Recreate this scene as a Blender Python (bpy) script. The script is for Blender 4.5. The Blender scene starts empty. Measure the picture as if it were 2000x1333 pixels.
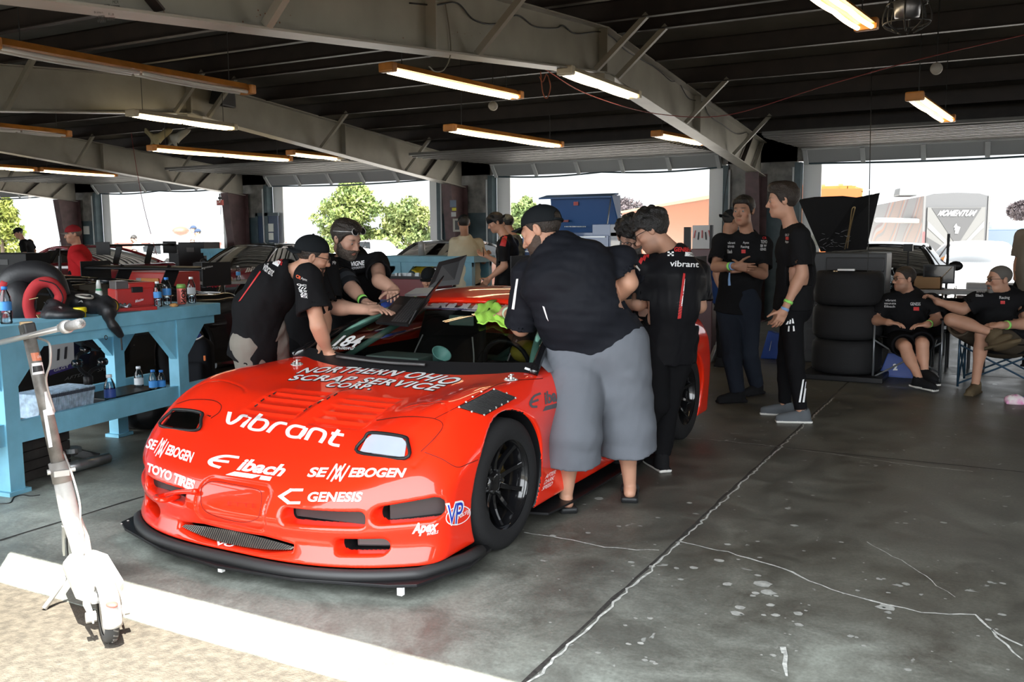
import bpy,bmesh,math,random
import numpy as np
from mathutils import Vector,Matrix
from mathutils.bvhtree import BVHTree
random.seed(7); np.random.seed(7)
SC=bpy.context.scene
COL=SC.collection
# ---------------------------------------------------------------- camera (solved from the vanishing points)
CC=np.array([1000.0,666.5]); VP1=np.array([1975.0,452.0]); VP2=np.array([-2290.0,484.0])
FPX=math.sqrt(-float(np.dot(VP1-CC,VP2-CC)))
CAMH=1.5
def _ray(px,py):return np.array([(px-CC[0])/FPX,(py-CC[1])/FPX,1.0])
_y=_ray(*VP1); _y /= np.linalg.norm(_y)
_x=-_ray(*VP2); _x /= np.linalg.norm(_x)
_z=np.cross(_x,_y)
if _z[1]>0:_z=-_z
MW=np.stack([_x,_y,_z])
CAM=np.array([0.0,0.0,CAMH])
cd=bpy.data.cameras.new('camera'); cd.sensor_width=36.0; cd.lens=FPX*36.0/2000.0
cd.clip_start=0.05; cd.clip_end=800
cam=bpy.data.objects.new('camera',cd); COL.objects.link(cam)
mw=Matrix.Identity(4)
for i in range(3):
    mw[i][0]=MW[i,0]; mw[i][1]=-MW[i,1]; mw[i][2]=-MW[i,2]; mw[i][3]=CAM[i]
cam.matrix_world=mw
SC.camera=cam
# ---------------------------------------------------------------- exposure, sky, sun
SC.view_settings.view_transform='Standard'
SC.view_settings.look='None'
SC.view_settings.gamma=1.0
SC.view_settings.exposure=0.55
try:SC.view_settings.use_curve_mapping=False
except Exception:pass
SC.cycles.max_bounces=7; SC.cycles.diffuse_bounces=4; SC.cycles.glossy_bounces=3
SC.cycles.transparent_max_bounces=12; SC.cycles.transmission_bounces=4
SC.cycles.caustics_reflective=False; SC.cycles.caustics_refractive=False
SC.cycles.sample_clamp_indirect=6.0
SKY_FAR=0.95; SKY_NEAR=5.6; SUN_STRENGTH=19.0
w=bpy.data.worlds.new('sky'); SC.world=w; w.use_nodes=True
bg=w.node_tree.nodes['Background']; nt=w.node_tree
bg.inputs[0].default_value=(0.91,0.96,1.0,1)

tc=nt.nodes.new('ShaderNodeTexCoord'); dp=nt.nodes.new('ShaderNodeVectorMath'); dp.operation='DOT_PRODUCT'
dp.inputs[1].default_value=(0.24,-0.93,0.28); nt.links.new(tc.outputs['Generated'],dp.inputs[0])
mr=nt.nodes.new('ShaderNodeMapRange'); mr.interpolation_type='SMOOTHSTEP'
for k,v in zip((1,2,3,4),(-0.15,0.75,SKY_FAR,SKY_NEAR)):mr.inputs[k].default_value=v
nt.links.new(dp.outputs['Value'],mr.inputs[0]); nt.links.new(mr.outputs[0],bg.inputs[1])
sd=bpy.data.lights.new('sun','SUN'); sd.energy=SUN_STRENGTH; sd.angle=0.0093; sd.color=(1.0,0.95,0.86)
sun=bpy.data.objects.new('sun',sd); COL.objects.link(sun)
sun.rotation_euler=Vector((-0.42,0.32,-0.89)).to_track_quat('-Z','Y').to_euler()

# ---------------------------------------------------------------- pixel <-> world
def A(*v):return np.array(v,float)
def wray(px,py):return MW@_ray(px,py)
def onz(px,py,z=0.0):
    d=wray(px,py); return CAM+d*((z-CAMH)/d[2])
def FD(px,a,dz=0.0,py=500):
    """a heading given against the line of sight in column px: 0 towards the viewer, 90 to the viewer's left"""
    v=wray(px,py)[:2]; v=v/np.linalg.norm(v); a=math.radians(a)
    return A(-v[0]*math.cos(a)-v[1]*math.sin(a),-v[1]*math.cos(a)+v[0]*math.sin(a),dz)
def ony(px,py,y):
    d=wray(px,py); return CAM+d*(y/d[1])
def onx(px,py,x):
    d=wray(px,py); return CAM+d*(x/d[0])

# ---------------------------------------------------------------- materials
MATS={}
def mat(name,col=(0.5,0.5,0.5),rough=0.5,metal=0.0,coat=0.0,noise=0.0,nscale=8.0,bump=0.0,bscale=40.0,emis=0.0,spec=0.5,alpha=None,col2=None,sheen=0.0):
    if name in MATS:return MATS[name]
    m=bpy.data.materials.new(name); m.use_nodes=True
    nt=m.node_tree; b=nt.nodes['Principled BSDF']
    b.inputs['Base Color'].default_value=(*col,1); b.inputs['Roughness'].default_value=rough
    b.inputs['Metallic'].default_value=metal
    b.inputs['Specular IOR Level'].default_value=spec
    if coat:b.inputs['Coat Weight'].default_value=coat; b.inputs['Coat Roughness'].default_value=0.03
    if sheen:b.inputs['Sheen Weight'].default_value=sheen
    if emis:
        b.inputs['Emission Color'].default_value=(*col,1); b.inputs['Emission Strength'].default_value=emis
    if noise or bump or col2:
        tc=nt.nodes.new('ShaderNodeTexCoord')
    if noise or col2:
        n=nt.nodes.new('ShaderNodeTexNoise'); n.inputs['Scale'].default_value=nscale; n.inputs['Detail'].default_value=5
        nt.links.new(tc.outputs['Object'],n.inputs['Vector'])
        r=nt.nodes.new('ShaderNodeValToRGB'); r.color_ramp.elements[0].position=0.35; r.color_ramp.elements[1].position=0.68
        c2=col2 if col2 else tuple(min(1,c*(1+noise))for c in col)
        c1=col if col2 else tuple(c*(1-noise)for c in col)
        r.color_ramp.elements[0].color=(*c1,1); r.color_ramp.elements[1].color=(*c2,1)
        nt.links.new(n.outputs['Fac'],r.inputs['Fac']); nt.links.new(r.outputs['Color'],b.inputs['Base Color'])
    if bump:
        n2=nt.nodes.new('ShaderNodeTexNoise'); n2.inputs['Scale'].default_value=bscale; n2.inputs['Detail'].default_value=4
        nt.links.new(tc.outputs['Object'],n2.inputs['Vector'])
        bp=nt.nodes.new('ShaderNodeBump'); bp.inputs['Strength'].default_value=bump; bp.inputs['Distance'].default_value=0.01
        nt.links.new(n2.outputs['Fac'],bp.inputs['Height']); nt.links.new(bp.outputs['Normal'],b.inputs['Normal'])
    MATS[name]=m
    return m
def emat(name,col,strength):
    if name in MATS:return MATS[name]
    m=bpy.data.materials.new(name); m.use_nodes=True; nt=m.node_tree
    nt.nodes.clear(); e=nt.nodes.new('ShaderNodeEmission'); o=nt.nodes.new('ShaderNodeOutputMaterial')
    e.inputs[0].default_value=(*col,1); e.inputs[1].default_value=strength
    nt.links.new(e.outputs[0],o.inputs[0]); MATS[name]=m; return m
def glass(name,tint=(0.75,0.85,0.82),refl=1.0,rough=0.02):
    """thin sheet of glass or clear plastic: see-through with a Fresnel reflection"""
    if name in MATS:return MATS[name]
    m=bpy.data.materials.new(name); m.use_nodes=True; nt=m.node_tree; nt.nodes.clear()
    t=nt.nodes.new('ShaderNodeBsdfTransparent'); t.inputs[0].default_value=(*tint,1)
    g=nt.nodes.new('ShaderNodeBsdfGlossy'); g.inputs['Roughness'].default_value=rough
    f=nt.nodes.new('ShaderNodeFresnel'); f.inputs[0].default_value=1.45
    mu=nt.nodes.new('ShaderNodeMath'); mu.operation='MULTIPLY'; mu.inputs[1].default_value=refl
    mx=nt.nodes.new('ShaderNodeMixShader'); o=nt.nodes.new('ShaderNodeOutputMaterial')
    nt.links.new(f.outputs[0],mu.inputs[0]); nt.links.new(mu.outputs[0],mx.inputs[0])
    nt.links.new(t.outputs[0],mx.inputs[1]); nt.links.new(g.outputs[0],mx.inputs[2]); nt.links.new(mx.outputs[0],o.inputs[0])
    MATS[name]=m; return m
def attr_mat(name,rough=0.5,bump=0.0,bscale=60.0,spec=0.4,sss=0.0):
    """material that reads the mesh's own colour attribute 'tone' (skin, lips, brows ...)"""
    if name in MATS:return MATS[name]
    m=bpy.data.materials.new(name); m.use_nodes=True; nt=m.node_tree; b=nt.nodes['Principled BSDF']
    a=nt.nodes.new('ShaderNodeAttribute'); a.attribute_name='tone'
    nt.links.new(a.outputs['Color'],b.inputs['Base Color']); b.inputs['Roughness'].default_value=rough
    b.inputs['Specular IOR Level'].default_value=spec
    if bump:
        n2=nt.nodes.new('ShaderNodeTexNoise'); n2.inputs['Scale'].default_value=bscale; n2.inputs['Detail'].default_value=4
        bp=nt.nodes.new('ShaderNodeBump'); bp.inputs['Strength'].default_value=bump; bp.inputs['Distance'].default_value=0.004
        nt.links.new(n2.outputs['Fac'],bp.inputs['Height']); nt.links.new(bp.outputs['Normal'],b.inputs['Normal'])
    MATS[name]=m; return m

# ---------------------------------------------------------------- objects
def tag(o,label=None,cat=None,group=None,kind=None):
    if label:o['label']=label
    if cat:o['category']=cat
    if group:o['group']=group
    if kind:o['kind']=kind
    return o
def put(o,parent=None):
    COL.objects.link(o)
    if parent is not None:
        o.parent=parent; o.matrix_parent_inverse=Matrix.Translation(-root_loc(parent))
    return o
def root_loc(p):
    while p.parent is not None:p=p.parent
    return Vector(p.location)
def thing(name,label,cat,loc=(0,0,0),group=None):
    o=bpy.data.objects.new(name,None); o.empty_display_size=0.1; COL.objects.link(o); o.location=Vector([float(v)for v in loc])
    return tag(o,label,cat,group)
def mesh_obj(name,V,F,m,parent=None,smooth=True,label=None):
    me=bpy.data.meshes.new(name)
    me.from_pydata([tuple(v)for v in V]if not isinstance(V,np.ndarray)else V.tolist(),[],F if not isinstance(F,np.ndarray)else F.tolist())
    for mm in(m if isinstance(m,(list,tuple))else[m]):me.materials.append(mm)
    if smooth:me.polygons.foreach_set('use_smooth',[True]*len(me.polygons))
    me.update()
    o=bpy.data.objects.new(name,me); put_child(o,parent)
    if label:o['label']=label
    return o
def put_child(o,parent):
    COL.objects.link(o)
    if parent is None:return o
    o.parent=parent
    if parent.parent is None and parent.type=='EMPTY':
        o.matrix_parent_inverse=Matrix.Translation(-Vector(parent.location))
    else:
        o.matrix_parent_inverse=Matrix.Identity(4)   
    return o
def dup(root,loc=None,rotz=None,label=None):
    r=root.copy(); COL.objects.link(r)
    if loc is not None:r.location=Vector([float(v)for v in loc])
    if rotz is not None:r.rotation_euler=(0,0,rotz)
    if label:r['label']=label
    for ch in list(root.children):
        c=ch.copy(); COL.objects.link(c); c.parent=r
        for g in list(ch.children):
            d=g.copy(); COL.objects.link(d); d.parent=c
    return r
def nrm(v):
    v=np.asarray(v,float); n=np.linalg.norm(v); return v/n if n>1e-9 else v
def frame_of(d):
    d=nrm(d); h=A(0,0,1)if abs(d[2])<0.95 else A(1,0,0)
    u=nrm(np.cross(h,d)); return u,np.cross(d,u),d
class MB:
    def __init__(s):s.v=[]; s.f=[]; s.mi=[]
    def add(s,V,F,mi=0):
        o=len(s.v); s.v+=[tuple(map(float,p))for p in V]; s.f+=[tuple(i+o for i in f)for f in F]; s.mi+=[mi]*len(F); return s
    def box(s,c,size,R=None,mi=0,taper=1.0):
        x,y,z=[v/2 for v in size]; P=[]
        for k in(-1,1):
            t=taper if k>0 else 1.0
            P+=[(-x*t,-y*t,k*z),(x*t,-y*t,k*z),(x*t,y*t,k*z),(-x*t,y*t,k*z)]
        P=np.array(P)
        if R is not None:P=P@np.asarray(R).T
        return s.add(P+np.asarray(c,float),[(3,2,1,0),(4,5,6,7),(0,1,5,4),(1,2,6,5),(2,3,7,6),(3,0,4,7)],mi)
    def bb(s,lo,hi,mi=0):
        lo=np.asarray(lo,float); hi=np.asarray(hi,float); return s.box((lo+hi)/2,hi-lo,mi=mi)
    def bar(s,a,b,w,h,up=(0,0,1),mi=0):
        a=np.asarray(a,float); b=np.asarray(b,float); d=nrm(b-a); u=np.cross(np.asarray(up,float),d)
        if np.linalg.norm(u)<1e-6:u=np.cross(A(1,0,0),d)
        u=nrm(u); v=np.cross(d,u)
        return s.box((a+b)/2,(w,h,np.linalg.norm(b-a)),np.stack([u,v,d],1),mi)
    def tube(s,pts,r,n=8,mi=0,closed=False):
        pts=[np.asarray(p,float)for p in pts]; N=len(pts); rs=r if hasattr(r,'__len__')else[r]*N
        V=[]; F=[]; pu=None
        for i,p in enumerate(pts):
            if closed:d=pts[(i+1)%N]-pts[i-1]
            else:d=pts[min(i+1,N-1)]-pts[max(i-1,0)]
            u,v,d=frame_of(d)
            if pu is not None:
                u=pu-d*np.dot(pu,d)
                if np.linalg.norm(u)<1e-6:u,v,d=frame_of(d)
                u=nrm(u); v=np.cross(d,u)
            pu=u
            for k in range(n):
                a=2*math.pi*k/n; V.append(p+rs[i]*(math.cos(a)*u+math.sin(a)*v))
        for i in range(N if closed else N-1):
            j=(i+1)%N
            for k in range(n):
                F.append((i*n+k,i*n+(k+1)%n,j*n+(k+1)%n,j*n+k))
        if not closed:
            F.append(tuple(range(n))[::-1]); F.append(tuple((N-1)*n+k for k in range(n)))
        return s.add(V,F,mi)
    def cyl(s,a,b,r,r2=None,n=16,mi=0):return s.tube([a,b],[r,r if r2 is None else r2],n,mi)
    def lathe(s,prof,o=(0,0,0),axis=(0,0,1),n=24,mi=0,cap=True):
        u,v,d=frame_of(axis); o=np.asarray(o,float); V=[]; F=[]
        for(r,h)in prof:
            for k in range(n):
                a=2*math.pi*k/n; V.append(o+d*h+max(r,1e-5)*(math.cos(a)*u+math.sin(a)*v))
        for i in range(len(prof)-1):
            for k in range(n):F.append((i*n+k,i*n+(k+1)%n,(i+1)*n+(k+1)%n,(i+1)*n+k))
        if cap:F.append(tuple(range(n))[::-1]); F.append(tuple((len(prof)-1)*n+k for k in range(n)))
        return s.add(V,F,mi)
    def ell(s,c,rad,R=None,n=16,m=10,mi=0):
        V=[]; F=[]
        for i in range(m+1):
            t=math.pi*i/m
            for k in range(n):
                a=2*math.pi*k/n; V.append((math.sin(t)*math.cos(a)*rad[0],math.sin(t)*math.sin(a)*rad[1],math.cos(t)*rad[2]))
        V=np.array(V)
        if R is not None:V=V@np.asarray(R).T
        for i in range(m):
            for k in range(n):F.append((i*n+k,(i+1)*n+k,(i+1)*n+(k+1)%n,i*n+(k+1)%n))
        return s.add(V+np.asarray(c,float),F,mi)
    def prism(s,poly,off,mi=0):
        """closed polygon of 3-D points pushed along the vector off"""
        n=len(poly); P=[np.asarray(p,float)for p in poly]; o=np.asarray(off,float)
        F=[tuple(range(n))[::-1],tuple(range(n,2*n))]+[(i,(i+1)%n,n+(i+1)%n,n+i)for i in range(n)]
        return s.add(P+[p+o for p in P],F,mi)
    def grid(s,fn,nu,nv,mi=0,flip=False):
        V=[fn(i/nu,j/nv)for i in range(nu+1)for j in range(nv+1)]; F=[]
        for i in range(nu):
            for j in range(nv):
                q=(i*(nv+1)+j,(i+1)*(nv+1)+j,(i+1)*(nv+1)+j+1,i*(nv+1)+j+1)
                F.append(q[::-1]if flip else q)
        return s.add(V,F,mi)
    def build(s,name,m,parent=None,smooth=False,label=None,bevel=0.0,solid=0.0,xf=None,fix=True,auto=None):
        me=bpy.data.meshes.new(name); V=s.v
        if xf is not None:V=[xf(A(*p))for p in V]
        me.from_pydata([tuple(map(float,p))for p in V],[],s.f)
        for mm in(m if isinstance(m,(list,tuple))else[m]):me.materials.append(mm)
        if any(s.mi):me.polygons.foreach_set('material_index',s.mi)
        if fix or bevel or solid:
            b=bmesh.new(); b.from_mesh(me)
            if solid:bmesh.ops.solidify(b,geom=b.faces[:],thickness=solid)
            if bevel:
                bmesh.ops.bevel(b,geom=[e for e in b.edges if len(e.link_faces)==2 and e.calc_face_angle(0)>0.6],offset=bevel,segments=2,affect='EDGES',profile=0.6)
            if fix:bmesh.ops.recalc_face_normals(b,faces=b.faces[:])
            b.to_mesh(me); b.free()
        if smooth or auto:
            me.polygons.foreach_set('use_smooth',[True]*len(me.polygons))
            if auto:me.set_sharp_from_angle(angle=math.radians(auto))
        me.update(); o=bpy.data.objects.new(name,me); put_child(o,parent)
        if label:o['label']=label
        return o
def rotz(a):c,s_=math.cos(a),math.sin(a); return np.array([[c,-s_,0],[s_,c,0],[0,0,1.0]])
def rotax(axis,a):
    return np.array(Matrix.Rotation(a,3,Vector([float(x)for x in axis])))
def catmull(P,n=8,closed=False):
    P=[np.asarray(p,float)for p in P]; out=[]; N=len(P)
    for i in range(N if closed else N-1):
        p0=P[(i-1)%N]if closed or i>0 else 2*P[0]-P[1]
        p1=P[i]; p2=P[(i+1)%N]
        p3=P[(i+2)%N]if closed or i+2<N else 2*P[-1]-P[-2]
        for k in range(n):
            t=k/n
            out.append(0.5*((2*p1)+(-p0+p2)*t+(2*p0-5*p1+4*p2-p3)*t*t+(-p0+3*p1-3*p2+p3)*t**3))
    if not closed:out.append(P[-1])
    return out

# ---------------------------------------------------------------- implicit surfaces -> meshes (surface nets)
def smin(a,b,k):
    h=np.maximum(k-np.abs(a-b),0)/k; return np.minimum(a,b)-h*h*k*0.25
def smax(a,b,k):return-smin(-a,-b,k)
def nets(Fv,xs,ys,zs):
    ins=Fv<0
    nx,ny,nz=Fv.shape
    c=np.zeros((nx-1,ny-1,nz-1),np.int8)
    offs=[(i,j,k)for i in(0,1)for j in(0,1)for k in(0,1)]
    for(i,j,k)in offs:c+=ins[i:nx-1+i,j:ny-1+j,k:nz-1+k]
    act=(c>0)&(c<8); I,J,K=np.nonzero(act)
    n=len(I); idx=np.full(act.shape,-1,np.int32); idx[I,J,K]=np.arange(n)
    vals={o:Fv[I+o[0],J+o[1],K+o[2]]for o in offs}
    pos=np.zeros((n,3)); cnt=np.zeros(n)
    for o in offs:
        for ax in range(3):
            if o[ax]==0:
                p=list(o); p[ax]=1; p=tuple(p); a=vals[o]; b=vals[p]; m=(a<0)!=(b<0)
                t=np.where(m,a/np.where(m,a-b,1),0)
                q=np.tile(np.array(o,float),(n,1)); q[:,ax]=t
                pos[m]+=q[m]; cnt[m]+=1
    pos /= cnt[:,None]
    X=xs[I]+pos[:,0]*(xs[I+1]-xs[I]); Y=ys[J]+pos[:,1]*(ys[J+1]-ys[J]); Z=zs[K]+pos[:,2]*(zs[K+1]-zs[K])
    V=np.stack([X,Y,Z],1); Q=[]
    for ax in range(3):
        a,b=(ax+1)%3,(ax+2)%3
        s0=[slice(1,-1)]*3; s1=[slice(1,-1)]*3
        s0[ax]=slice(0,-1); s1[ax]=slice(1,None)
        m=ins[tuple(s0)]!=ins[tuple(s1)]
        G=np.stack(np.nonzero(m),1)
        if not len(G):continue
        off=np.ones(3,int); off[ax]=0; G=G+off
        fl=ins[G[:,0],G[:,1],G[:,2]]
        def cell(da,db):
            g=G.copy(); g[:,a]-=da; g[:,b]-=db; return idx[g[:,0],g[:,1],g[:,2]]
        q=np.stack([cell(1,1),cell(0,1),cell(0,0),cell(1,0)],1)
        q[~fl]=q[~fl][:,::-1]; Q.append(q)
    return V,np.concatenate(Q)
class Field:
    def __init__(s,lo,hi,h):
        s.h=h; s.ax=[np.arange(lo[i],hi[i]+h,h)for i in range(3)]
        s.F=np.full([len(a)for a in s.ax],1.0,np.float32)
    def sub(s,lo,hi):
        sl=[]
        for i in range(3):
            a=int(np.searchsorted(s.ax[i],lo[i])); b=int(np.searchsorted(s.ax[i],hi[i]))
            if b<=a:return None,None
            sl.append(slice(a,b))
        g=np.meshgrid(*[s.ax[i][sl[i]]for i in range(3)],indexing='ij')
        return tuple(sl),np.stack(g,-1)
    def op(s,prim,k=0.02,neg=False,grow=0.0):
        lo,hi,fn=prim
        pad=abs(k)+3*s.h+max(grow,0)
        sl,P=s.sub(np.asarray(lo)-pad,np.asarray(hi)+pad)
        if sl is None:return s
        d=(fn(P)-grow).astype(np.float32)
        if neg:s.F[sl]=smax(s.F[sl],-d,k)
        else:s.F[sl]=smin(s.F[sl],d,k)
        return s
    def mesh(s):
        return nets(s.F,*s.ax)
def capsule(a,b,ra,rb=None):
    a=np.asarray(a,float); b=np.asarray(b,float); rb=ra if rb is None else rb; R=max(ra,rb)
    ab=b-a; L2=max(float(ab@ab),1e-9)
    def fn(P):
        q=P-a; t=np.clip(q@ab/L2,0,1)
        return np.linalg.norm(q-t[...,None]*ab,axis=-1)-(ra+(rb-ra)*t)
    return np.minimum(a,b)-R,np.maximum(a,b)+R,fn
def ellip(c,rad,R=None):
    c=np.asarray(c,float); R=np.eye(3)if R is None else np.asarray(R); rad=np.asarray(rad,float)
    ext=np.sqrt(((R*rad)**2).sum(1))
    def fn(P):
        q=(P-c)@R; k0=np.linalg.norm(q/rad,axis=-1); k1=np.linalg.norm(q/rad**2,axis=-1)
        return k0*(k0-1)/np.maximum(k1,1e-6)
    return c-ext,c+ext,fn
def ecap(a,b,ra,rb,lat):
    """limb or trunk segment with an elliptical section: ra, rb = (half width along lat, half depth)"""
    a=np.asarray(a,float); b=np.asarray(b,float); ab=b-a; L=np.linalg.norm(ab); d=ab/L
    u=nrm(np.asarray(lat,float)-d*np.dot(lat,d)); v=np.cross(d,u); R=max(*ra,*rb)
    def fn(P):
        q=P-a; ax=q@d; t=np.clip(ax/L,0,1); e=ax-t*L
        rl=ra[0]+(rb[0]-ra[0])*t; rf=ra[1]+(rb[1]-ra[1])*t; m=np.minimum(rl,rf)
        x=q@u; y=q@v
        k0=np.sqrt((x/rl)**2+(y/rf)**2+(e/m)**2)
        k1=np.sqrt((x/rl**2)**2+(y/rf**2)**2+(e/m**2)**2)
        return np.where(k0<0.05,-m,k0*(k0-1)/np.maximum(k1,1e-6))
    return np.minimum(a,b)-R,np.maximum(a,b)+R,fn
def rbox(c,half,R=None,r=0.01):
    c=np.asarray(c,float); R=np.eye(3)if R is None else np.asarray(R); half=np.asarray(half,float)
    ext=(np.abs(R)*half).sum(1)
    def fn(P):
        q=np.abs((P-c)@R)-half+r
        return np.linalg.norm(np.maximum(q,0),axis=-1)+np.minimum(q.max(-1),0)-r
    return c-ext,c+ext,fn
def trig(P,f,seed=0):
    """smooth pseudo-random field in about -1..1"""
    r=np.random.RandomState(seed); out=0
    for i in range(4):
        k=r.normal(size=3); k=k/np.linalg.norm(k)*f*(1+0.6*i); ph=r.uniform(0,6.28,2)
        k2=r.normal(size=3); k2=k2/np.linalg.norm(k2)*f*0.7
        out=out+np.sin(P@k+ph[0]+1.3*np.sin(P@k2+ph[1]))/(1+0.5*i)
    return out/2.2

# ---------------------------------------------------------------- lettering that lies on a surface
def text_mesh(txt,bold=0.0,shear=0.0,space=1.0,sub=0.0,line=1.0):
    cu=bpy.data.curves.new('t','FONT'); cu.body=txt; cu.size=1.0; cu.offset=bold; cu.shear=shear
    cu.space_character=space; cu.space_line=line; cu.align_x='CENTER'; cu.resolution_u=4; cu.fill_mode='FRONT' if hasattr(cu,'fill_mode')else 'BOTH'
    o=bpy.data.objects.new('t',cu); COL.objects.link(o)
    dg=bpy.context.evaluated_depsgraph_get(); dg.update()
    me=bpy.data.meshes.new_from_object(o.evaluated_get(dg))
    b=bmesh.new(); b.from_mesh(me); bmesh.ops.triangulate(b,faces=b.faces[:])
    if sub:
        for _ in range(4):
            es=[e for e in b.edges if e.calc_length()>sub]
            if not es or len(b.verts)>6000:break
            bmesh.ops.subdivide_edges(b,edges=es,cuts=1); bmesh.ops.triangulate(b,faces=[f for f in b.faces if len(f.verts)>3])
    V=np.array([v.co[:]for v in b.verts]); F=[[v.index for v in f.verts]for f in b.faces]
    b.free(); bpy.data.objects.remove(o); bpy.data.curves.remove(cu); bpy.data.meshes.remove(me)
    V=V[:,:2]; lo=V.min(0); hi=V.max(0)
    return(V-lo)/(hi-lo),F,(hi[0]-lo[0])/(hi[1]-lo[1])
def strokes(paths,wd,nseg=6,smooth=True):
    """flat lettering drawn as broad pen strokes; paths in any 2-D units; returned in a 0..1 box"""
    V=[]; F=[]
    if not smooth:
        paths=[[A(*a)-nrm(A(*b)-A(*a))*wd*0.35,A(*b)+nrm(A(*b)-A(*a))*wd*0.35]for p in paths for a,b in zip(p[:-1],p[1:])]
    for p in paths:
        q=catmull([A(*a,0)for a in p],nseg)if smooth and len(p)>2 else[A(*a,0)for a in p]
        n=len(q)
        for i,c in enumerate(q):
            d=nrm(q[min(i+1,n-1)]-q[max(i-1,0)]); nn=A(-d[1],d[0])
            V+=[c[:2]+nn*wd/2,c[:2]-nn*wd/2]
        o=len(V)-2*n
        F+=[[o+2*i,o+2*i+1,o+2*i+3,o+2*i+2]for i in range(n-1)]
    V=np.array(V); lo=V.min(0); hi=V.max(0)
    return(V-lo)/(hi-lo),F,1.0
def bvh_of(*objs):
    V=[]; F=[]
    for o in objs:
        off=len(V); V+=[v.co.copy()for v in o.data.vertices]; F+=[[i+off for i in p.vertices]for p in o.data.polygons]
    return BVHTree.FromPolygons(V,F)
def decal(name,tm,quad,bvh,m,parent,off=0.003,bow=0.0):
    """lay flat lettering (0..1 box) on a surface: quad = where its corners (bottom-left, bottom-right, top-right, top-left) are seen
    in the photograph; every vertex is placed on the surface itself"""
    V,F=tm[0],tm[1]; q=[np.array(p,float)for p in quad]; out=[]; ok=[]
    for(u,v)in V:
        p=q[0]*(1-u)*(1-v)+q[1]*u*(1-v)+q[2]*u*v+q[3]*(1-u)*v
        p=p-np.array([0,bow*4*u*(1-u)]); d=Vector(wray(*p)).normalized(); h=bvh.ray_cast(Vector(CAM),d)
        if h[0]is None:out.append((0,0,0)); ok.append(False); continue
        nn=h[1]if h[1].dot(d)<0 else-h[1]
        out.append(tuple(h[0]+nn*off)); ok.append(True)
    F=[f for f in F if all(ok[i]for i in f)]
    def span(f):
        P=[Vector(out[i])for i in f]; return max((P[i]-P[i-1]).length for i in range(len(P)))
    F=[f for f in F if span(f)<0.25]
    if not F:return None
    used=sorted({i for f in F for i in f}); mp={i:k for k,i in enumerate(used)}
    return mesh_obj(name,[out[i]for i in used],[[mp[i]for i in f]for f in F],m,parent,smooth=False)
def patch(nu=12,nv=6):
    V=np.array([(i/nu,j/nv)for i in range(nu+1)for j in range(nv+1)])
    F=[[i*(nv+1)+j,(i+1)*(nv+1)+j,(i+1)*(nv+1)+j+1,i*(nv+1)+j+1]for i in range(nu)for j in range(nv)]
    return V,F,1.0
def rr(x0,y0,x1,y1):return[(x0,y1),(x1,y1),(x1,y0),(x0,y0)]
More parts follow.
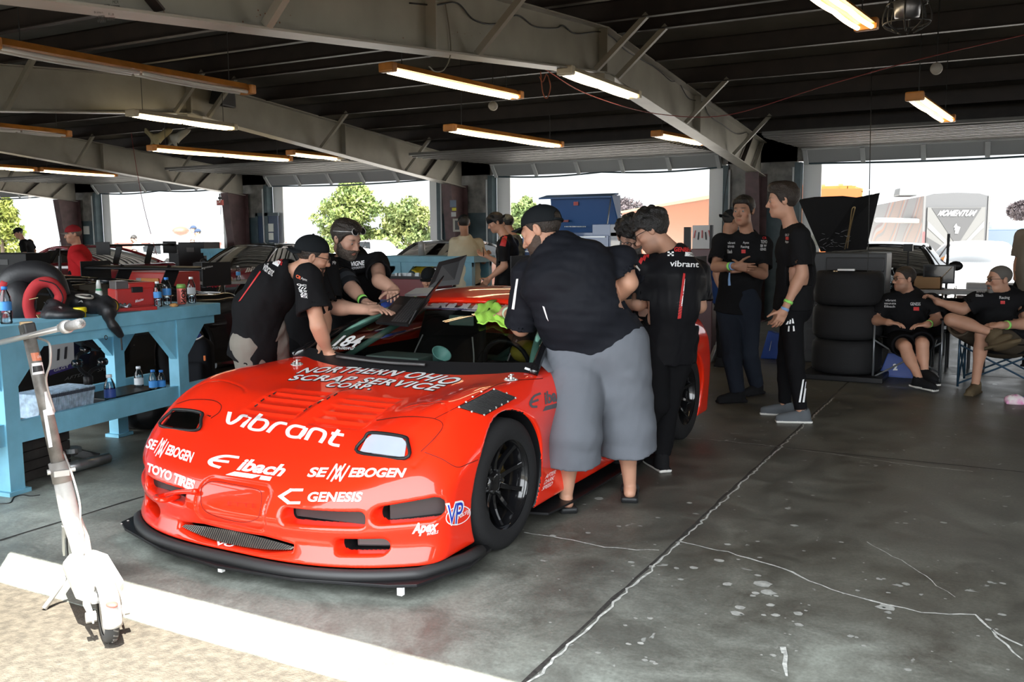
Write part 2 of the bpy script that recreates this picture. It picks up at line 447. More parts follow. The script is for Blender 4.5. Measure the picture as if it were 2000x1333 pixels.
# ================================================================ the paddock garage
def floor_mat():
    m=bpy.data.materials.new('concrete_floor'); m.use_nodes=True; nt=m.node_tree; b=nt.nodes['Principled BSDF']; L=nt.links
    tc=nt.nodes.new('ShaderNodeTexCoord')
    def noise(s,d=6,rgh=0.6,dist=0.0):
        n=nt.nodes.new('ShaderNodeTexNoise'); n.inputs['Scale'].default_value=s; n.inputs['Detail'].default_value=d
        n.inputs['Roughness'].default_value=rgh; n.inputs['Distortion'].default_value=dist; L.new(tc.outputs['Object'],n.inputs['Vector']); return n
    def ramp(src,p0,c0,p1,c1):
        r=nt.nodes.new('ShaderNodeValToRGB'); e=r.color_ramp.elements; e[0].position=p0; e[1].position=p1
        e[0].color=(*c0,1); e[1].color=(*c1,1); L.new(src,r.inputs['Fac']); return r
    def mix(a,bb,f,mode='MIX'):
        x=nt.nodes.new('ShaderNodeMix'); x.data_type='RGBA'; x.blend_type=mode
        if isinstance(f,float):x.inputs[0].default_value=f
        else:L.new(f,x.inputs[0])
        for k,s in((6,a),(7,bb)):
            if isinstance(s,tuple):x.inputs[k].default_value=(*s,1)
            else:L.new(s,x.inputs[k])
        return x.outputs[2]
    big=noise(0.55,5,0.6,0.4); mid=noise(3.0,8,0.72,0.6); fine=noise(60,4,0.7); spot=noise(7.5,3,0.5,1.2); scr=noise(22,6,0.8,1.5)
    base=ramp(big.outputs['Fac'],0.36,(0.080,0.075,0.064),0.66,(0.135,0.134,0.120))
    lit_worn=ramp(big.outputs['Fac'],0.34,(0.20,0.21,0.195),0.68,(0.34,0.365,0.34))  # paler near the opening: light falloff put into the colour, with some wear
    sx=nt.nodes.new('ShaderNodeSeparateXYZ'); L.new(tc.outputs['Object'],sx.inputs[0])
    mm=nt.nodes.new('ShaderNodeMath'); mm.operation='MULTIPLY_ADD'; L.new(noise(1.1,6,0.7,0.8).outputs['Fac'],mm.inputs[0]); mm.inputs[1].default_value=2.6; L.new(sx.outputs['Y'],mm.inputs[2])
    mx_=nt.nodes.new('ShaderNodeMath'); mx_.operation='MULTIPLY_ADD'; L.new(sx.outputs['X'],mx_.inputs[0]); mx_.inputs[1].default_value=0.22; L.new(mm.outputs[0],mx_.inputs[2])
    lit_mask=ramp(mx_.outputs[0],0.0,(1,1,1),1.0,(0,0,0)); mp_=nt.nodes.new('ShaderNodeMapRange'); mp_.inputs[1].default_value=3.3; mp_.inputs[2].default_value=5.0; L.new(mx_.outputs[0],mp_.inputs[0]); L.new(mp_.outputs[0],lit_mask.inputs['Fac'])  # mask fades inwards and to the right, as the daylight does
    lit_wornmix=mix(base.outputs['Color'],lit_worn.outputs['Color'],lit_mask.outputs['Color'])
    m1=ramp(mid.outputs['Fac'],0.40,(0.62,0.61,0.58),0.66,(1.25,1.27,1.22))
    c=mix(lit_wornmix,m1.outputs['Color'],1.0,'MULTIPLY')
    f1=ramp(fine.outputs['Fac'],0.3,(0.8,0.8,0.8),0.7,(1.2,1.2,1.2)); c=mix(c,f1.outputs['Color'],1.0,'MULTIPLY')
    sp=ramp(spot.outputs['Fac'],0.70,(0,0,0),0.73,(1,1,1)); c=mix(c,(0.30,0.31,0.29),sp.outputs['Color'])
    sc=ramp(scr.outputs['Fac'],0.66,(0,0,0),0.78,(0.55,0.55,0.55)); c=mix(c,(0.32,0.34,0.32),sc.outputs['Color'])
    oil=ramp(noise(1.7,4,0.6,2.0).outputs['Fac'],0.66,(0,0,0),0.74,(0.6,0.6,0.6)); c=mix(c,(0.05,0.045,0.04),oil.outputs['Color'])
    L.new(c,b.inputs['Base Color'])
    r=ramp(mid.outputs['Fac'],0.3,(0.33,0.33,0.33),0.7,(0.58,0.58,0.58)); L.new(r.outputs['Color'],b.inputs['Roughness'])
    bp=nt.nodes.new('ShaderNodeBump'); bp.inputs['Strength'].default_value=0.25; bp.inputs['Distance'].default_value=0.004
    L.new(scr.outputs['Fac'],bp.inputs['Height']); L.new(bp.outputs['Normal'],b.inputs['Normal'])
    b.inputs['Specular IOR Level'].default_value=0.32
    return m
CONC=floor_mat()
APRON=mat('rough_apron_aggregate',(0.095,0.083,0.064),0.9,noise=0.30,nscale=26,bump=0.9,bscale=120)
PAVE=mat('sunlit_paving',(0.52,0.50,0.47),0.9,noise=0.10,nscale=2.0)
CREAM=mat('cream_painted_steel',(0.29,0.272,0.228),0.45,noise=0.10,nscale=3,bump=0.05,bscale=30)
RUST=mat('rust',(0.16,0.06,0.03),0.8)
MAROON=mat('maroon_primer',(0.085,0.045,0.045),0.5,noise=0.25,nscale=6)
PURL=mat('dark_purlin',(0.020,0.013,0.011),0.55,noise=0.3,nscale=5)
INSUL=mat('roof_insulation',(0.13,0.128,0.125),0.6,noise=0.2,nscale=2,bump=0.3,bscale=4)
PLY=mat('stained_wall_panel',(0.20,0.19,0.17),0.5,noise=0.5,nscale=4)
TEAL=mat('dark_teal_paint',(0.055,0.085,0.095),0.5,noise=0.2,nscale=5)
DOORP=mat('overhead_door_steel',(0.11,0.108,0.102),0.55,noise=0.15,nscale=4)
STILE=mat('pale_door_stile',(0.50,0.52,0.52),0.5)
BLACK=mat('black_rubber',(0.012,0.012,0.013),0.6)
WHITE=mat('white_paint',(0.80,0.80,0.78),0.5)
PAPER=mat('paper_notice',(0.62,0.62,0.56),0.8)
WIREM=mat('cable_black',(0.01,0.01,0.01),0.6)

PITCH=5.97; FX=[-3.8-PITCH*k for k in range(-3,6)]       
YN,YF,RIDGE=1.72,16.0,8.9
def ztop(y):return 3.60-0.0825*abs(y-RIDGE)                  
def zlow(y):return 3.15-0.0985*abs(y-RIDGE)                  
XL,XR=FX[-1]-3.0,FX[0]+3.0


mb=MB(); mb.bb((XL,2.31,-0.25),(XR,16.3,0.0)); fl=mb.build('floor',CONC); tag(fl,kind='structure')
mb=MB(); mb.bb((-40,-30,-0.3),(30,2.31,-0.004)); tag(mb.build('ground_apron',APRON),kind='structure')
mb=MB(); mb.bb((-160,16.3,-0.3),(110,210,-0.01)); tag(mb.build('ground_paddock',PAVE),kind='structure')
JOINT=mat('joint_filler',(0.03,0.028,0.025),0.8,noise=0.6,nscale=60)
CRACK=mat('pale_crack_filler',(0.48,0.49,0.46),0.7,noise=0.35,nscale=40)
def strip(name,pts,wd,m,jit=0.0,z=0.0015,sub=0.12,par=None):
    P=[]
    for a,b in zip(pts[:-1],pts[1:]):
        n=max(1,int(np.linalg.norm(np.array(b)-np.array(a))/sub))
        P+=[np.array(a)+(np.array(b)-np.array(a))*i/n for i in range(n)]
    P.append(np.array(pts[-1])); V=[]; rs=np.random.RandomState(len(P))
    for i,p in enumerate(P):
        d=nrm(P[min(i+1,len(P)-1)]-P[max(i-1,0)]); nn=A(-d[1],d[0],0); j=rs.normal()*jit; k=wd*(0.6+0.8*rs.rand())/2
        c=A(p[0],p[1],z)+nn*j; V+=[c+nn*k,c-nn*k]
    return mesh_obj(name,V,[[2*i,2*i+1,2*i+3,2*i+2]for i in range(len(P)-1)],m,par,smooth=False)
for k in range(-2,5):
    strip('floor_joint',[(-1.37-3.0*k,2.31,0),(-1.37-3.0*k,16.2,0)],0.016,JOINT,0.003,par=fl)
for y in(6.42,10.6,14.2):
    strip('floor_joint',[(XL,y,0),(4,y,0)],0.012,JOINT,0.003,sub=0.3,par=fl)
strip('floor_joint',[(-1.35,2.5,0),(-1.352,8.6,0)],0.010,CRACK,0.006,par=fl,z=0.002,sub=0.04)
def crack(px,wd=0.008,sub=0.05):strip('floor_crack',[onz(*p)for p in px],wd,CRACK,0.006,par=fl,z=0.002,sub=sub)
crack([(1022,1042),(1100,1052),(1180,1070),(1287,1077)])
crack([(1325,1058),(1420,1080),(1530,1110),(1600,1145),(1700,1175),(1800,1198),(1905,1202),(1930,1225),(1945,1240),(2000,1262)],0.010)
crack([(1935,1230),(1960,1262),(2000,1290)]); crack([(1690,1060),(1760,1095),(1820,1135),(1862,1168)],0.004)
crack([(1290,852),(1420,863),(1530,875),(1640,890),(1800,912),(1900,922)],0.006)
crack([(1530,1265),(1536,1300),(1534,1322)],0.012); crack([(1526,1265),(1528,1278)],0.006)

FLAKE=mat('bare_concrete_flake',(0.33,0.335,0.31),0.8,noise=0.2,nscale=30)
rs=np.random.RandomState(3); mb=MB()
spots=[(1490,1142,17),(1500,1158,14),(1476,1160,8),(1445,1188,10),(1440,1200,12),(1505,1183,8),(1730,1188,16),(1560,1200,9),(1480,1125,6),(1515,1203,8),(1420,1142,10),(1405,1096,9),(1355,1110,8),(1470,1165,6),(1770,1142,8),(1170,975,10),(1560,1222,8),(1330,1133,6)]
spots+=[(1020+rs.rand()*960,960+rs.rand()*360,2+5*rs.rand()**2)for _ in range(110)]
for(px,py,r)in spots:
    c=onz(px,py); s_=r/1780*np.linalg.norm(c-CAM)*0.8; n=9
    mb.add([c+A(s_*1.3*math.cos(6.28*i/n)*(0.7+0.5*rs.rand()),s_*1.1*math.sin(6.28*i/n)*(0.7+0.5*rs.rand()),0.0018)for i in range(n)],[tuple(range(n))])
o=mb.build('floor_marking',FLAKE,fl); tag(o,kind='stuff')


mb=MB()
for(ya,yb)in((YN-0.15,RIDGE),(RIDGE,YF+0.3)):
    za,zb=ztop(ya)+0.21,ztop(yb)+0.21
    mb.prism([(XL,ya,za),(XR,ya,za),(XR,yb,zb),(XL,yb,zb)],(0,0,0.08))
ceil=mb.build('ceiling',INSUL); tag(ceil,kind='structure')
ys=[RIDGE+s*(0.28+1.16*k)for k in range(7)for s in(-1,1)]
for y in sorted(ys):
    if y<YN or y>YF:continue
    mb=MB(); z=ztop(y); c_=0.005
    mb.bb((XL,y-c_,z),(XR,y+c_,z+0.2)); mb.bb((XL,y-0.065,z-0.003),(XR,y+c_,z+0.006)); mb.bb((XL,y-c_,z+0.194),(XR,y+0.065,z+0.205))
    mb.build('purlin',PURL,ceil)

def web(mb,poly,x):mb.prism([(x-0.006,p[0],p[1])for p in poly],(0.012,0,0))
for i,x in enumerate(FX):
    root=thing('beam',None,None,(x,RIDGE,0)); tag(root,kind='structure')
    mb=MB(); yy=[YN+0.15,RIDGE,YF-0.15]
    web(mb,[(yy[0],zlow(yy[0])),(yy[1],zlow(yy[1])),(yy[2],zlow(yy[2])),(yy[2],ztop(yy[2])),(yy[1],ztop(yy[1])),(yy[0],ztop(yy[0]))],x)
    mb.build('web_plate',CREAM,root)
    for nm,zf in(('lower_flange',zlow),('upper_flange',ztop)):
        mb=MB()
        for a,b in((yy[0],yy[1]),(yy[1],yy[2])):mb.bar((x,a,zf(a)-0.006),(x,b,zf(b)-0.006),0.20,0.014)
        mb.build(nm,CREAM,root)
    for y in(RIDGE-0.02,RIDGE-3.2,RIDGE+3.2):
        mb=MB(); mb.bb((x-0.095,y-0.008,zlow(y)),(x+0.095,y+0.008,ztop(y))); mb.build('stiffener',CREAM,root)
    mb=MB(); mb.bb((x-0.10,RIDGE-0.10,zlow(RIDGE)-0.09),(x+0.10,RIDGE+0.16,zlow(RIDGE)-0.012)); mb.build('ridge_splice',CREAM,root)
    for y in sorted(ys):
        if y<YN+0.3 or y>YF-0.2:continue
        kk=int(round((abs(y-RIDGE)-0.28)/1.16))
        if kk%2:continue
        for s in(1,-1):
            mb=MB(); mb.bar((x+0.08*s,y,zlow(y)+0.01),(x+0.62*s,y,ztop(y)+0.03),0.05,0.05,up=(0,1,0))
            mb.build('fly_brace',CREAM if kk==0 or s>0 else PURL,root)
    for s,y0 in((1,YF-0.1),(-1,YN+0.1)):
        zt=zlow(y0-s*0.4); mb=MB(); d0,d1=(0.62,0.30)if s>0 else(0.5,0.3)
        web(mb,[(y0,0),(y0,zt),(y0-s*d0,zt),(y0-s*d1,0)],x)
        mb.bar((x,y0,0),(x,y0,zt),0.22,0.014,up=(0,1,0)); mb.bar((x,y0-s*d1,0),(x,y0-s*d0,zt),0.22,0.014,up=(0,1,0))
        mb.build('column',MAROON,root)
        mb=MB(); mb.bb((x-0.16,y0-s*0.36-0.03,0),(x+0.16,y0+0.03,0.02)); mb.build('base_plate',MAROON,root)
        for dy in(0.75,1.45):
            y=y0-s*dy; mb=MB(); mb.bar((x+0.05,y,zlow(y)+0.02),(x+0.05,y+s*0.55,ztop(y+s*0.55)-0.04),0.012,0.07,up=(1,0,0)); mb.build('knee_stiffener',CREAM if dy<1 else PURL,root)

bx=FX[3]
rs=np.random.RandomState(5); mb=MB()
for c0,n in(((40,22),34),((520,35),16),((330,40),8),((760,95),14),((900,60),7)):
    for _ in range(n):
        p=onx(c0[0]+rs.normal()*26,c0[1]+rs.normal()*12,bx+0.0075)
        if not(zlow(p[1])+0.01<p[2]<ztop(p[1])-0.02):continue
        r=0.002+0.004*rs.rand(); mb.add([p+A(0,r*math.cos(k),r*math.sin(k))for k in np.arange(0,6.28,0.9)],[tuple(range(7))])
fr0=[o for o in bpy.data.objects if o.name.startswith('beam')and abs(o.location.x-bx)<0.01][0]
rust=mb.build('rust_speck',RUST,fr0); tag(rust,kind='stuff')
wq=MB().bb((bx+0.006,2.3,2.3),(bx+0.0065,9,3.7)); wo=wq.build('tmp',CREAM); wb=bvh_of(wo); bpy.data.objects.remove(wo)
PEN=mat('pencil_mark',(0.05,0.05,0.045),0.8)
for s_,q in(('MCR\n6/2021',rr(183,12,200,26)),('KCB\n1/2019',rr(202,8,216,22)),('MCR\n6/2009',rr(217,1,233,16)),('MCB\n6/2003',rr(190,30,206,44)),('KCB\n6/2002',rr(209,24,224,40))):
    decal('marking',text_mesh(s_),q,wb,PEN,fr0,0.002)


def pier(x,y0,y1,far):
    root=[]
    mb=MB(); mb.bb((x-0.60,y0,1.95),(x+0.58,y1,ztop(YF)+0.2)); mb.build('wall_panel',PLY,wallb if far else walln)
    mb=MB(); mb.bb((x-0.60,y0,0),(x+0.58,y1,1.95)); mb.build('wall_panel',TEAL,wallb if far else walln)
    for s in(-1,1):
        mb=MB(); xx=x+(0.60 if s>0 else-0.62); mb.bb((xx-0.05,y0-0.05,0),(xx+0.05,y1+0.02,2.68)); mb.build('door_jamb',TEAL if s<0 else TEAL,wallb if far else walln)
        if far:
            mb=MB(); mb.bb((xx+0.05*s,y1+0.03,0),(xx+0.05*s+0.30*s,y1+0.06,2.72)); mb.build('wall_edge',WHITE,wallb)
            mb=MB(); mb.cyl((xx-0.07*s,y0-0.06,0),(xx-0.07*s,y0-0.06,2.6),0.018,n=8); mb.build('door_track',STILE,wallb)
mb=MB(); mb.bb((XL,YF,2.70),(XR,YF+0.12,ztop(YF)+0.28)); wallb=mb.build('wall_back',PLY); tag(wallb,kind='structure')
mb=MB(); mb.bb((XL,YN-0.12,2.68),(XR,YN,ztop(YN)+0.2)); walln=mb.build('wall_front',PLY); tag(walln,kind='structure')
for x in FX:
    pier(x,YF,YF+0.12,True); pier(x,YN-0.12,YN,False)
for nm,xx in(('wall_left',XL),('wall_right',XR)):
    mb=MB(); mb.prism([(xx-0.06,YN,0),(xx-0.06,YF,0),(xx-0.06,YF,ztop(YF)+0.2),(xx-0.06,RIDGE,ztop(RIDGE)+0.2),(xx-0.06,YN,ztop(YN)+0.2)],(0.12,0,0)); tag(mb.build(nm,PLY),kind='structure')

dn=0
for i in range(len(FX)-1):
    xa,xb=FX[i+1]+0.68,FX[i]-0.70
    if xb<-32:continue
    dn+=1; root=thing('door_%d'%dn,None,None,((xa+xb)/2,YF,0)); tag(root,kind='structure')
    for k in range(5):
        ya=13.05+0.56*k; z=2.86+0.012*k
        mb=MB(); mb.bb((xa,ya,z),(xb,ya+0.545,z+0.045))
        for t in range(3):mb.bb((xa,ya+0.10+0.16*t,z-0.022),(xb,ya+0.15+0.16*t,z))
        mb.build('door_section',DOORP,root)
    a=A(0,15.84,2.88); b=A(0,16.02,2.66)                      
    mb=MB(); mb.prism([(xa,a[1],a[2]),(xb,a[1],a[2]),(xb,b[1],b[2]),(xa,b[1],b[2])],(0,0.03,0.03)); mb.build('door_section',mat('pale_door_section',(0.36,0.37,0.37),0.5),root)
    mb=MB(); mb.bar((xa,15.83,2.885),(xb,15.83,2.885),0.05,0.04); mb.build('door_rail',STILE,root)
    for k in range(6):
        x=xa+0.05+(xb-xa-0.1)*k/5; mb=MB(); mb.bar((x,a[1]-0.03,a[2]-0.02),(x,b[1]-0.03,b[2]-0.02),0.07,0.03,up=(0,1,0)); mb.build('door_stile',STILE,root)
    pts=[(xa+(xb-xa)*t/16,16.03,2.66-0.045*abs(math.sin(math.pi*t/16*(2 if i%2 else 1))))for t in range(17)]
    mb=MB(); mb.tube(pts,0.016,8); mb.build('door_seal',mat('dark_blue_seal',(0.03,0.06,0.075),0.6),root)

x0=ony(506,430,YF).tolist()[0]; xe=ony(546,430,YF)[0]
dr=thing('door_9',None,None,((x0+xe)/2,YF,0)); tag(dr,kind='structure')
BLUED=mat('blue_door_paint',(0.018,0.040,0.085),0.45)
mb=MB(); mb.bb((x0,YF-0.035,0),(xe-0.03,YF-0.002,1.98)); mb.build('door_leaf',BLUED,dr)
mb=MB(); mb.bb((x0-0.07,YF-0.05,0),(x0,YF-0.002,2.05)); mb.bb((x0-0.07,YF-0.05,1.98),(xe,YF-0.002,2.05)); mb.build('door_frame',TEAL,dr)
for(px,py,px2,py2)in((519,437,534,453),(520,455,534,469)):
    a=ony(px,py2,YF-0.04); b=ony(px2,py,YF-0.04); mb=MB(); mb.bb((a[0],YF-0.042,a[2]),(b[0],YF-0.036,b[2])); mb.build('notice',PAPER,dr)
for(px,py,px2,py2)in((164,442,174,458),(1577,460,1600,480)):
    a=ony(px,py2,YF-0.01); b=ony(px2,py,YF-0.01); mb=MB(); mb.bb((a[0],YF-0.02,a[2]),(b[0],YF-0.003,b[2])); mb.build('wall_notice',PAPER,wallb)

fr1=[o for o in bpy.data.objects if o.name.startswith('beam')and abs(o.location.x-FX[4])<0.01][0]
for(px,py,w_,h_,c)in((885,398,12,14,(0.10,0.14,0.2)),(887,409,8,6,(0.5,0.45,0.02)),(886,419,9,9,(0.4,0.4,0.4)),(893,440,16,26,(0.3,0.29,0.24)),(893,440,8,18,(0.02,0.02,0.02))):
    yy_=15.30-(0.02 if w_==8 and h_==18 else 0); a=ony(px-w_/2,py+h_/2,yy_); b=ony(px+w_/2,py-h_/2,yy_)
    mb=MB(); mb.bb((a[0],yy_-0.004,a[2]),(b[0],yy_,b[2])); mb.build('sticker',mat('sticker_%d_%d'%(px,h_),c,0.5),fr1)

# ---------------------------------------------------------------- strip lights
TUBE=emat('lit_tube',(1.0,0.80,0.48),7.0)
DEADT=mat('unlit_tube',(0.55,0.53,0.50),0.3)
ORNG=mat('amber_lamp_housing',(0.52,0.20,0.035),0.45,noise=0.2,nscale=8)
WHSG=mat('white_lamp_housing',(0.55,0.48,0.36),0.45)
def lamp(a,b,z0,z1,label,hous=ORNG,lit=True,sections=2,cord=True):
    pa=onz(*a,z0); pb=onz(*b,z1); d=nrm(pb-pa); u=nrm(np.cross(d,A(0,0,1))); up=np.cross(u,d)
    root=thing('strip_light',label,'light',(pa+pb)/2,'strip lights under the roof')
    R=np.stack([u,d,up],1); Ln=np.linalg.norm(pb-pa); c=(pa+pb)/2
    def q(x,y,z):return c+u*x+d*y+up*z
    mb=MB(); mb.prism([q(-0.075,-Ln/2,0.0),q(-0.03,-Ln/2,0.055),q(0.03,-Ln/2,0.055),q(0.075,-Ln/2,0.0)],d*Ln); mb.build('housing',hous,root,bevel=0.004)
    for s in(-1,1):
        mb=MB(); mb.box(q(0,s*(Ln/2+0.03),0.005),(0.165,0.075,0.085),R); mb.build('end_cap',hous,root,bevel=0.015)
    for s in(-1,1):
        for k in range(sections):
            y0=-Ln/2+Ln*k/sections+0.02; y1=-Ln/2+Ln*(k+1)/sections-0.02
            mb=MB(); mb.tube([q(s*0.048,y0+(y1-y0)*t/6,-0.022-0.008*math.sin(math.pi*t/6))for t in range(7)],0.0165,10); mb.build('lamp_tube',TUBE if lit else DEADT,root,smooth=True)
    if cord:
        for s in(-0.42,0.42):
            p=q(0,Ln*s,0.055); mb=MB(); mb.tube([p,A(p[0],p[1],ztop(p[1])+0.215)],0.004,6); mb.build('hanger',WIREM,root)
lamp((-10,88),(478,176),2.84,2.84,'long unlit amber strip light across the top left, crossing the second rafter',lit=False)
lamp((762,134),(1005,187),2.98,2.98,'lit amber strip light with two bright tubes, hanging centre just under the nearest rafter',sections=1)
lamp((1108,140),(1236,186),3.02,3.02,'slim pale lit strip light tucked under the ridge of the nearest rafter',hous=WHSG,cord=False)
lamp((262,222),(450,249),2.98,2.98,'pale lit strip light hanging in front of the second rafter, left of the speaker',hous=WHSG)
lamp((300,290),(560,311),2.76,2.76,'long lit strip light in front of the third rafter, left of the twin-tube one')
lamp((570,299),(698,313),2.90,2.90,'lit twin-tube amber light just above the pine tree doorway')
lamp((882,251),(1088,283),2.76,2.76,'sagging lit strip light above the open blue tool chest')
lamp((1285,262),(1374,279),2.86,2.86,'short lit strip light beside the nearest rafter above the curly-haired man')
lamp((1588,-25),(1690,48),2.98,2.98,'lit amber strip light cut off by the top edge of the picture')
lamp((1788,190),(1850,232),2.76,2.76,'lit strip light hanging alone high over the seated men')
lamp((80,332),(220,342),2.82,2.82,'far lit strip light above the man in the red cap',sections=1)
lamp((-40,324),(62,331),2.82,2.82,'far lit strip light at the left edge, nearest the end wall')
lamp((-60,243),(125,262),2.86,2.86,'unlit amber strip light at the left edge below the second rafter',lit=False)

def wire(name,label,pts,r=0.004,m=WIREM,cat='cable',group=None,n=8):
    mb=MB(); mb.tube(catmull(pts,n),r,6); o=mb.build(name,m,smooth=True); return tag(o,label,cat,group)
RX=FX[3]+0.02
sw=[(800,-2),(850,10),(893,3),(925,38),(965,47),(1010,30),(1045,52),(1085,55),(1100,50),(1125,66),(1170,62),(1195,72),(1225,100),(1280,132),(1310,158),(1325,160),(1345,192),(1372,200),(1385,225),(1410,243),(1440,262),(1465,258),(1482,275)]
wire('festoon_cable','black cable looped along the face of the nearest rafter',[onx(px,max(py,6),RX)for px,py in sw],0.006)
wire('lamp_flex','grey cord dangling over the nearest rafter to the centre strip light',[onx(870,8,RX),onx(878,60,RX),onx(880,105,RX),onx(868,135,RX),onx(850,140,RX+0.02),onx(838,130,RX+0.04)],0.005,mat('cord_grey',(0.18,0.16,0.12),0.6))
ORC=mat('cord_orange',(0.28,0.06,0.02),0.6); REDC=mat('cord_red',(0.20,0.02,0.02),0.6)
wire('air_hose','thin dark red hose hanging slack beneath the roof from the ridge towards the right',[onz(1060,133,3.05),onz(1150,185,2.95),onz(1280,222,2.9),onz(1420,225,2.9),onz(1620,165,3.0),onz(1800,115,3.1),onz(2010,66,3.2)],0.005,REDC)
wire('drop_cord','long thin dark cord hanging straight down in front of the raised black bonnet',[onz(1703,118,3.6),ony(1700,260,9.9),ony(1698,380,9.85),ony(1696,480,9.85),ony(1694,540,9.85)],0.004)
wire('drop_cord','thin red cord hanging down through the doorway left of the exit sign',[ony(252,225,11.5),ony(262,300,11.5),ony(280,400,11.3),ony(306,498,11.2)],0.005,REDC)
wire('pull_cord','thin black pull cord at the doorway in front of the orange trailer',[ony(1424,325,15.7),ony(1413,400,15.7),ony(1410,470,15.7)],0.006)
wire('pull_cord','pale pull cord hanging below the exit sign',[ony(432,402,15.2),ony(431,420,15.2),ony(432,480,15.2)],0.006,mat('cord_pale',(0.4,0.4,0.4),0.6))
wire('cord_loop','brown cord coiled in a loop on the ridge of the nearest rafter',[onx(1056,140,RX),onx(1060,180,RX+0.05),onx(1068,192,RX+0.08),onx(1075,170,RX+0.08),onx(1068,145,RX+0.03),onx(1060,160,RX+0.03),onx(1054,150,RX)],0.005,ORC)

c=onx(436,190,FX[4]+0.16); root=thing('loudspeaker','black loudspeaker fixed to the web of the second rafter','speaker',c)
mb=MB(); mb.box(c,(0.22,0.34,0.24),rotz(0.2)@rotax((0,1,0),0.15),taper=0.8); mb.build('cabinet',BLACK,root,bevel=0.02)
mb=MB(); mb.box(c+A(0.10,-0.02,-0.01),(0.04,0.28,0.2),rotz(0.2)@rotax((0,1,0),0.15)); mb.build('grille',mat('speaker_grille',(0.03,0.03,0.03),0.8),root,bevel=0.01)
mb=MB(); mb.bar(c+A(-0.15,0,0.02),c+A(-0.08,0,0.02),0.05,0.05); mb.build('bracket',BLACK,root)

c=ony(430,396,15.1); root=thing('exit_sign','small red and white exit sign hanging in the doorway beside the column','sign',c)
mb=MB(); mb.box(c,(0.17,0.05,0.12)); pl=mb.build('sign_box',mat('exit_red',(0.55,0.10,0.08),0.5),root,bevel=0.005)
mb=MB(); mb.bar(c+A(0,0,0.06),c+A(0,0,0.2),0.02,0.02); mb.box(c+A(0,0,0.1),(0.06,0.05,0.05)); mb.build('bracket',BLACK,root)
decal('lettering',text_mesh('EXIT',0.02),rr(424,391,437,402),bvh_of(pl),mat('exit_letters',(0.9,0.85,0.8),0.5),pl,0.002)

for(px,py,z,lb)in((963,207,3.02,'small round pale junction box hanging under the roof below the centre strip light'),(1829,134,3.02,'small round pale junction box hanging under the roof at the right')):
    c=onz(px,py,z); mb=MB(); mb.lathe([(0.0,-0.03),(0.05,-0.03),(0.055,0.0),(0.05,0.03),(0.0,0.03)],c,(0,-1,0.2)); o=mb.build('junction_box',mat('junction_grey',(0.42,0.40,0.36),0.6),smooth=True); tag(o,lb,'junction box')
    mb=MB(); mb.tube([c+A(0,0,0.03),A(c[0],c[1],ztop(c[1])+0.215)],0.006,6); mb.build('conduit',WIREM,o)
for(px,py,lb)in((305,268,'torn scrap of yellowish insulation hanging from the roof, left one'),(340,268,'torn scrap of grey insulation hanging from the roof, right one')):
    c=onz(px,py,3.05); mb=MB(); rs=np.random.RandomState(px)
    mb.grid(lambda u,v:c+A((u-0.5)*0.55*(0.6+0.4*v),0.08*math.sin(5*u+3*v),0.22*v-0.13+0.05*math.sin(9*u)),8,5)
    tag(mb.build('insulation_scrap',mat('insul_%d'%px,(0.30,0.26,0.15)if px<320 else(0.3,0.3,0.28),0.9),solid=0.02,smooth=True),lb,'insulation')
c=onz(1772,22,3.0); root=thing('cage_heater','black wire-caged hanging lamp at the top right under the roof','lamp',c)
mb=MB()
for k in range(8):
    a=6.283*k/8; mb.tube(catmull([c+A(0.03*math.cos(a),0.03*math.sin(a),0.18),c+A(0.13*math.cos(a),0.13*math.sin(a),0.05),c+A(0.15*math.cos(a),0.15*math.sin(a),-0.08),c+A(0.06*math.cos(a),0.06*math.sin(a),-0.14)],5),0.006,6)
for z,r in((0.05,0.13),(-0.08,0.15)):mb.tube([c+A(r*math.cos(t),r*math.sin(t),z)for t in np.arange(0,6.28,0.4)],0.006,6,closed=True)
mb.build('cage',BLACK,root,smooth=True)
mb=MB(); mb.lathe([(0.0,-0.06),(0.08,-0.04),(0.09,0.06),(0.04,0.14),(0.0,0.16)],c); mb.build('reflector',mat('dull_metal',(0.25,0.25,0.27),0.35,0.8),root,smooth=True)
mb=MB(); mb.tube([c+A(0,0,0.16),A(c[0],c[1],ztop(c[1])+0.03)],0.008,6); mb.build('hanger',WIREM,root)
# ================================================================ the red racing coupe
PSI=math.radians(0.0); CO=A(-2.975,3.715,0)
CR=rotz(PSI)
def c2w(p):return np.asarray(p,float)@CR.T+CO          
def w2c(p):return(np.asarray(p,float)-CO)@CR
RED=mat('red_car_paint',(0.86,0.026,0.006),0.30,coat=1.0,spec=0.2)
CARB=mat('carbon_weave',(0.016,0.016,0.017),0.35,coat=0.6)
SATB=mat('satin_black',(0.010,0.010,0.011),0.42,spec=0.25)
GLOSSB=mat('gloss_black',(0.006,0.006,0.007),0.12,coat=0.5)
RUBB=mat('tyre_rubber',(0.016,0.016,0.017),0.75,bump=0.2,bscale=90,spec=0.2)
MINT=mat('mint_roll_cage',(0.20,0.42,0.34),0.4)
DECW=mat('white_decal',(0.82,0.82,0.82),0.5)
def spline(tx,ty,x):
    tx=np.asarray(tx,float); ty=np.asarray(ty,float)
    m=np.gradient(ty,tx); i=np.clip(np.searchsorted(tx,x)-1,0,len(tx)-2); h=tx[i+1]-tx[i]; t=np.clip((x-tx[i])/h,0,1)
    t2=t*t; t3=t2*t
    return(2*t3-3*t2+1)*ty[i]+(t3-2*t2+t)*h*m[i]+(-2*t3+3*t2)*ty[i+1]+(t3-t2)*h*m[i+1]
LYT=[-1.0,-0.87,-0.80,-0.70,-0.60,-0.50,-0.35,-0.20,0.0,0.2,0.42,0.7,1.2,1.9,2.4,2.8,3.2,3.6]
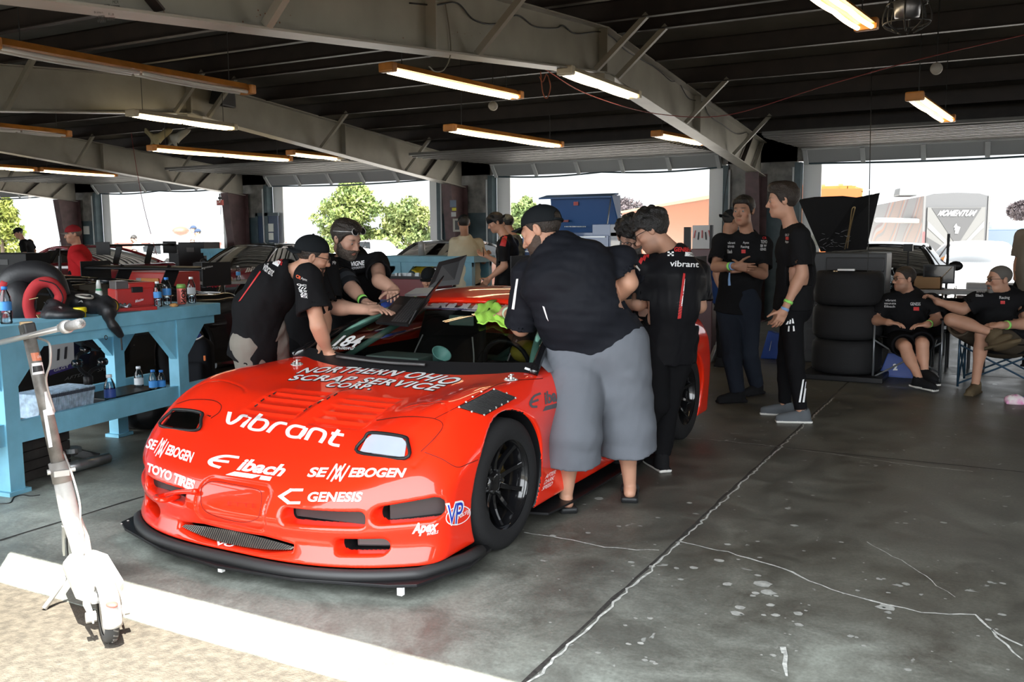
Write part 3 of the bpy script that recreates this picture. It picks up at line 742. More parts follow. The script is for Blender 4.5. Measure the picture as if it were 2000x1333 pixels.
ROWS={0.0:[.30,.36,.425,.487,.538,.583,.638,.682,.712,.738,.765,.78,.79,.82,.86,.86,.84,.78],
        0.25:[.30,.36,.425,.487,.538,.583,.638,.682,.708,.735,.765,.78,.79,.82,.86,.86,.84,.78],
        0.45:[.29,.35,.420,.485,.545,.592,.645,.688,.712,.738,.765,.78,.79,.82,.86,.86,.84,.78],
        0.62:[.28,.33,.410,.485,.556,.612,.672,.716,.742,.755,.772,.785,.80,.83,.87,.875,.85,.78],
        0.74:[.26,.31,.395,.475,.553,.618,.692,.742,.768,.770,.780,.79,.80,.84,.885,.89,.86,.78],
        0.84:[.24,.28,.36,.440,.530,.600,.682,.735,.758,.760,.765,.77,.78,.83,.88,.885,.85,.76],
        0.93:[.20,.24,.30,.38,.46,.52,.60,.655,.68,.685,.69,.69,.70,.76,.81,.82,.78,.70]}
LXT=sorted(ROWS)
def ztop_car(ax,y):
    cols=np.stack([spline(LYT,ROWS[k],y)for k in LXT],-1)
    i=np.clip(np.searchsorted(LXT,ax)-1,0,len(LXT)-2); T=np.array(LXT); t=np.clip((ax-T[i])/(T[i+1]-T[i]),0,1.25)
    p1=np.take_along_axis(cols,i[...,None],-1)[...,0]; p2=np.take_along_axis(cols,(i+1)[...,None],-1)[...,0]
    p0=np.take_along_axis(cols,np.maximum(i-1,0)[...,None],-1)[...,0]; p3=np.take_along_axis(cols,np.minimum(i+2,len(LXT)-1)[...,None],-1)[...,0]
    return 0.5*(2*p1+(-p0+p2)*t+(2*p0-5*p1+4*p2-p3)*t**2+(-p0+3*p1-3*p2+p3)*t**3)
HOODV=[(-0.40,-0.035,-0.44,-0.09),(0.05,0.40,-0.44,-0.09)]
def body_sdf(P):
    x,y,z=P[...,0],P[...,1],P[...,2]; ax=np.abs(x)
    zt=ztop_car(ax,y)
    
    for(x0,x1,y0,y1)in HOODV:
        m=np.clip((x-x0)/0.03,0,1)*np.clip((x1-x)/0.03,0,1)*np.clip((y-y0)/0.03,0,1)*np.clip((y1-y)/0.05,0,1)
        ph=((y-y0)/0.07)%1.0
        zt=zt-m*(0.004+0.013*ph)
    zt=zt+0.012*np.clip(1-ax/0.05,0,1)*np.clip((y+0.5)/0.1,0,1)*np.clip((0.0-y)/0.1,0,1)
    
    ex=(ax-0.62)/0.17; ey=(y+0.36)/0.16
    zt=zt+0.016*np.exp(-(ex**4+ey**4))
    f_top=(z-zt)*0.93
    
    wz=spline([0.0,0.12,0.25,0.40,0.55,0.70,0.9],[0.90,0.915,0.925,0.935,0.935,0.915,0.87],z)
    arch=np.exp(-((y/0.42)**2))+np.exp(-(((y-2.654)/0.46)**2))
    wl=wz+0.018*arch*np.exp(-((z-0.52)/0.22)**2)+0.03*np.clip((y-1.6)/0.8,0,1)
    cove=np.exp(-(((y-0.62)/0.20)**2))*np.exp(-(((z-0.40)/0.17)**2))
    wl=wl-0.06*cove
    f_side=ax-wl
    
    plan=-0.872+0.300*(ax/0.92)**3.1
    sec=spline([0.0,0.10,0.14,0.20,0.28,0.36,0.44,0.52,0.7],[-0.02,-0.032,-0.018,0.004,-0.010,-0.005,0.02,0.07,0.25],z)
    f_front=(plan+sec-y)*0.9
    f=smax(f_top,f_side,0.09); f=smax(f,f_front,0.06)
    yr=3.52-0.25*(ax/0.95)**3
    f=smax(f,y-yr,0.10); f=smax(f,0.115-z,0.02)
    
    tub=np.maximum.reduce([ax-0.74,0.50+0.02*ax-y,y-2.2,0.30-z]); f=smax(f,-tub,0.02)
    
    for yc,rr_,xin in((0.0,0.350,0.60),(2.654,0.355,0.58)):
        cyl=np.maximum(np.sqrt((y-yc)**2+(z-0.318)**2)-rr_,xin-ax); f=smax(f,-cyl,0.012)
    def rb2(cx,cz,hx,hz,r,sh=0.0,depth=-0.56,tilt=0.0):
        u=ax-cx; v=z-cz-sh*u
        qx=np.abs(u)-hx+r; qz=np.abs(v)-hz*(1+tilt*u/hx)+r
        d=np.sqrt(np.maximum(qx,0)**2+np.maximum(qz,0)**2)+np.minimum(np.maximum(qx,qz),0)-r
        return np.maximum(d,y-depth)
    ypl=-0.872+0.300*(ax/0.92)**3.1
    f=smax(f,-rb2(0.475,0.317,0.185,0.032,0.024,0.02,-0.60),0.020)      
    f=smax(f,-rb2(0.80,0.345,0.115,0.042,0.036,0.10,-0.36,0.15),0.020)   
    f=smax(f,-rb2(0.635,0.200,0.105,0.032,0.030,0.02,-0.56),0.022)      
    f=smax(f,-np.maximum(np.maximum(ax-0.34,np.abs(z-0.165-0.01*(ax/0.34)**2)-0.034*np.clip(1.25-(ax/0.36)**2,0.05,1)),y+0.60),0.02)   
    
    q=np.maximum(np.abs(x)-0.205+0.05,0)**2+np.maximum(np.abs(z-0.322)-0.090+0.05,0)**2
    dpl=np.sqrt(q)-0.05
    f=f+0.0055*np.exp(-(dpl/0.006)**2)*(y<-0.6)
    
    u=ax-0.622; vv=(y+0.555)*0.62+(z-0.585)*0.78; nn=-(y+0.555)*0.78+(z-0.585)*0.62
    hw=0.090-0.12*(vv); q=np.maximum(np.abs(u)-hw+0.02,0)**2+np.maximum(np.abs(vv)-0.048+0.02,0)**2
    pk=np.maximum(np.sqrt(q)-0.02,-nn-0.075); f=smax(f,-pk,0.008)
    
    lid=np.sqrt(((ax-0.62)/0.205)**2+((y+0.46)/0.255)**2); dl=(lid-1)*0.22
    f=f+0.0045*np.exp(-(dl/0.006)**2)*(z>0.5)*(y>-0.60)*(ax>0.5)
    return f
def newton(fn,V,n=3,e=1e-3):
    for _ in range(n):
        f=fn(V); g=np.stack([(fn(V+np.eye(3)[i]*e)-fn(V-np.eye(3)[i]*e))/(2*e)for i in range(3)],-1)
        g2=np.maximum((g**2).sum(-1),0.2); s=np.clip(f,-0.01,0.01)/g2; V=V-s[:,None]*g
    return V
xs=np.arange(-1.0,1.001,0.0085)
ysg=np.concatenate([np.arange(-1.02,0.62,0.0085),np.arange(0.62,3.7,0.024)])
zsg=np.concatenate([np.arange(0.06,0.92,0.0085)])
Fv=np.empty((len(xs),len(ysg),len(zsg)),np.float32)
for i0 in range(0,len(xs),40):
    g=np.stack(np.meshgrid(xs[i0:i0+40],ysg,zsg,indexing='ij'),-1); Fv[i0:i0+40]=body_sdf(g)
V,Q=nets(Fv,xs,ysg,zsg)
V=newton(body_sdf,V,2)
CAR=thing('race_car','bright red racing coupe covered in white sponsor lettering, its front towards the viewer','car',CO)
body=mesh_obj('body',c2w(V),Q,RED,CAR)

body.data.materials.append(SATB)
cen=V[Q].mean(1); axx=np.abs(cen[:,0]); yv,zv=cen[:,1],cen[:,2]
plan=-0.872+0.300*(axx/0.92)**3.1
inside=np.zeros(len(Q),bool)
for yc,r_ in((0.0,0.352),(2.654,0.357)):inside |=(np.hypot(yv-yc,zv-0.318)<r_-0.0+0.003)&(axx<0.925)&(np.hypot(yv-yc,zv-0.318)>0.2)
inside |=(yv>plan+0.075)&(yv<-0.3)&(zv<0.42)&(axx<0.93)&(zv>0.115)&(axx<0.90)
inside |=(axx<0.745)&(yv>0.49)&(yv<2.22)&(zv<0.77)
inside |= zv<0.118
vv=(yv+0.555)*0.62+(zv-0.585)*0.78; nn=-(yv+0.555)*0.78+(zv-0.585)*0.62
inside |=(np.abs(axx-0.622)<0.12)&(np.abs(vv)<0.06)&(nn<-0.030)
body.data.polygons.foreach_set('material_index',inside.astype(np.int32))
BODYB=bvh_of(body)
def cmb_build(mb,name,m,parent=CAR,**k):return mb.build(name,m,parent,xf=c2w,**k)

def plan_curve(off,n=40,xm=0.94,yend=-0.25,k=1.0):
    P=[]
    for i in range(-n,n+1):
        x=xm*i/n; P.append(A(x,-0.872+0.300*(abs(x)/0.92)**3.1-off,0))
    return P
spl=[(-0.955,-0.22),(-0.985,-0.45),(-0.90,-0.74),(-0.80,-0.80),(-0.40,-0.925),(0.0,-0.965),(0.40,-0.925),(0.80,-0.80),(0.90,-0.74),(0.985,-0.45),(0.955,-0.22)]
mb=MB(); mb.prism([(x,y,0.062)for x,y in spl]+[(0.5,0.1,0.062),(-0.5,0.1,0.062)],(0,0,0.014)); spo=cmb_build(mb,'splitter',SATB,bevel=0.003)
lip=[]
for i in range(-40,41):
    x=0.925*i/40; y=-0.872+0.300*(abs(x)/0.92)**3.1; lip.append(A(x,y-0.03,0))
for s in(0,):
    lip=[A(-0.945,-0.30,0)]+[A(-0.94,-0.42,0)]+lip[3:-3]+[A(0.94,-0.42,0),A(0.945,-0.30,0)]
mb=MB()
n=len(lip); rows=[(0.012,0.074),(0.020,0.085),(0.014,0.112),(-0.010,0.116),(-0.03,0.10),(-0.03,0.074)]
V_=[]
for i,p in enumerate(lip):
    d=nrm(lip[min(i+1,n-1)]-lip[max(i-1,0)]); nn_=A(-d[1],d[0],0)
    for(o_,z_)in rows:V_.append(A(p[0],p[1],0)+nn_*o_+A(0,0,z_))
m_=len(rows); F_=[(i*m_+k,(i+1)*m_+k,(i+1)*m_+(k+1)%m_,i*m_+(k+1)%m_)for i in range(n-1)for k in range(m_)]
mb.add(V_,F_+[tuple(range(m_)),tuple((n-1)*m_+k for k in range(m_))[::-1]]); cmb_build(mb,'front_lip',mat('lip_rubber',(0.020,0.020,0.021),0.55),smooth=True)
for(px,py)in((237,1024),(250,1018),(427,1095),(440,1088),(766,1116),(777,1108)):
    p=w2c(onz(px,py,0.077)); mb=MB(); mb.lathe([(0.0,0),(0.006,0),(0.005,0.003),(0,0.004)],p,n=8); cmb_build(mb,'splitter_bolt',mat('bolt_steel',(0.75,0.75,0.72),0.3,0.6))
for x in(-0.02,0.84):
    mb=MB(); mb.bb((x-0.012,-0.93 if x<0.5 else-0.78,0.03),(x+0.012,-0.91 if x<0.5 else-0.76,0.062)); cmb_build(mb,'splitter_foot',WHITE)

GRL=mat('intake_mesh',(0.035,0.03,0.03),0.5)
for s in(-1,1):
    mb=MB(); mb.box((s*0.475,-0.745,0.325),(0.40,0.01,0.075),rotz(s*0.12)); cmb_build(mb,'intake_mesh',GRL)
    mb=MB(); mb.box((s*0.80,-0.56,0.345),(0.26,0.01,0.11),rotz(s*0.75)); cmb_build(mb,'intake_mesh',GRL)
    mb=MB(); mb.box((s*0.642,-0.66,0.20),(0.17,0.02,0.052),rotz(s*0.42)); cmb_build(mb,'fog_lamp_cover',mat('smoked_cover',(0.045,0.045,0.045),0.3,coat=0.5),bevel=0.008)
def mouthp(u,v,d=0.0):
    x=-0.335+0.67*u; return A(x,-0.862-d+0.300*(abs(x)/0.92)**3.1+0.012*v,0.148+0.02*(2*u-1)**2+(0.050*v-0.008)*(1.15-(2*u-1)**2))
mb=MB(); mb.grid(lambda u,v:tuple(mouthp(u,v)),30,4)
mouth=cmb_build(mb,'mouth_grille',CARB)
MESHL=mat('woven_mesh_wire',(0.22,0.20,0.17),0.4,0.7); mb=MB()
for k in range(54):
    u0=k/54; f_=lambda u,v:mouthp(u,v,0.002)
    mb.tube([f_(u0,0),f_(min(1,u0+0.03),1)],0.0017,4)
cmb_build(mb,'mesh_wire',MESHL)

pts=[onz(383,960,0.36),onz(345,962,0.33),onz(322,968,0.30),onz(303,972,0.315),onz(318,978,0.315),onz(350,970,0.30)]
mb=MB(); mb.tube(catmull(pts,6),0.012,8); mb.build('tow_strap',RED,CAR,smooth=True)

frost=bpy.data.materials.new('frosted_lens'); frost.use_nodes=True; _n=frost.node_tree; _b=_n.nodes['Principled BSDF']; _b.inputs['Base Color'].default_value=(0.42,0.47,0.54,1); _b.inputs['Roughness'].default_value=0.18; _b.inputs['Alpha'].default_value=0.62; _b.inputs['Coat Weight'].default_value=0.6
HLG=glass('headlamp_lens',(0.86,0.88,0.90),1.6,0.03)
for s,nm in((-1,'dark'),(1,'frosted')):
    base=A(s*0.628,-0.555,0.588); eu=A(1,0,0); ev=A(0,0.62,0.78); en=A(0,-0.78,0.62)
    base=base+en*0.012
    q=lambda u,v,n_:base+eu*(s*u*1.16)+ev*(v*.82)+en*n_
    root=None
    mb=MB(); pl_=[(-0.105,-0.055),(0.10,-0.055),(0.085,0.03),(0.055,0.055),(-0.08,0.055),(-0.10,0.02)]
    hs=mat('headlamp_bowl_dark',(0.012,0.012,0.014),0.3)if s<0 else mat('headlamp_bowl',(0.50,0.53,0.58),0.25)
    mb.prism([q(u,v,-0.055)for u,v in pl_],-en*0.01)
    hl=cmb_build(mb,'headlamp',hs)
    ring=catmull([q(u*1.06,v*1.10,0.0)for u,v in pl_],5,True); mb=MB(); mb.tube(ring,0.008,8,closed=True); cmb_build(mb,'lamp_surround',SATB,hl,smooth=True)
    for uu in(-0.045,0.045):
        mb=MB(); mb.lathe([(0.0,0.0),(0.022,0.0),(0.034,0.028),(0.036,0.030),(0.038,0.028)],q(uu,0.005,-0.052),en,20,cap=False); cmb_build(mb,'reflector',mat('chrome',(0.75,0.77,0.8),0.12,1.0),hl,smooth=True)
        mb=MB(); mb.ell(q(uu,0.005,-0.04),(0.019,0.019,0.019)); cmb_build(mb,'projector',mat('lamp_glass',(0.55,0.6,0.68)if s>0 else(0.1,0.06,0.2),0.08),hl,smooth=True)
    mb=MB(); mb.prism([q(u,v,-0.004)for u,v in pl_],en*0.003); cmb_build(mb,'lens',HLG if s<0 else frost,hl)

def make_wheel(nm,x,y,steer=0.0,R=0.316,wd=0.29,rr_=0.225):
    s=1 if x>0 else-1; c=A(x,y,R); ax_=A(s*math.cos(steer),math.sin(steer)*s,0)
    prof=[(rr_-0.01,-wd/2+0.01),(rr_+0.02,-wd/2),(R-0.03,-wd/2+0.004),(R-0.006,-wd/2+0.022),(R,-wd/2+0.045),(R,wd/2-0.045),(R-0.006,wd/2-0.022),(R-0.03,wd/2-0.004),(rr_+0.02,wd/2),(rr_-0.01,wd/2-0.01)]
    mb=MB(); mb.lathe(prof,c,ax_,72,cap=False); t=cmb_build(mb,'tyre',RUBB,smooth=True)
    prof=[(rr_-0.02,wd/2-0.03),(rr_+0.006,wd/2-0.006),(rr_-0.004,wd/2-0.008),(rr_-0.022,wd/2-0.035),(rr_-0.03,wd/2-0.10),(rr_-0.03,-wd/2+0.02)]
    mb=MB(); mb.lathe(prof,c,ax_,64,cap=False); wl=cmb_build(mb,'wheel_rim',GLOSSB,t,smooth=True)
    u,v,d=frame_of(ax_); h0=wd/2-0.085
    for k in range(10):
        a=2*math.pi*k/10+0.2; mb=MB(); rad=lambda aa:math.cos(aa)*u+math.sin(aa)*v
        tang=lambda aa:-math.sin(aa)*u+math.cos(aa)*v
        P=[]
        for t_ in np.linspace(0,1,7):
            r0=0.05+(rr_-0.022-0.05)*t_; hh=h0+0.050*t_**2.2-0.0 ; P.append((c+rad(a+0.06*t_)*r0+ax_*hh,tang(a),0.030-0.012*t_+0.008*t_**6))
        V_=[]
        for(p,tg,wv)in P:V_+=[p-tg*wv/2,p+tg*wv/2,p+tg*wv*0.35-ax_*0.03,p-tg*wv*0.35-ax_*0.03]
        F_=[(4*i+k2,4*i+(k2+1)%4,4*i+4+(k2+1)%4,4*i+4+k2)for i in range(6)for k2 in range(4)]
        mb.add(V_,F_+[(0,1,2,3),(27,26,25,24)]); cmb_build(mb,'spoke',GLOSSB,t,bevel=0.003)
    mb=MB(); mb.lathe([(0.0,h0+0.012),(0.035,h0+0.012),(0.06,h0+0.004),(0.07,h0-0.03)],c,ax_,24); cmb_build(mb,'hub',GLOSSB,t,smooth=True)
    for k in range(5):
        a=2*math.pi*k/5; p=c+(math.cos(a)*u+math.sin(a)*v)*0.055; mb=MB(); mb.cyl(p+ax_*(h0-0.01),p+ax_*(h0+0.018),0.009,n=6); cmb_build(mb,'lug_nut',mat('lug_steel',(0.12,0.12,0.12),0.3,0.9),t)
    mb=MB(); mb.lathe([(0.0,0),(0.16,0),(0.16,0.025),(0.0,0.025)],c+ax_*(-0.06),ax_,32); cmb_build(mb,'brake_disc',mat('disc_iron',(0.10,0.095,0.09),0.4,0.8),t)
    mb=MB(); mb.box(c+v*0.0+ax_*(-0.02)+A(0,0.12,0.02),(0.09,0.07,0.17)); cmb_build(mb,'brake_caliper',mat('caliper_gold',(0.20,0.13,0.03),0.4,0.3),t,bevel=0.01)
make_wheel('front',0.79,0.0); make_wheel('front',-0.79,0.0)
make_wheel('rear',0.80,2.654,R=0.325,wd=0.33); make_wheel('rear',-0.80,2.654,R=0.325,wd=0.33)

for s in(-1,1):
    mb=MB(); mb.prism([(s*0.80,0.36,0.055),(s*0.94,0.40,0.055),(s*0.965,0.70,0.055),(s*0.97,2.25,0.055),(s*0.80,2.28,0.055)],(0,0,0.012)); cmb_build(mb,'side_skirt',SATB)

def wsb(t):return A(0.80*t,0.375+0.135*abs(t)**2.2,0.778+0.022*abs(t)**2)
def wst(t):return A(0.585*t,1.235+0.075*abs(t)**2,1.070-0.035*abs(t)**2.5)
def wsf(t,v):
    a,b=wsb(t),wst(t); p=a+(b-a)*v; n_=A(0,-0.33,0.94); return p+n_*0.045*math.sin(math.pi*v)*(1-0.5*t*t)
def roof(t,v):
    y0=wst(t)[1]; yv_=[0,0.28,0.55,0.8,1.0]; y=y0+(2.05-y0)*v
    zc=np.interp(v,[0,.15,.35,.6,.8,1],[1.070,1.105,1.132,1.138,1.125,1.09]); wx=np.interp(v,[0,.3,.7,1],[.585,.60,.595,.57])
    return A(wx*t,y,zc-0.035*abs(t)**2.5-0.01*abs(t)**8)
WSG=glass('tinted_screen',(0.80,0.84,0.82),0.8,0.01)
mb=MB(); mb.grid(lambda u,v:wsf(2*u-1,0.06+0.80*v),24,12); ws=cmb_build(mb,'windscreen',WSG,smooth=True)
mb=MB(); mb.grid(lambda u,v:wsf(2*u-1,-0.07+0.145*v)+A(0,-0.0,0.002-0.012*(1-v)),24,4); cowl=cmb_build(mb,'cowl',SATB,smooth=True)
mb=MB(); mb.grid(lambda u,v:wsf(2*u-1,0.845+0.15*v)+A(0,-0.001,0.002),24,4); ban=cmb_build(mb,'screen_banner',mat('banner_black',(0.012,0.012,0.014),0.3,coat=0.5),smooth=True)
mb=MB(); mb.grid(lambda u,v:wsf(2*u-1,0.815+0.035*v)+A(0,-0.001,0.003),24,2); cmb_build(mb,'banner_stripe',mat('banner_purple',(0.035,0.022,0.16),0.3,coat=0.5),smooth=True)
mb=MB(); mb.grid(lambda u,v:roof(2*u-1,v),20,14); rf=cmb_build(mb,'roof_panel',RED,smooth=True,solid=-0.02)
for s in(-1,1):
    for nm,f0,w_ in(('pillar',lambda v:wsf(s,v)+A(s*0.008,0.006,0.0),0.028),):
        mb=MB(); mb.tube([f0(v)for v in np.linspace(-0.06,1.0,9)],0.026,8); cmb_build(mb,'windscreen_pillar',GLOSSB,smooth=True)
    mb=MB(); mb.tube([roof(s,v)+A(0,0,-0.012)for v in np.linspace(0,1,9)],0.022,8); cmb_build(mb,'roof_rail',GLOSSB,smooth=True)
    def sg(u,v,s=s):
        tp=wsf(s,0.1+0.9*u*2)if u<0.45 else roof(s,(u-0.45)/0.55); yb=0.56+1.75*u
        bt=A(s*(0.865+0.02*u),yb,0.775+0.06*u); return bt+(tp-bt)*v
    mb=MB(); mb.grid(sg,12,4); cmb_build(mb,'side_window',glass('side_glass',(0.35,0.38,0.38),1.0),smooth=True)
mb=MB(); mb.grid(lambda u,v:roof(2*u-1,1.0)*(1-v)+A(0.66*(2*u-1),3.0,0.90)*v,12,4); cmb_build(mb,'rear_window',mat('rear_screen',(0.01,0.01,0.012),0.1),smooth=True)

mb=MB(); mb.grid(lambda u,v:(-0.80+1.6*u,3.25+0.32*v,1.20+0.02*math.sin(3.1*v)-0.02*v),8,6); cmb_build(mb,'wing_blade',SATB,smooth=True,solid=0.02)
for s in(-1,1):
    mb=MB(); mb.bb((s*0.80-0.004,3.2,1.11),(s*0.80+0.004,3.6,1.32)); cmb_build(mb,'wing_end_plate',SATB)
    mb=MB(); mb.bb((s*0.45-0.008,3.3,0.82),(s*0.45+0.008,3.45,1.20)); cmb_build(mb,'wing_post',SATB)

def ct(name,pts,r,m=MINT,par=CAR):mb=MB(); mb.tube(catmull([A(*p)for p in pts],6)if len(pts)>2 else[A(*p)for p in pts],r,10); return cmb_build(mb,name,m,par,smooth=True)
for s in(-1,1):
    ct('cage_tube',[(s*0.70,0.70,0.35),(s*0.71,0.68,0.79),(s*0.60,1.05,0.99),(s*0.52,1.36,1.055),(s*0.52,1.9,1.07)],0.024)
    ct('cage_tube',[(s*0.70,0.74,0.72),(s*0.40,1.28,1.03)]if s<0 else[(s*0.70,0.80,0.72),(s*0.55,1.25,1.02)],0.020)
    ct('cage_tube',[(s*0.60,1.92,0.3),(s*0.60,1.94,0.8),(s*0.48,1.95,1.06)],0.024)
    ct('cage_tube',[(s*0.70,0.85,0.62),(s*0.62,1.9,0.62)],0.020)
ct('cage_tube',[(-0.52,1.36,1.045),(0.52,1.36,1.045)],0.024); ct('cage_tube',[(-0.5,1.95,1.06),(0.5,1.95,1.06)],0.024)
ct('cage_tube',[(-0.60,1.95,0.62),(0.60,1.95,0.62)],0.022); ct('cage_tube',[(-0.58,1.95,0.4),(0.46,1.95,1.05)],0.022); ct('cage_tube',[(-0.66,0.74,0.70),(0.66,0.74,0.70)],0.020)
mb=MB(); mb.grid(lambda u,v:(-0.70+1.4*u,0.55+0.30*v,0.735+0.02*math.sin(3.14*v)-0.04*v),12,5); cmb_build(mb,'dashboard',SATB,solid=0.03)
mb=MB(); mb.bb((-0.72,0.85,0.25),(0.72,0.87,0.70)); cmb_build(mb,'bulkhead',SATB)
for s,y0 in((-1,0),(1,0)):
    mb=MB()
    mb.grid(lambda u,v:(s*0.37+(u-0.5)*(0.50-0.16*max(0,v-0.6)),1.52+0.16*v-0.10*abs(2*u-1)**3,0.42+0.56*v),12,12); seat=cmb_build(mb,'seat',mat('seat_cloth',(0.012,0.012,0.013),0.8),solid=0.04,smooth=True)
    for k in(-1,1):ct('seat_piping',[(s*0.37+k*0.235,1.40,0.48),(s*0.37+k*0.245,1.44,0.66),(s*0.37+k*0.20,1.50,0.82)],0.005,WHITE,seat)
    decal_q=[w2c(p)for p in()]

sw_=[(0.37+0.15*math.cos(t),1.0-0.04*math.sin(t),0.74+0.14*math.sin(t))for t in np.arange(0,6.28,0.3)]
mb=MB(); mb.tube([A(*p)for p in sw_],0.014,8,closed=True); mb.tube([A(0.24,1.0,0.74),A(0.50,1.0,0.74)],0.012,6); mb.tube([A(0.37,1.0,0.74),A(0.37,0.85,0.66)],0.02,8); cmb_build(mb,'steering_wheel',SATB,smooth=True)
mb=MB(); mb.bb((-0.36,0.58,0.762),(0.02,0.80,0.80)); cmb_build(mb,'cage_tray',mat('tray_mint',(0.16,0.22,0.20),0.4),bevel=0.01)
mb=MB(); mb.lathe([(0.0,0),(0.03,0),(0.055,0.06),(0.06,0.065)],(0.10,0.66,0.78),(0.5,-0.2,0.6),20,cap=False); cmb_build(mb,'air_duct',mat('duct_mint',(0.25,0.55,0.50),0.4),smooth=True,solid=0.004)
mb=MB(); mb.ell((0.44,1.12,0.80),(0.10,0.10,0.07)); cmb_build(mb,'harness_pad',mat('yellow_pad',(0.35,0.28,0.02),0.7),smooth=True)
mb=MB(); mb.bb((-0.13,1.15,0.935),(0.05,1.16,1.0)); cmb_build(mb,'mirror',mat('mirror_grey_green',(0.22,0.33,0.28),0.25),bevel=0.01)

mb=MB(); mb.tube(catmull([wsf(-0.55,0.02)+A(0,-0.012,0.012),wsf(-0.1,0.015)+A(0,-0.014,0.014),wsf(0.25,0.02)+A(0,-0.012,0.012)],6),0.009,6); cmb_build(mb,'wiper',mat('wiper_grey',(0.06,0.06,0.06),0.35),smooth=True)
GS=bvh_of(ws,cowl,ban)
PINM=mat('pin_steel',(0.6,0.6,0.58),0.3,0.5)
def on_body(px,py,b=None):
    h=(b or BODYB).ray_cast(Vector(CAM),Vector(wray(px,py)).normalized()); return A(*h[0]),A(*h[1])
for(px,py)in((580,712),(998,742)):
    p,n_=on_body(px,py); mb=MB()
    u,v,d=frame_of(n_); mb.lathe([(0,0),(0.036,0),(0.034,0.003),(0,0.004)],p,n_,20)
    for a in np.arange(0,6.28,1.57):mb.lathe([(0,0.003),(0.006,0.003),(0.006,0.007),(0,0.007)],p+(u*math.cos(a)+v*math.sin(a))*0.027,n_,8)
    mb.cyl(p+n_*0.004,p+n_*0.03,0.007); mb.tube([p+n_*0.022-u*0.025,p+n_*0.022+u*0.025],0.004,6); mb.build('bonnet_pin',PINM,CAR)

def plate(quad,name):
    o=decal(name,patch(14,10),quad,BODYB,CARB,CAR,0.006)
    return o
vq=[(945,813),(1007,779),(968,763),(893,798)]
vq=[(893,798),(946,813),(1008,778),(964,762)]
plate(vq,'wing_vent'); mb=MB()
for k in range(22):
    t=(k+0.5)/22; a=np.array(vq[0])*(1-t)+np.array(vq[3])*t; b=np.array(vq[1])*(1-t)+np.array(vq[2])*t
    pts=[]
    for s_ in np.linspace(0.05,0.95,7):
        p,n_=on_body(*(a*(1-s_)+b*s_)); pts.append(p+n_*0.0075)
    mb.tube(pts,0.0022,4)
mb.build('vent_louvre',mat('louvre_dark',(0.055,0.055,0.055),0.25),CAR)
for(px,py)in((897,798),(910,788),(923,778),(940,768),(964,763),(920,806),(944,812),(955,804),(967,798),(978,792),(990,786),(1005,779),(988,770)):
    p,n_=on_body(px,py); mb=MB(); mb.lathe([(0,0.006),(0.006,0.006),(0.004,0.010),(0,0.011)],p,n_,8); mb.build('rivet',PINM,CAR)
for k in range(13):
    px,py=372+k*(520-372)/12,760-37*(k/12)**0.75
# ---- lettering
def L_(nm,tm,quad,m=DECW,b=None,off=0.002,bow=0.0):return decal(nm,tm,quad,b or BODYB,m,CAR,off,bow)
vib=[[(0,2),(0.12,0.5),(0.45,0.25),(0.95,1.0),(1.25,1.75),(1.75,1.8)],[(2.0,1.75),(1.55,0)],
       [(2.95,2.6),(2.25,0.25),(3.3,0.12),(3.75,1.1),(3.5,1.7),(2.62,1.65)],[(4.05,0),(4.45,1.2),(4.9,1.72),(5.6,1.75)],
       [(7.35,1.7),(6.3,1.7),(5.85,0.9),(6.1,0.12),(6.9,0.15),(7.3,0.7),(7.45,1.72),(7.05,0.0)],[(7.75,0),(8.1,1.7),(9.1,1.72),(9.35,1.1),(9.15,0)],
       [(10.5,2.3),(10.05,0.5),(10.3,0.12),(11.0,0.12)],[(9.9,1.65),(11.1,1.68)]]
L_('lettering',strokes(vib,0.40),[(436,831),(664,877),(676,838),(448,797)])
OUT=mat('decal_dark_outline',(0.015,0.012,0.012),0.5); OUTR=mat('decal_red_outline',(0.55,0.05,0.03),0.5)
for txt,q,bw in(('NORTHERN OHIO',[(578,731),(876,754),(906,741),(592,720)],10),('SCRAP SERVICE',[(561,744),(852,766),(872,754),(573,733.5)],5),('CORP.',[(634,757),(722,763),(730,753),(645,748)],1)):
    L_('lettering_outline',text_mesh(txt,0.06,0.28,1.1,0.12),[(q[0][0]-2,q[0][1]+1),(q[1][0]+2,q[1][1]+1),(q[2][0]+2,q[2][1]-1),(q[3][0]-2,q[3][1]-1)],OUT,off=0.0016,bow=bw)
    L_('lettering',text_mesh(txt,0.025,0.28,1.1,0.12),q,off=0.003,bow=bw)
def sennebogen(q):
    q=[np.array(p,float)for p in q]; at=lambda u,v:q[0]*(1-u)*(1-v)+q[1]*u*(1-v)+q[2]*u*v+q[3]*(1-u)*v
    sub=lambda u0,v0,u1,v1:[at(u0,v0),at(u1,v0),at(u1,v1),at(u0,v1)]
    L_('lettering',text_mesh('SE',0.035,0.25,1.0,0.15),sub(0,0.25,0.21,0.78)); L_('lettering',text_mesh('EBOGEN',0.035,0.25,1.0,0.15),sub(0.42,0.25,1,0.78))
    for du in(0.0,0.045):L_('lettering',strokes([[(0,0),(0.9,3),(1.1,0.0),(2.0,3)]],0.22,smooth=False),sub(0.20+du,0.0 if du else 0.12,0.38+du,1.0 if not du else 0.9))
sennebogen([(598,942),(790,942),(796,908),(604,906)])
sennebogen([(281,884),(372,916),(383,876),(294,848)])
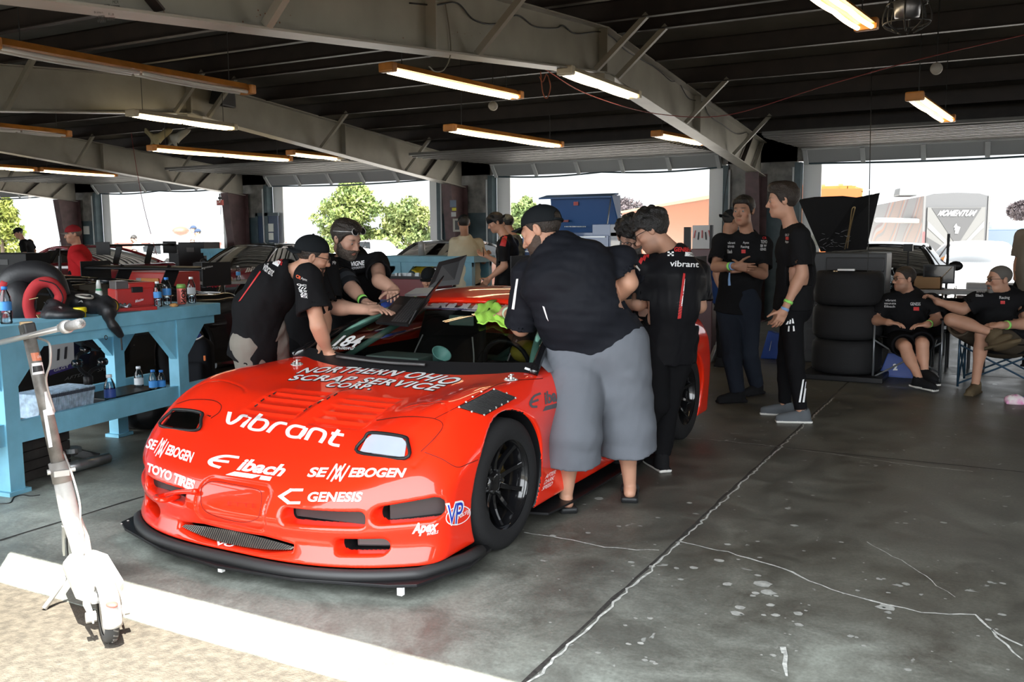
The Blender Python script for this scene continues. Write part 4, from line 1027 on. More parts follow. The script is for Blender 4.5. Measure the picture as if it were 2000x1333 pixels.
def eibach(q,m=DECW):
    q=[np.array(p,float)for p in q]; at=lambda u,v:q[0]*(1-u)*(1-v)+q[1]*u*(1-v)+q[2]*u*v+q[3]*(1-u)*v
    sub=lambda u0,v0,u1,v1:[at(u0,v0),at(u1,v0),at(u1,v1),at(u0,v1)]
    L_('lettering',text_mesh('ibach',0.035,0.25,1.0,0.15),sub(0.40,0.30,1.0,0.95),m)
    L_('lettering',strokes([[(3.0,3.0),(1.4,2.8),(0.3,1.6),(0.5,0.6),(1.6,0.2)],[(0.5,1.6),(2.2,1.7)]],0.55),sub(0.0,0.25,0.36,1.0),m)
    L_('lettering',text_mesh('////////',0.06,0.2,0.8),sub(0.30,0.0,0.74,0.22),m); L_('lettering',patch(6,2),sub(0.74,0.0,0.88,0.22),m)
eibach([(396,922),(545,943),(565,908),(415,884)])
L_('lettering',text_mesh('TOYO TIRES',0.045,0.0,0.95,0.15),[(286,921),(377,960),(383,940),(289,904)])
L_('lettering',text_mesh('GENESIS',0.03,0.12,1.0,0.15),[(600,981),(706,981),(709,962),(603,962)])
L_('logo',strokes([[(3,3),(1.6,3),(0.3,1.5),(1.6,0),(3,0)]],0.62,smooth=False),[(541,986),(586,986),(593,955),(545,955)])
L_('lettering',text_mesh('Apex',0.04,0.2,1.0,0.15),[(804,1049),(852,1044),(858,1016),(806,1024)]); L_('lettering',text_mesh('WHEELS',0.01,0.1,1.0),[(833,1047),(855,1042),(856,1036),(834,1041)])
el=([(0.5+0.5*math.cos(t),0.5+0.5*math.sin(t))for t in np.linspace(0,6.283,33)])
L_('logo',strokes([[(x*10,y*8)for x,y in el]],0.4,2),[(868,1031),(917,1021),(920,985),(872,992)])
L_('logo',strokes([[(x*10,y*8)for x,y in el]],0.01,2),[(868,1031),(917,1021),(920,985),(872,992)])
L_('lettering',text_mesh('VP',0.06,0.05,0.85,0.2),[(872,1028),(901,1026),(907,976),(870,984)],DECW,off=0.003); L_('lettering',text_mesh('VP',0.0,0.05,0.85,0.2),[(874,1025),(899,1023),(904,980),(873,987)],mat('decal_blue',(0.01,0.04,0.42),0.4),off=0.0045)
L_('lettering',text_mesh('Racing',0.0,0.3,0.9),[(893,1018),(917,1003),(918,990),(894,1004)],off=0.0035)
eibach([(1037,810),(1112,790),(1100,752),(1030,775)],mat('decal_grey',(0.085,0.085,0.095),0.4))
L_('lettering',text_mesh('ETTE',0.0,0.0,1.3),[(445,988),(501,993),(501,985),(445,980)],mat('red_emboss',(0.45,0.012,0.004),0.3),off=0.001)
L_('lettering',text_mesh('VO',0.04,0.15,1.0),[(420,1066),(457,1070),(460,1061),(424,1058)])
L_('lettering',text_mesh('AFTER\nDARK\nSPEED',0.01,0.25,1.0),[(1056,960),(1078,948),(1086,918),(1066,928)])
L_('lettering',text_mesh('GRIDLIFE GT',0.05,0.35,0.92,0.15),[(824,603),(1025,616),(1030,595),(832,583)],mat('banner_white',(0.62,0.63,0.66),0.4),GS)
L_('lettering',text_mesh('184',0.03,0.3,1.0),[(648,677),(700,679),(714,657),(664,656)],b=GS); L_('lettering',text_mesh('VENBERG',0.01,0.2,1.0),[(646,683),(690,684),(694,679),(652,678)],b=GS)
L_('sticker',strokes([[(x*10,y*8)for x,y in el]],7,2),[(1043,724),(1056,725),(1058,716),(1044,714)],mat('sticker_pale',(0.45,0.5,0.5),0.5),GS); L_('sticker',patch(4,2),[(1024,722),(1036,726),(1038,722),(1026,718)],DECW,GS)

LINEM=mat('shut_line',(0.10,0.004,0.002),0.6)
def pxline(pts,wpx=1.6,m=LINEM,name='shut_line',b=None,closed=False,par=CAR,off=0.0015,n=6):
    q=catmull([A(*p,0)for p in pts],n,closed)if len(pts)>2 else[A(*pts[0],0),A(*pts[1],0)]
    if closed:q.append(q[0])
    V_=[]
    for i,c in enumerate(q):
        d=nrm(q[min(i+1,len(q)-1)]-q[max(i-1,0)]); nn_=A(-d[1],d[0],0)*wpx/2
        for s_ in(-1,1):
            w_=c+nn_*s_; d_=Vector(wray(w_[0],w_[1])).normalized(); h=(b or BODYB).ray_cast(Vector(CAM),d_)
            if h[0]is None:h=(Vector(CAM),Vector((0,0,1)))
            V_.append(A(*h[0])+A(*h[1])*off*(1 if h[1].dot(d_)<0 else-1))
    return mesh_obj(name,V_,[[2*i,2*i+1,2*i+3,2*i+2]for i in range(len(q)-1)],m,par,smooth=False)
pxline([(735,822),(790,815),(845,818),(865,831),(850,855),(822,883)]); pxline([(829,884),(862,897),(892,913),(915,906),(937,897)])
pxline([(850,818),(900,792),(960,757),(1000,745),(1060,740)],1.2)
pxline([(400,781),(420,784),(432,793),(428,806),(412,818)],1.6); pxline([(345,790),(370,782),(400,781)],1.4)
pxline([(393,962),(398,948),(420,941),(462,948),(500,956),(511,966),(508,1000),(500,1015),(470,1020),(420,1008),(396,992)],1.3,closed=True)
for(x0,y0)in((497,795),(509,785),(521,778),(533,771),(593,804),(603,797),(620,789),(638,781),(652,774)):
    pxline([(x0,y0),(x0+7,y0-5)],2.4,BLACK,'louvre_gap')
# ================================================================ people
SKINM=attr_mat('skin',0.52,bump=0.15,bscale=260)
def cloth(name,col,rough=0.85,sheen=0.0):return mat('cloth_'+name,col,rough,bump=0.10,bscale=320,spec=0.06,sheen=sheen)
TEE=cloth('black_cotton',(0.0105,0.0105,0.0115)); POLO=cloth('navy_black_polo',(0.0115,0.0125,0.0165),0.6)
JERS=cloth('black_jersey',(0.0095,0.0095,0.011),0.42); GREYP=cloth('grey_shorts',(0.125,0.135,0.155)); KHAKI=cloth('grey_cargo',(0.20,0.185,0.16))
BLKP=cloth('black_trouser',(0.008,0.008,0.009)); NAVYP=cloth('dark_navy_trouser',(0.017,0.021,0.030)); BLUES=cloth('blue_shirt',(0.015,0.035,0.11))
REDS=cloth('red_tee',(0.42,0.018,0.022)); BEIGE=cloth('beige_tee',(0.42,0.38,0.28)); CAMO=mat('cloth_camo',(0.03,0.035,0.03),0.9,col2=(0.16,0.15,0.11),nscale=18); WHTS=cloth('pale_tee',(0.42,0.44,0.47)); TAUPE=cloth('taupe_tee',(0.16,0.14,0.115))
HAIRB=mat('hair_black',(0.008,0.0065,0.006),0.45,noise=0.4,nscale=90,bump=0.8,bscale=140); HAIRD=mat('hair_dark_brown',(0.020,0.013,0.009),0.45,noise=0.4,nscale=90,bump=0.8,bscale=140)
BEARDG=mat('beard_greying',(0.06,0.045,0.035),0.7,noise=0.5,nscale=120,bump=0.8,bscale=200,col2=(0.16,0.13,0.11)); BEARDW=mat('beard_grey',(0.16,0.15,0.14),0.7,noise=0.4,nscale=120,bump=0.8,bscale=200)
CAPB=cloth('black_cap',(0.012,0.014,0.016)); CAPR=cloth('red_cap',(0.24,0.02,0.025)); CAPG=cloth('grey_cap_panel',(0.20,0.19,0.18))
FRAMEM=mat('spectacle_frame',(0.01,0.01,0.01),0.25); SPEC=glass('spectacle_lens',(0.9,0.92,0.92),1.0); DARKL=mat('dark_lens',(0.01,0.01,0.012),0.05)
EYEW=mat('eye_white',(0.24,0.22,0.21),0.3); IRIS=mat('iris_dark',(0.015,0.010,0.008),0.1)
SOLEW=mat('white_sole',(0.62,0.61,0.57),0.6); SHOEG=cloth('grey_shoe',(0.10,0.11,0.12)); SHOEB=cloth('black_shoe',(0.012,0.012,0.013)); SHOET=cloth('brown_boot',(0.10,0.075,0.045)); SANDAL=mat('black_slide',(0.012,0.013,0.014),0.6)
BANDG=mat('green_wristband',(0.30,0.75,0.15),0.5); BANDW=mat('white_green_wristband',(0.55,0.72,0.55),0.5); BANDB=mat('blue_check_wristband',(0.20,0.35,0.62),0.5)
def bez(a,b,c,n):
    return[(1-t)**2*a+2*t*(1-t)*b+t*t*c for t in np.linspace(0,1,n)]
def hand_prims(w_,d,n,right,curl,spread=0.06,sc=1.0,thumb=0.25):
    d=nrm(d); n=nrm(n-d*np.dot(n,d)); s=np.cross(d,n)*(1 if right else-1); P=[]
    P.append((rbox(w_+d*0.052*sc,(0.039*sc,0.044*sc,0.0125*sc),np.stack([s,d,n],1),0.012*sc),0.012))
    P.append((ellip(w_+d*0.03*sc+s*0.022*sc+n*0.006*sc,(0.020*sc,0.030*sc,0.014*sc),np.stack([s,d,n],1)),0.012))
    for i,(o,L,r)in enumerate(((0.029,0.074,.0090),(0.010,0.083,.0093),(-0.010,0.076,.0088),(-0.028,0.060,.0080))):
        c=curl[i]if hasattr(curl,'__len__')else curl; b=w_+d*(0.090-0.006*abs(i-1.2))*sc+s*o*sc
        dd=nrm(d+s*spread*(1.5-i)); a=0.0
        for k,(f_,ca)in enumerate(((0.44,0.6),(0.31,1.0),(0.25,0.75))):
            a+=c*ca; v=dd*math.cos(a)+n*math.sin(a); e=b+v*L*f_*sc
            P.append((capsule(b,e,r*sc*(1-0.06*k),r*sc*(0.94-0.07*k)),0.004)); b=e
    b=w_+d*0.028*sc+s*0.032*sc+n*0.004; v=nrm(s*0.75+d*0.62+n*thumb)
    for k,(L,r)in enumerate(((0.040,.0125),(0.030,.0105),(0.024,.0092))):
        e=b+v*L*sc; P.append((capsule(b,e,r*sc,r*0.92*sc),0.008 if k==0 else 0.004)); v=nrm(v+d*0.22+n*0.12-s*0.1); b=e
    return P
def person(spec):
    g=spec.get; name='person'; fine=g('fine',0.007); bk=g('bulk',1.0); belly=g('belly',0.0)
    pel=A(*spec['pel']); neck=A(*spec['neck']); hc=A(*spec['head']); hf=nrm(spec['face']); tan=A(*g('tan',(0.40,0.215,0.145)))
    shL,shR=A(*spec['shL']),A(*spec['shR']); lat=nrm(shR-shL); up=nrm(neck-pel); front=nrm(np.cross(up,lat))
    hipl=nrm(spec['hipdir'])if g('hipdir')is not None else nrm(lat-up*np.dot(lat,up)*0-A(0,0,lat[2])); hw=g('hipw',0.095)*(0.6+0.4*bk)
    hipL,hipR=pel-hipl*hw-A(0,0,0.02),pel+hipl*hw-A(0,0,0.02)
    bow=g('bow',0.03); waist=pel+(neck-pel)*0.36-front*bow*0.8; chest=pel+(neck-pel)*0.70-front*bow*0.5
    root=thing('person',spec['label'],'person',(pel[0],pel[1],0),g('group'))
    hs=g('hs',1.0)
    hu=nrm(g('hup',(0,0,1))); hr=nrm(np.cross(hf,hu)); hu=np.cross(hr,hf); HR=np.stack([hr,hf,hu],1)
    H=lambda x,y,z:hc+(hr*x+hf*y+hu*z)*hs
    el=lambda c,rad,R=None:ellip(H(*c),np.array(rad)*hs,HR if R is None else HR@R)
    cp=lambda a,b,ra,rb=None:capsule(H(*a),H(*b),ra*hs,(ra if rb is None else rb)*hs)
    arms={}
    for S,sh in(('L',shL),('R',shR)):
        arms[S]=(sh,A(*spec['el'+S]),A(*spec['wr'+S]))
    legs={S:(h,A(*spec['kn'+S]),A(*spec['an'+S]))for S,h in(('L',hipL),('R',hipR))}if g('knL')is not None else{}
    pts=[pel,neck,shL,shR,hc,H(0,0,.13)]+[p for a in arms.values()for p in a]+[p for a in legs.values()for p in a]
    lo=np.min(pts,0)-0.26; hi=np.max(pts,0)+0.26
    lo[2]=max(lo[2],-0.01)
    # ---- the body, one surface
    F=Field(lo,hi,fine); cov=g('cover',0.012)
    t_=lambda a,b,ra,rb:F.op(ecap(a,b,ra,rb,lat),0.04)
    q=lambda w_,d_:(w_*bk-cov,d_*(0.4+0.6*bk)-cov)
    t_(pel,waist,q(.165,.115),q(.150,.105)); t_(waist,chest,q(.150,.105),q(.172,.118)); t_(chest,neck-up*0.04,q(.165,.108),q(.085,.07))
    if belly:F.op(ellip(waist+front*0.07*belly,(0.15*bk-cov,0.13*belly,0.16),np.stack([lat,front,up],1)),0.05)
    F.op(capsule(shL,shR,0.054*bk,0.054*bk),0.05)
    F.op(capsule(neck-up*0.03+front*0.01,H(0,-0.022,-0.075),0.060*(0.6+0.4*bk),0.054*(0.7+0.3*bk)),0.04)
    ab=g('arm',1.0)
    for S in arms:
        a,b,c=arms[S]; F.op(capsule(a,b,0.054*ab,0.043*ab),0.03); F.op(capsule(b,c,0.042*ab,0.027*ab),0.02)
        F.op(ellip(b+(c-b)*0.27,(0.042*ab,0.043*ab,0.085),np.stack(frame_of(c-b),1)),0.03)
        hd=spec.get('hand'+S)
        if hd:
            for p,k in hand_prims(c,A(*hd[0]),A(*hd[1]),S=='R',hd[2]if len(hd)>2 else 0.3,sc=g('handsc',1.0),thumb=hd[3]if len(hd)>3 else 0.25):F.op(p,k)
            F.op(capsule(c,c+nrm(hd[0])*0.02,0.026*ab,0.024*ab),0.02)
    toes={}
    lb=g('leg',1.0)
    for S in legs:
        a,b,c=legs[S]; td=nrm(A(*spec['toe'+S])); toes[S]=td
        F.op(capsule(a,b,0.082*lb,0.054*lb),0.03); F.op(capsule(b,c,0.052*lb,0.035),0.02)
        bk_=nrm(-td-nrm(c-b)*np.dot(-td,nrm(c-b)))
        F.op(ellip(b+(c-b)*0.30+bk_*0.018,(0.050*lb,0.050*lb,0.12),np.stack(frame_of(c-b),1)),0.03)
        if g('shoes')!='none':
            dn=nrm(A(0,0,-1)-td*td[2])if abs(td[2])<0.9 else A(0,0,-1)
            fs_=1.0 if g('shoes')=='slides' else .6; F.op(capsule(c+dn*0.04-td*0.03,c+dn*0.05+td*0.15*(.5+.5*fs_),0.033*fs_,0.022*fs_),0.025); F.op(ellip(c+dn*(0.03+.018*(1-fs_)/.4)+td*0.05,(0.034*fs_,0.09*fs_,0.03*fs_),np.stack([np.cross(td,-dn),td,-dn],1)),0.02)
    
    for p,k in((el((0,-.008,.035),(.074,.096,.082)),.03),(el((0,.022,-.035),(.060,.070,.085)),.03),(el((0,.030,-.078),(.050+g('jowl',0),.052,.036)),.03),(el((0,.070,-.098),(.020,.018,.017)),.02),
                 (cp((-.034,.078,.021),(.034,.078,.021),.013),.018),(el((.043,.058,-.026),(.022,.024,.020)),.02),(el((-.043,.058,-.026),(.022,.024,.020)),.02),
                 (cp((0,.090,.006),(0,.107,-.028),.008,.0115),.010),(el((0,.107,-.032),(.0125,.013,.0115)),.008),(el((.012,.097,-.036),(.009,.010,.008)),.006),(el((-.012,.097,-.036),(.009,.010,.008)),.006)):
        F.op(p,k)
    for s in(-1,1):F.op(el((s*.032,.101,.001),(.018,.016,.0115)),.010,neg=True)
    for s in(-1,1):F.op(el((s*.031,.0765,.001),(.0145,.0125,.0125)),.006)
    for p,k in((el((0,.0885,-.066),(.022,.0095,.0055)),.005),(el((0,.0875,-.0755),(.020,.0095,.0065)),.005)):F.op(p,k)
    F.op(cp((-.018,.098,-.0705),(.018,.098,-.0705),.0022),.003,neg=True)
    for s in(-1,1):
        F.op(el((s*.080,-.010,-.006),(.009,.020,.031),rotax((0,1,0),s*0.25)),.008); F.op(el((s*.089,-.004,-.002),(.006,.011,.018)),.005,neg=True)
    V,Q=F.mesh()
    body=mesh_obj('body',V,Q,SKINM,root)
    L=(V-hc)@HR/hs; x,y,z=L[:,0],L[:,1],L[:,2]; col=np.tile(tan,(len(V),1))
    col*=(1+0.06*trig(V,45,3)+0.05*trig(V,12,4))[:,None]
    near=(np.linalg.norm(L,axis=1)<0.17)
    def blend(mask,c,w_):
        k=np.clip(mask,0,1)[:,None]*w_*near[:,None]; col[:]=col*(1-k)+np.array(c)*k
    blend(np.exp(-((x/.021)**4+((z+.0705)/.009)**4))*(y>.07),tan*(0.85,0.48,0.48),0.8)
    blend(np.exp(-(((np.abs(x)-.032)/.017)**4+((z-.026+3*(np.abs(x)-.03)**2)/.0055)**4))*(y>.05),g('browcol',(.03,.02,.015)),0.85)
    blend(np.exp(-(((np.abs(x)-.045)/.022)**2+((z+.03)/.02)**2))*(y>.04),tan*(1.1,0.85,0.85),0.45)
    if g('stubble'):blend(np.clip((-.035-z)/.02,0,1)*np.clip((y+.02)/.02,0,1)*(1-np.exp(-((x/.03)**4+((z+.071)/.013)**4))),tan*0.35,g('stubble'))
    at_=body.data.color_attributes.new('tone','FLOAT_COLOR','POINT'); at_.data.foreach_set('color',np.concatenate([np.clip(col,0,1),np.ones((len(V),1))],1).astype(np.float32).ravel())
    if g('eyes',True):
        for s in(-1,1):
            mb=MB(); mb.ell(H(s*.031,.0795,.001),(.0112*hs,)*3,HR,12,8); look=nrm(A(*g('look',(0,1,-0.12)))); c0=A(s*.031,.0795,.001)+look*.0072
            mb.ell(H(*c0),(.0056*hs,)*3,None,10,6,1); mb.build('eye',[EYEW,IRIS],body,smooth=True)
    
    if g('hair'):
        hm,vol,kind=spec['hair']
        Fh=Field(hc-0.2,hc+0.2,0.0055)
        Fh.op(el((0,-.010,.036),(.076+vol,.098+vol,.083+vol)),.01)
        if kind=='quiff':Fh.op(el((0,.055,.105),(.055,.045,.03)),.03); Fh.op(el((0,-.01,.10),(.06,.08,.035)),.03)
        if kind=='curly':
            rs=np.random.RandomState(len(spec['label']))
            for _ in range(60):
                a=rs.uniform(0,6.28); e=rs.uniform(0.05,1.5); v=A(math.cos(a)*math.cos(e)*.088,math.sin(a)*math.cos(e)*.112-.008,math.sin(e)*.098+.035)
                Fh.op(el(tuple(v),(rs.uniform(.014,.026),)*3),.008)
        if kind=='fringe':Fh.op(el((-.02,.075,.075),(.05,.03,.035)),.02); Fh.op(el((.04,.06,.05),(.03,.03,.05)),.02)
        if kind=='swept':Fh.op(el((0,.03,.095),(.06,.07,.035)),.02)
        sl,P=Fh.sub(hc-0.3,hc+0.3); Lh=(P-hc)@HR/hs
        hy={'buzz':([-.12,-.05,-.022,.004,.024,.046,.066,.10],[-.075,-.06,-.024,-.014,.004,.046,.064,.070])}.get(kind,([-.12,-.05,-.022,.004,.024,.046,.066,.10],[-.078,-.066,-.028,-.024,-.004,.040,.058,.062]))
        if kind=='curly':hy=([-.13,-.05,-.022,.01,.04,.12],[-.08,-.065,-.02,-.005,.036,.036])
        cut=(np.interp(Lh[...,1],*hy)-Lh[...,2])*0.8*hs
        st=trig(Lh*A(1.6,0.5,0.8),130,8)*(0.0035 if kind!='buzz' else 0.001)
        Fh.F[sl]=smax(Fh.F[sl]+st,cut,0.012); Vh,Qh=Fh.mesh(); mesh_obj('hair',Vh,Qh,hm,root)
    if g('beard'):
        bm_,th=spec['beard']; Fb=Field(hc-0.19,hc+0.19,0.005)
        for p in(el((0,.024,-.040),(.062+th,.070+th,.083+th)),el((0,.032,-.080),(.052+th,.054+th,.038+th)),el((0,.072,-.102),(.024+th,.022+th,.020+th))):Fb.op(p,.02)
        sl,P=Fb.sub(hc-0.3,hc+0.3); Lb=(P-hc)@HR/hs; X,Y,Z=Lb[...,0],Lb[...,1],Lb[...,2]
        top=np.interp(Y,[-.03,.0,.05,.085,.12],[.0,-.005,-.045,-.047,-.047]if not g('goatee')else[-.2,-.2,-.12,-.047,-.047])
        cut=(Z-top)*0.8; mouth=np.sqrt((X/.024)**2+((Z+.071)/.011)**2)-1
        d=smax(Fb.F[sl]+trig(Lb,220,5)*0.003,cut.astype(np.float32),0.01); d=smax(d,np.where(Y>.06,-mouth*.008,-1).astype(np.float32),.004); d=np.maximum(d,(-.005-Y))
        if g('goatee'):d=smax(d,(np.abs(X)-.034),.01)
        Fb.F[sl]=d; Vb,Qb=Fb.mesh(); mesh_obj('beard',Vb,Qb,bm_,root)
    if g('cap'):
        cm,rev,tilt=spec['cap'][:3]; bmt=spec['cap'][3]if len(spec['cap'])>3 else cm
        T=rotax((1,0,0),tilt); G=lambda x,y,z:H(*(T@A(x,y,z))); CR_=HR@T
        Fc=Field(hc-0.27,hc+0.27,0.006); Fc.op(ellip(G(0,-.006,.042),A(.086,.107,.088)*hs,CR_),.01)
        sl,P=Fc.sub(hc-0.3,hc+0.3); Lc=((P-hc)@HR/hs)@T
        d=smax(Fc.F[sl],(.030-Lc[...,2]).astype(np.float32),.006)
        d=d+(0.0012*np.exp(-((np.mod(np.arctan2(Lc[...,0],Lc[...,1]+.006)+3.1416,1.0472)-.5236)/.02)**2)).astype(np.float32)
        if g('strap'):   
            d=smax(d,-(np.sqrt((Lc[...,0]/.042)**2+((Lc[...,2]-.048)/.036)**2)*.03-.03+np.where(Lc[...,1]*(1 if rev else-1)>0,0,1)).astype(np.float32),.004)
        Fc.F[sl]=d; Vc,Qc=Fc.mesh(); cap=mesh_obj('cap',Vc,Qc,cm,root)
        s=-1 if rev else 1; mb=MB()
        mb.grid(lambda u,v:G((2*u-1)*.074*math.cos((v*.9)*0.9),s*(.075+.085*v*math.sqrt(max(0.05,1-(2*u-1)**2*.75))),.040-.020*(2*u-1)**2-.012*v),14,6); mb.build('brim',bmt,cap,smooth=True,solid=0.004)
        if g('strap'):
            mb=MB(); mb.tube([G(.050*t,-s*math.sqrt(max(0,1-(t*.05/.09)**2))*.106-s*.002,.040)for t in np.linspace(-1,1,9)],0.008,6); mb.build('strap',cm,cap,smooth=True)
        if g('button',True):mb=MB(); mb.ell(G(0,-.006,.131),(.008,.008,.005)); mb.build('button',cm,cap,smooth=True)
    if g('glasses'):
        gm,yy,zz,dark=spec['glasses']; gl=None; mb=MB()
        for s in(-1,1):mb.tube([H(s*.033+.0235*math.cos(a),yy-.25*(0.0235*math.cos(a)*s+.01)**1*.5,zz+.018*math.sin(a))for a in np.arange(0,6.28,.35)],.0021,6,closed=True)
        mb.tube([H(-.010,yy+.002,zz+.004),H(.010,yy+.002,zz+.004)],.002,6)
        for s in(-1,1):mb.tube([H(s*.056,yy-.008,zz+.006),H(s*.079,yy-.04,zz+.006),H(s*.081,-.012+(yy-.1)*.6,zz+.004)],.002,6)
        gl=mb.build('glasses',gm,root,smooth=True)
        for s in(-1,1):
            mb=MB(); mb.add([H(s*.033+.022*math.cos(a),yy,zz+.017*math.sin(a))for a in np.arange(0,6.28,.45)],[tuple(range(14))]); mb.build('lens',DARKL if dark else SPEC,gl)
    # ---- clothes
    out={'root':root,'body':body}
    w1=g('wrinkle',0.006)
    def finish(Fd,seed,amp,nm,m):
        msk=np.abs(Fd.F)<0.05; I=np.nonzero(msk); P=np.stack([Fd.ax[i][I[i]]for i in range(3)],-1)
        stretch=np.array(g('fold',(1.0,1.0,1.0)))
        n1=trig(P*stretch,26,seed); n1=np.sign(n1)*np.abs(n1)**1.5; Fd.F[I]+=(amp*n1+0.25*amp*trig(P,70,seed+1)).astype(np.float32)
        Vs,Qs=Fd.mesh(); o=mesh_obj(nm,Vs,Qs,m,root); out[nm]=o; return o
    sm,slv,hem=g('shirt',(TEE,0.72,0.10)); loose=g('loose',0.014)
    Fs=Field(lo,hi,g('cf',0.0095))
    q=lambda w_,d_:(w_*bk+loose*.6,d_*(0.4+0.6*bk)+loose)
    s_=lambda a,b,ra,rb:Fs.op(ecap(a,b,ra,rb,lat),0.05)
    s_(pel-up*hem,waist,q(.182,.128),q(.160,.116)); s_(waist,chest,q(.160,.116),q(.176,.122)); s_(chest,neck-up*0.045,q(.168,.112),q(.095,.075))
    if belly:Fs.op(ellip(waist+front*0.07*belly-up*.03,(0.16*bk+loose,0.14*belly+loose,0.18),np.stack([lat,front,up],1)),0.06)
    Fs.op(capsule(shL,shR,0.062*bk+.004,0.062*bk+.004),0.05)
    for S in arms:
        a,b,c=arms[S]; e=a+(b-a)*slv; r1=0.054*ab+.012+loose*.3; r2=(0.054*ab+loose+g('flare',0.008))
        Fs.op(capsule(a,e,r1,r2),0.045); d_=nrm(b-a); kk=r2+.05
        sl,P=Fs.sub(e-.20,e+.20)
        if sl: 
            ax_=(P-e)@d_; rad=np.linalg.norm(P-e-ax_[...,None]*d_,axis=-1); cut=np.where((rad<r2+.035)&(ax_>-.03)&(ax_<r2+.06),ax_,-1).astype(np.float32); Fs.F[sl]=np.where(cut>-.9,np.maximum(Fs.F[sl],cut),Fs.F[sl])
        Fs.op(capsule(e-d_*.025,e+d_*.10,r2-.014,r2-.014),0.004,neg=True)
    
    hn=nrm(A(*g('hemdir',up))); sl,P=Fs.sub(lo,hi); hp=pel-up*hem
    cut=-((P-hp)@hn); near_t=np.linalg.norm((P-hp)-((P-hp)@hn)[...,None]*hn,axis=-1)<0.36*bk
    Fs.F[sl]=np.where(near_t,np.maximum(Fs.F[sl],cut.astype(np.float32)),Fs.F[sl])
    nb=neck-up*0.005+front*.012; Fs.op(capsule(nb,nb+nrm(H(0,-.02,-.08)-nb)*0.2,0.064*(0.6+0.4*bk),0.075),0.008,neg=True)
    if g('collar'):
        mb=MB(); cn=nrm(H(0,-.02,-.08)-nb); u_,v_,d_=frame_of(cn)
    shirt=finish(Fs,g('seed',11),w1,'shirt',sm)
    if legs and g('pants'):
        pm,kind,ll=spec['pants']; Fp=Field(A(lo[0],lo[1],lo[2]),A(hi[0],hi[1],pel[2]+0.16),g('cf',0.0095)); pl_=g('ploose',0.016)
        Fp.op(ecap(pel+up*0.08,pel-up*0.02,(.150*bk+pl_*.2,.108*(0.4+0.6*bk)+pl_*.15),(.162*bk+pl_*.4,.114*(.4+.6*bk)+pl_*.4),hipl),.04)
        sit=g('sit',False)
        Fp.op(ellip(pel-front*.045-up*.06,(.15*bk*(.6+.4*g('glute',1))+pl_*.5,.085*bk*g('glute',1)+pl_*.4+.01,.12),np.stack([hipl,nrm(np.cross(A(0,0,1),hipl)),A(0,0,1)],1)),.06)
        for S in legs:
            a,b,c=legs[S]; td=toes[S]
            if kind=='long':
                Fp.op(capsule(a,b,.088*lb+pl_,.062*lb+pl_*.9),.03); e=b+(c-b)*ll; Fp.op(capsule(b,e,.062*lb+pl_*.9,.044+pl_*g('cuff',0.8)),.02); dd=nrm(c-b); rr_=.044+pl_*g('cuff',0.8)
            else:
                kn=b+(c-b)*max(0,ll-1); e=a+(b-a)*min(ll,1)if ll<=1 else kn
                r2=.062*lb+pl_*1.6
                if ll>1:Fp.op(capsule(a,b,.092*lb+pl_,r2),.03); Fp.op(capsule(b,e,r2,r2+.004),.02); dd=nrm(c-b)
                else:Fp.op(capsule(a,e,.090*lb+pl_,.068*lb+pl_*1.4),.03); dd=nrm(b-a)
                rr_=r2
            sl,P=Fp.sub(e-.2,e+.2)
            if sl is None:continue
            ax_=(P-e)@dd; rad=np.linalg.norm(P-e-ax_[...,None]*dd,axis=-1); cut=np.where((rad<rr_+.03)&(ax_>-.04)&(ax_<rr_+.08),ax_,-1).astype(np.float32); Fp.F[sl]=np.where(cut>-.9,np.maximum(Fp.F[sl],cut),Fp.F[sl])
            Fp.op(capsule(e-dd*.03,e+dd*.1,rr_-.022,rr_-.022),.004,neg=True)
        finish(Fp,g('seed',11)+20,w1*g('pwr',1.0),'trousers' if kind=='long' else 'shorts',pm)
    if legs and g('shoes')not in(None,'none'):
        for S in legs:
            c=legs[S][2]; td=toes[S]; kd=g('shoes'); dn=nrm(A(0,0,-1)-td*td[2])if abs(td[2])<.9 else A(0,0,-1); sd_=np.cross(td,dn); R=np.stack([sd_,td,-dn],1)
            fb=c+dn*0.073+td*0.055; Fz=Field(c-.28,c+.28,0.006)
            if kd=='slides':
                Fz.op(rbox(fb+dn*.002,(.048,.140,.011),R,.011),.004); Fz.op(ellip(fb+td*.055-dn*.02,(.056,.055,.045),R),.01); Fz.op(ellip(fb+td*.075-dn*.016,(.046,.12,.034),R),.004,neg=True)
                Fz.op(rbox(fb-td*.10-dn*.012,(.046,.05,.012),R,.01),.01); Fz.op(ellip(fb-td*.07-dn*.03,(.036,.07,.026),R),.004,neg=True)
                Vz,Qz=Fz.mesh(); mesh_obj('slide_sandal',Vz,Qz,SANDAL,root)
            else:
                um,so=kd
                Fz.op(rbox(fb+dn*.0,(.044,.142,.013),R,.012),.004); Fz.op(ellip(fb+td*.052-dn*.026,(.044,.090,.040),R),.02); Fz.op(ellip(fb-td*.01-dn*.04,(.040,.075,.042),R),.02); Fz.op(ellip(fb-td*.082-dn*.035,(.038,.05,.05),R),.02); Fz.op(capsule(c+dn*.03-td*.012,c-dn*.01-td*.02,.042,.044),.03); Fz.op(capsule(c-dn*.012-td*.018,c-dn*.1-td*.02,.036,.036),.004,neg=True)
                Vz,Qz=Fz.mesh(); o=mesh_obj('shoe',Vz,Qz,[um,so],root); zz=((Vz[Qz].mean(1)-fb)@dn); o.data.polygons.foreach_set('material_index',(zz>-0.007).astype(np.int32))
                mb=MB()
                for k in range(4):p=fb+td*(.02+.025*k)-dn*(.056-.008*k); mb.tube([p-sd_*.022+dn*.006,p-dn*.003,p+sd_*.022+dn*.006],.003,5)
                mb.build('laces',um,o)
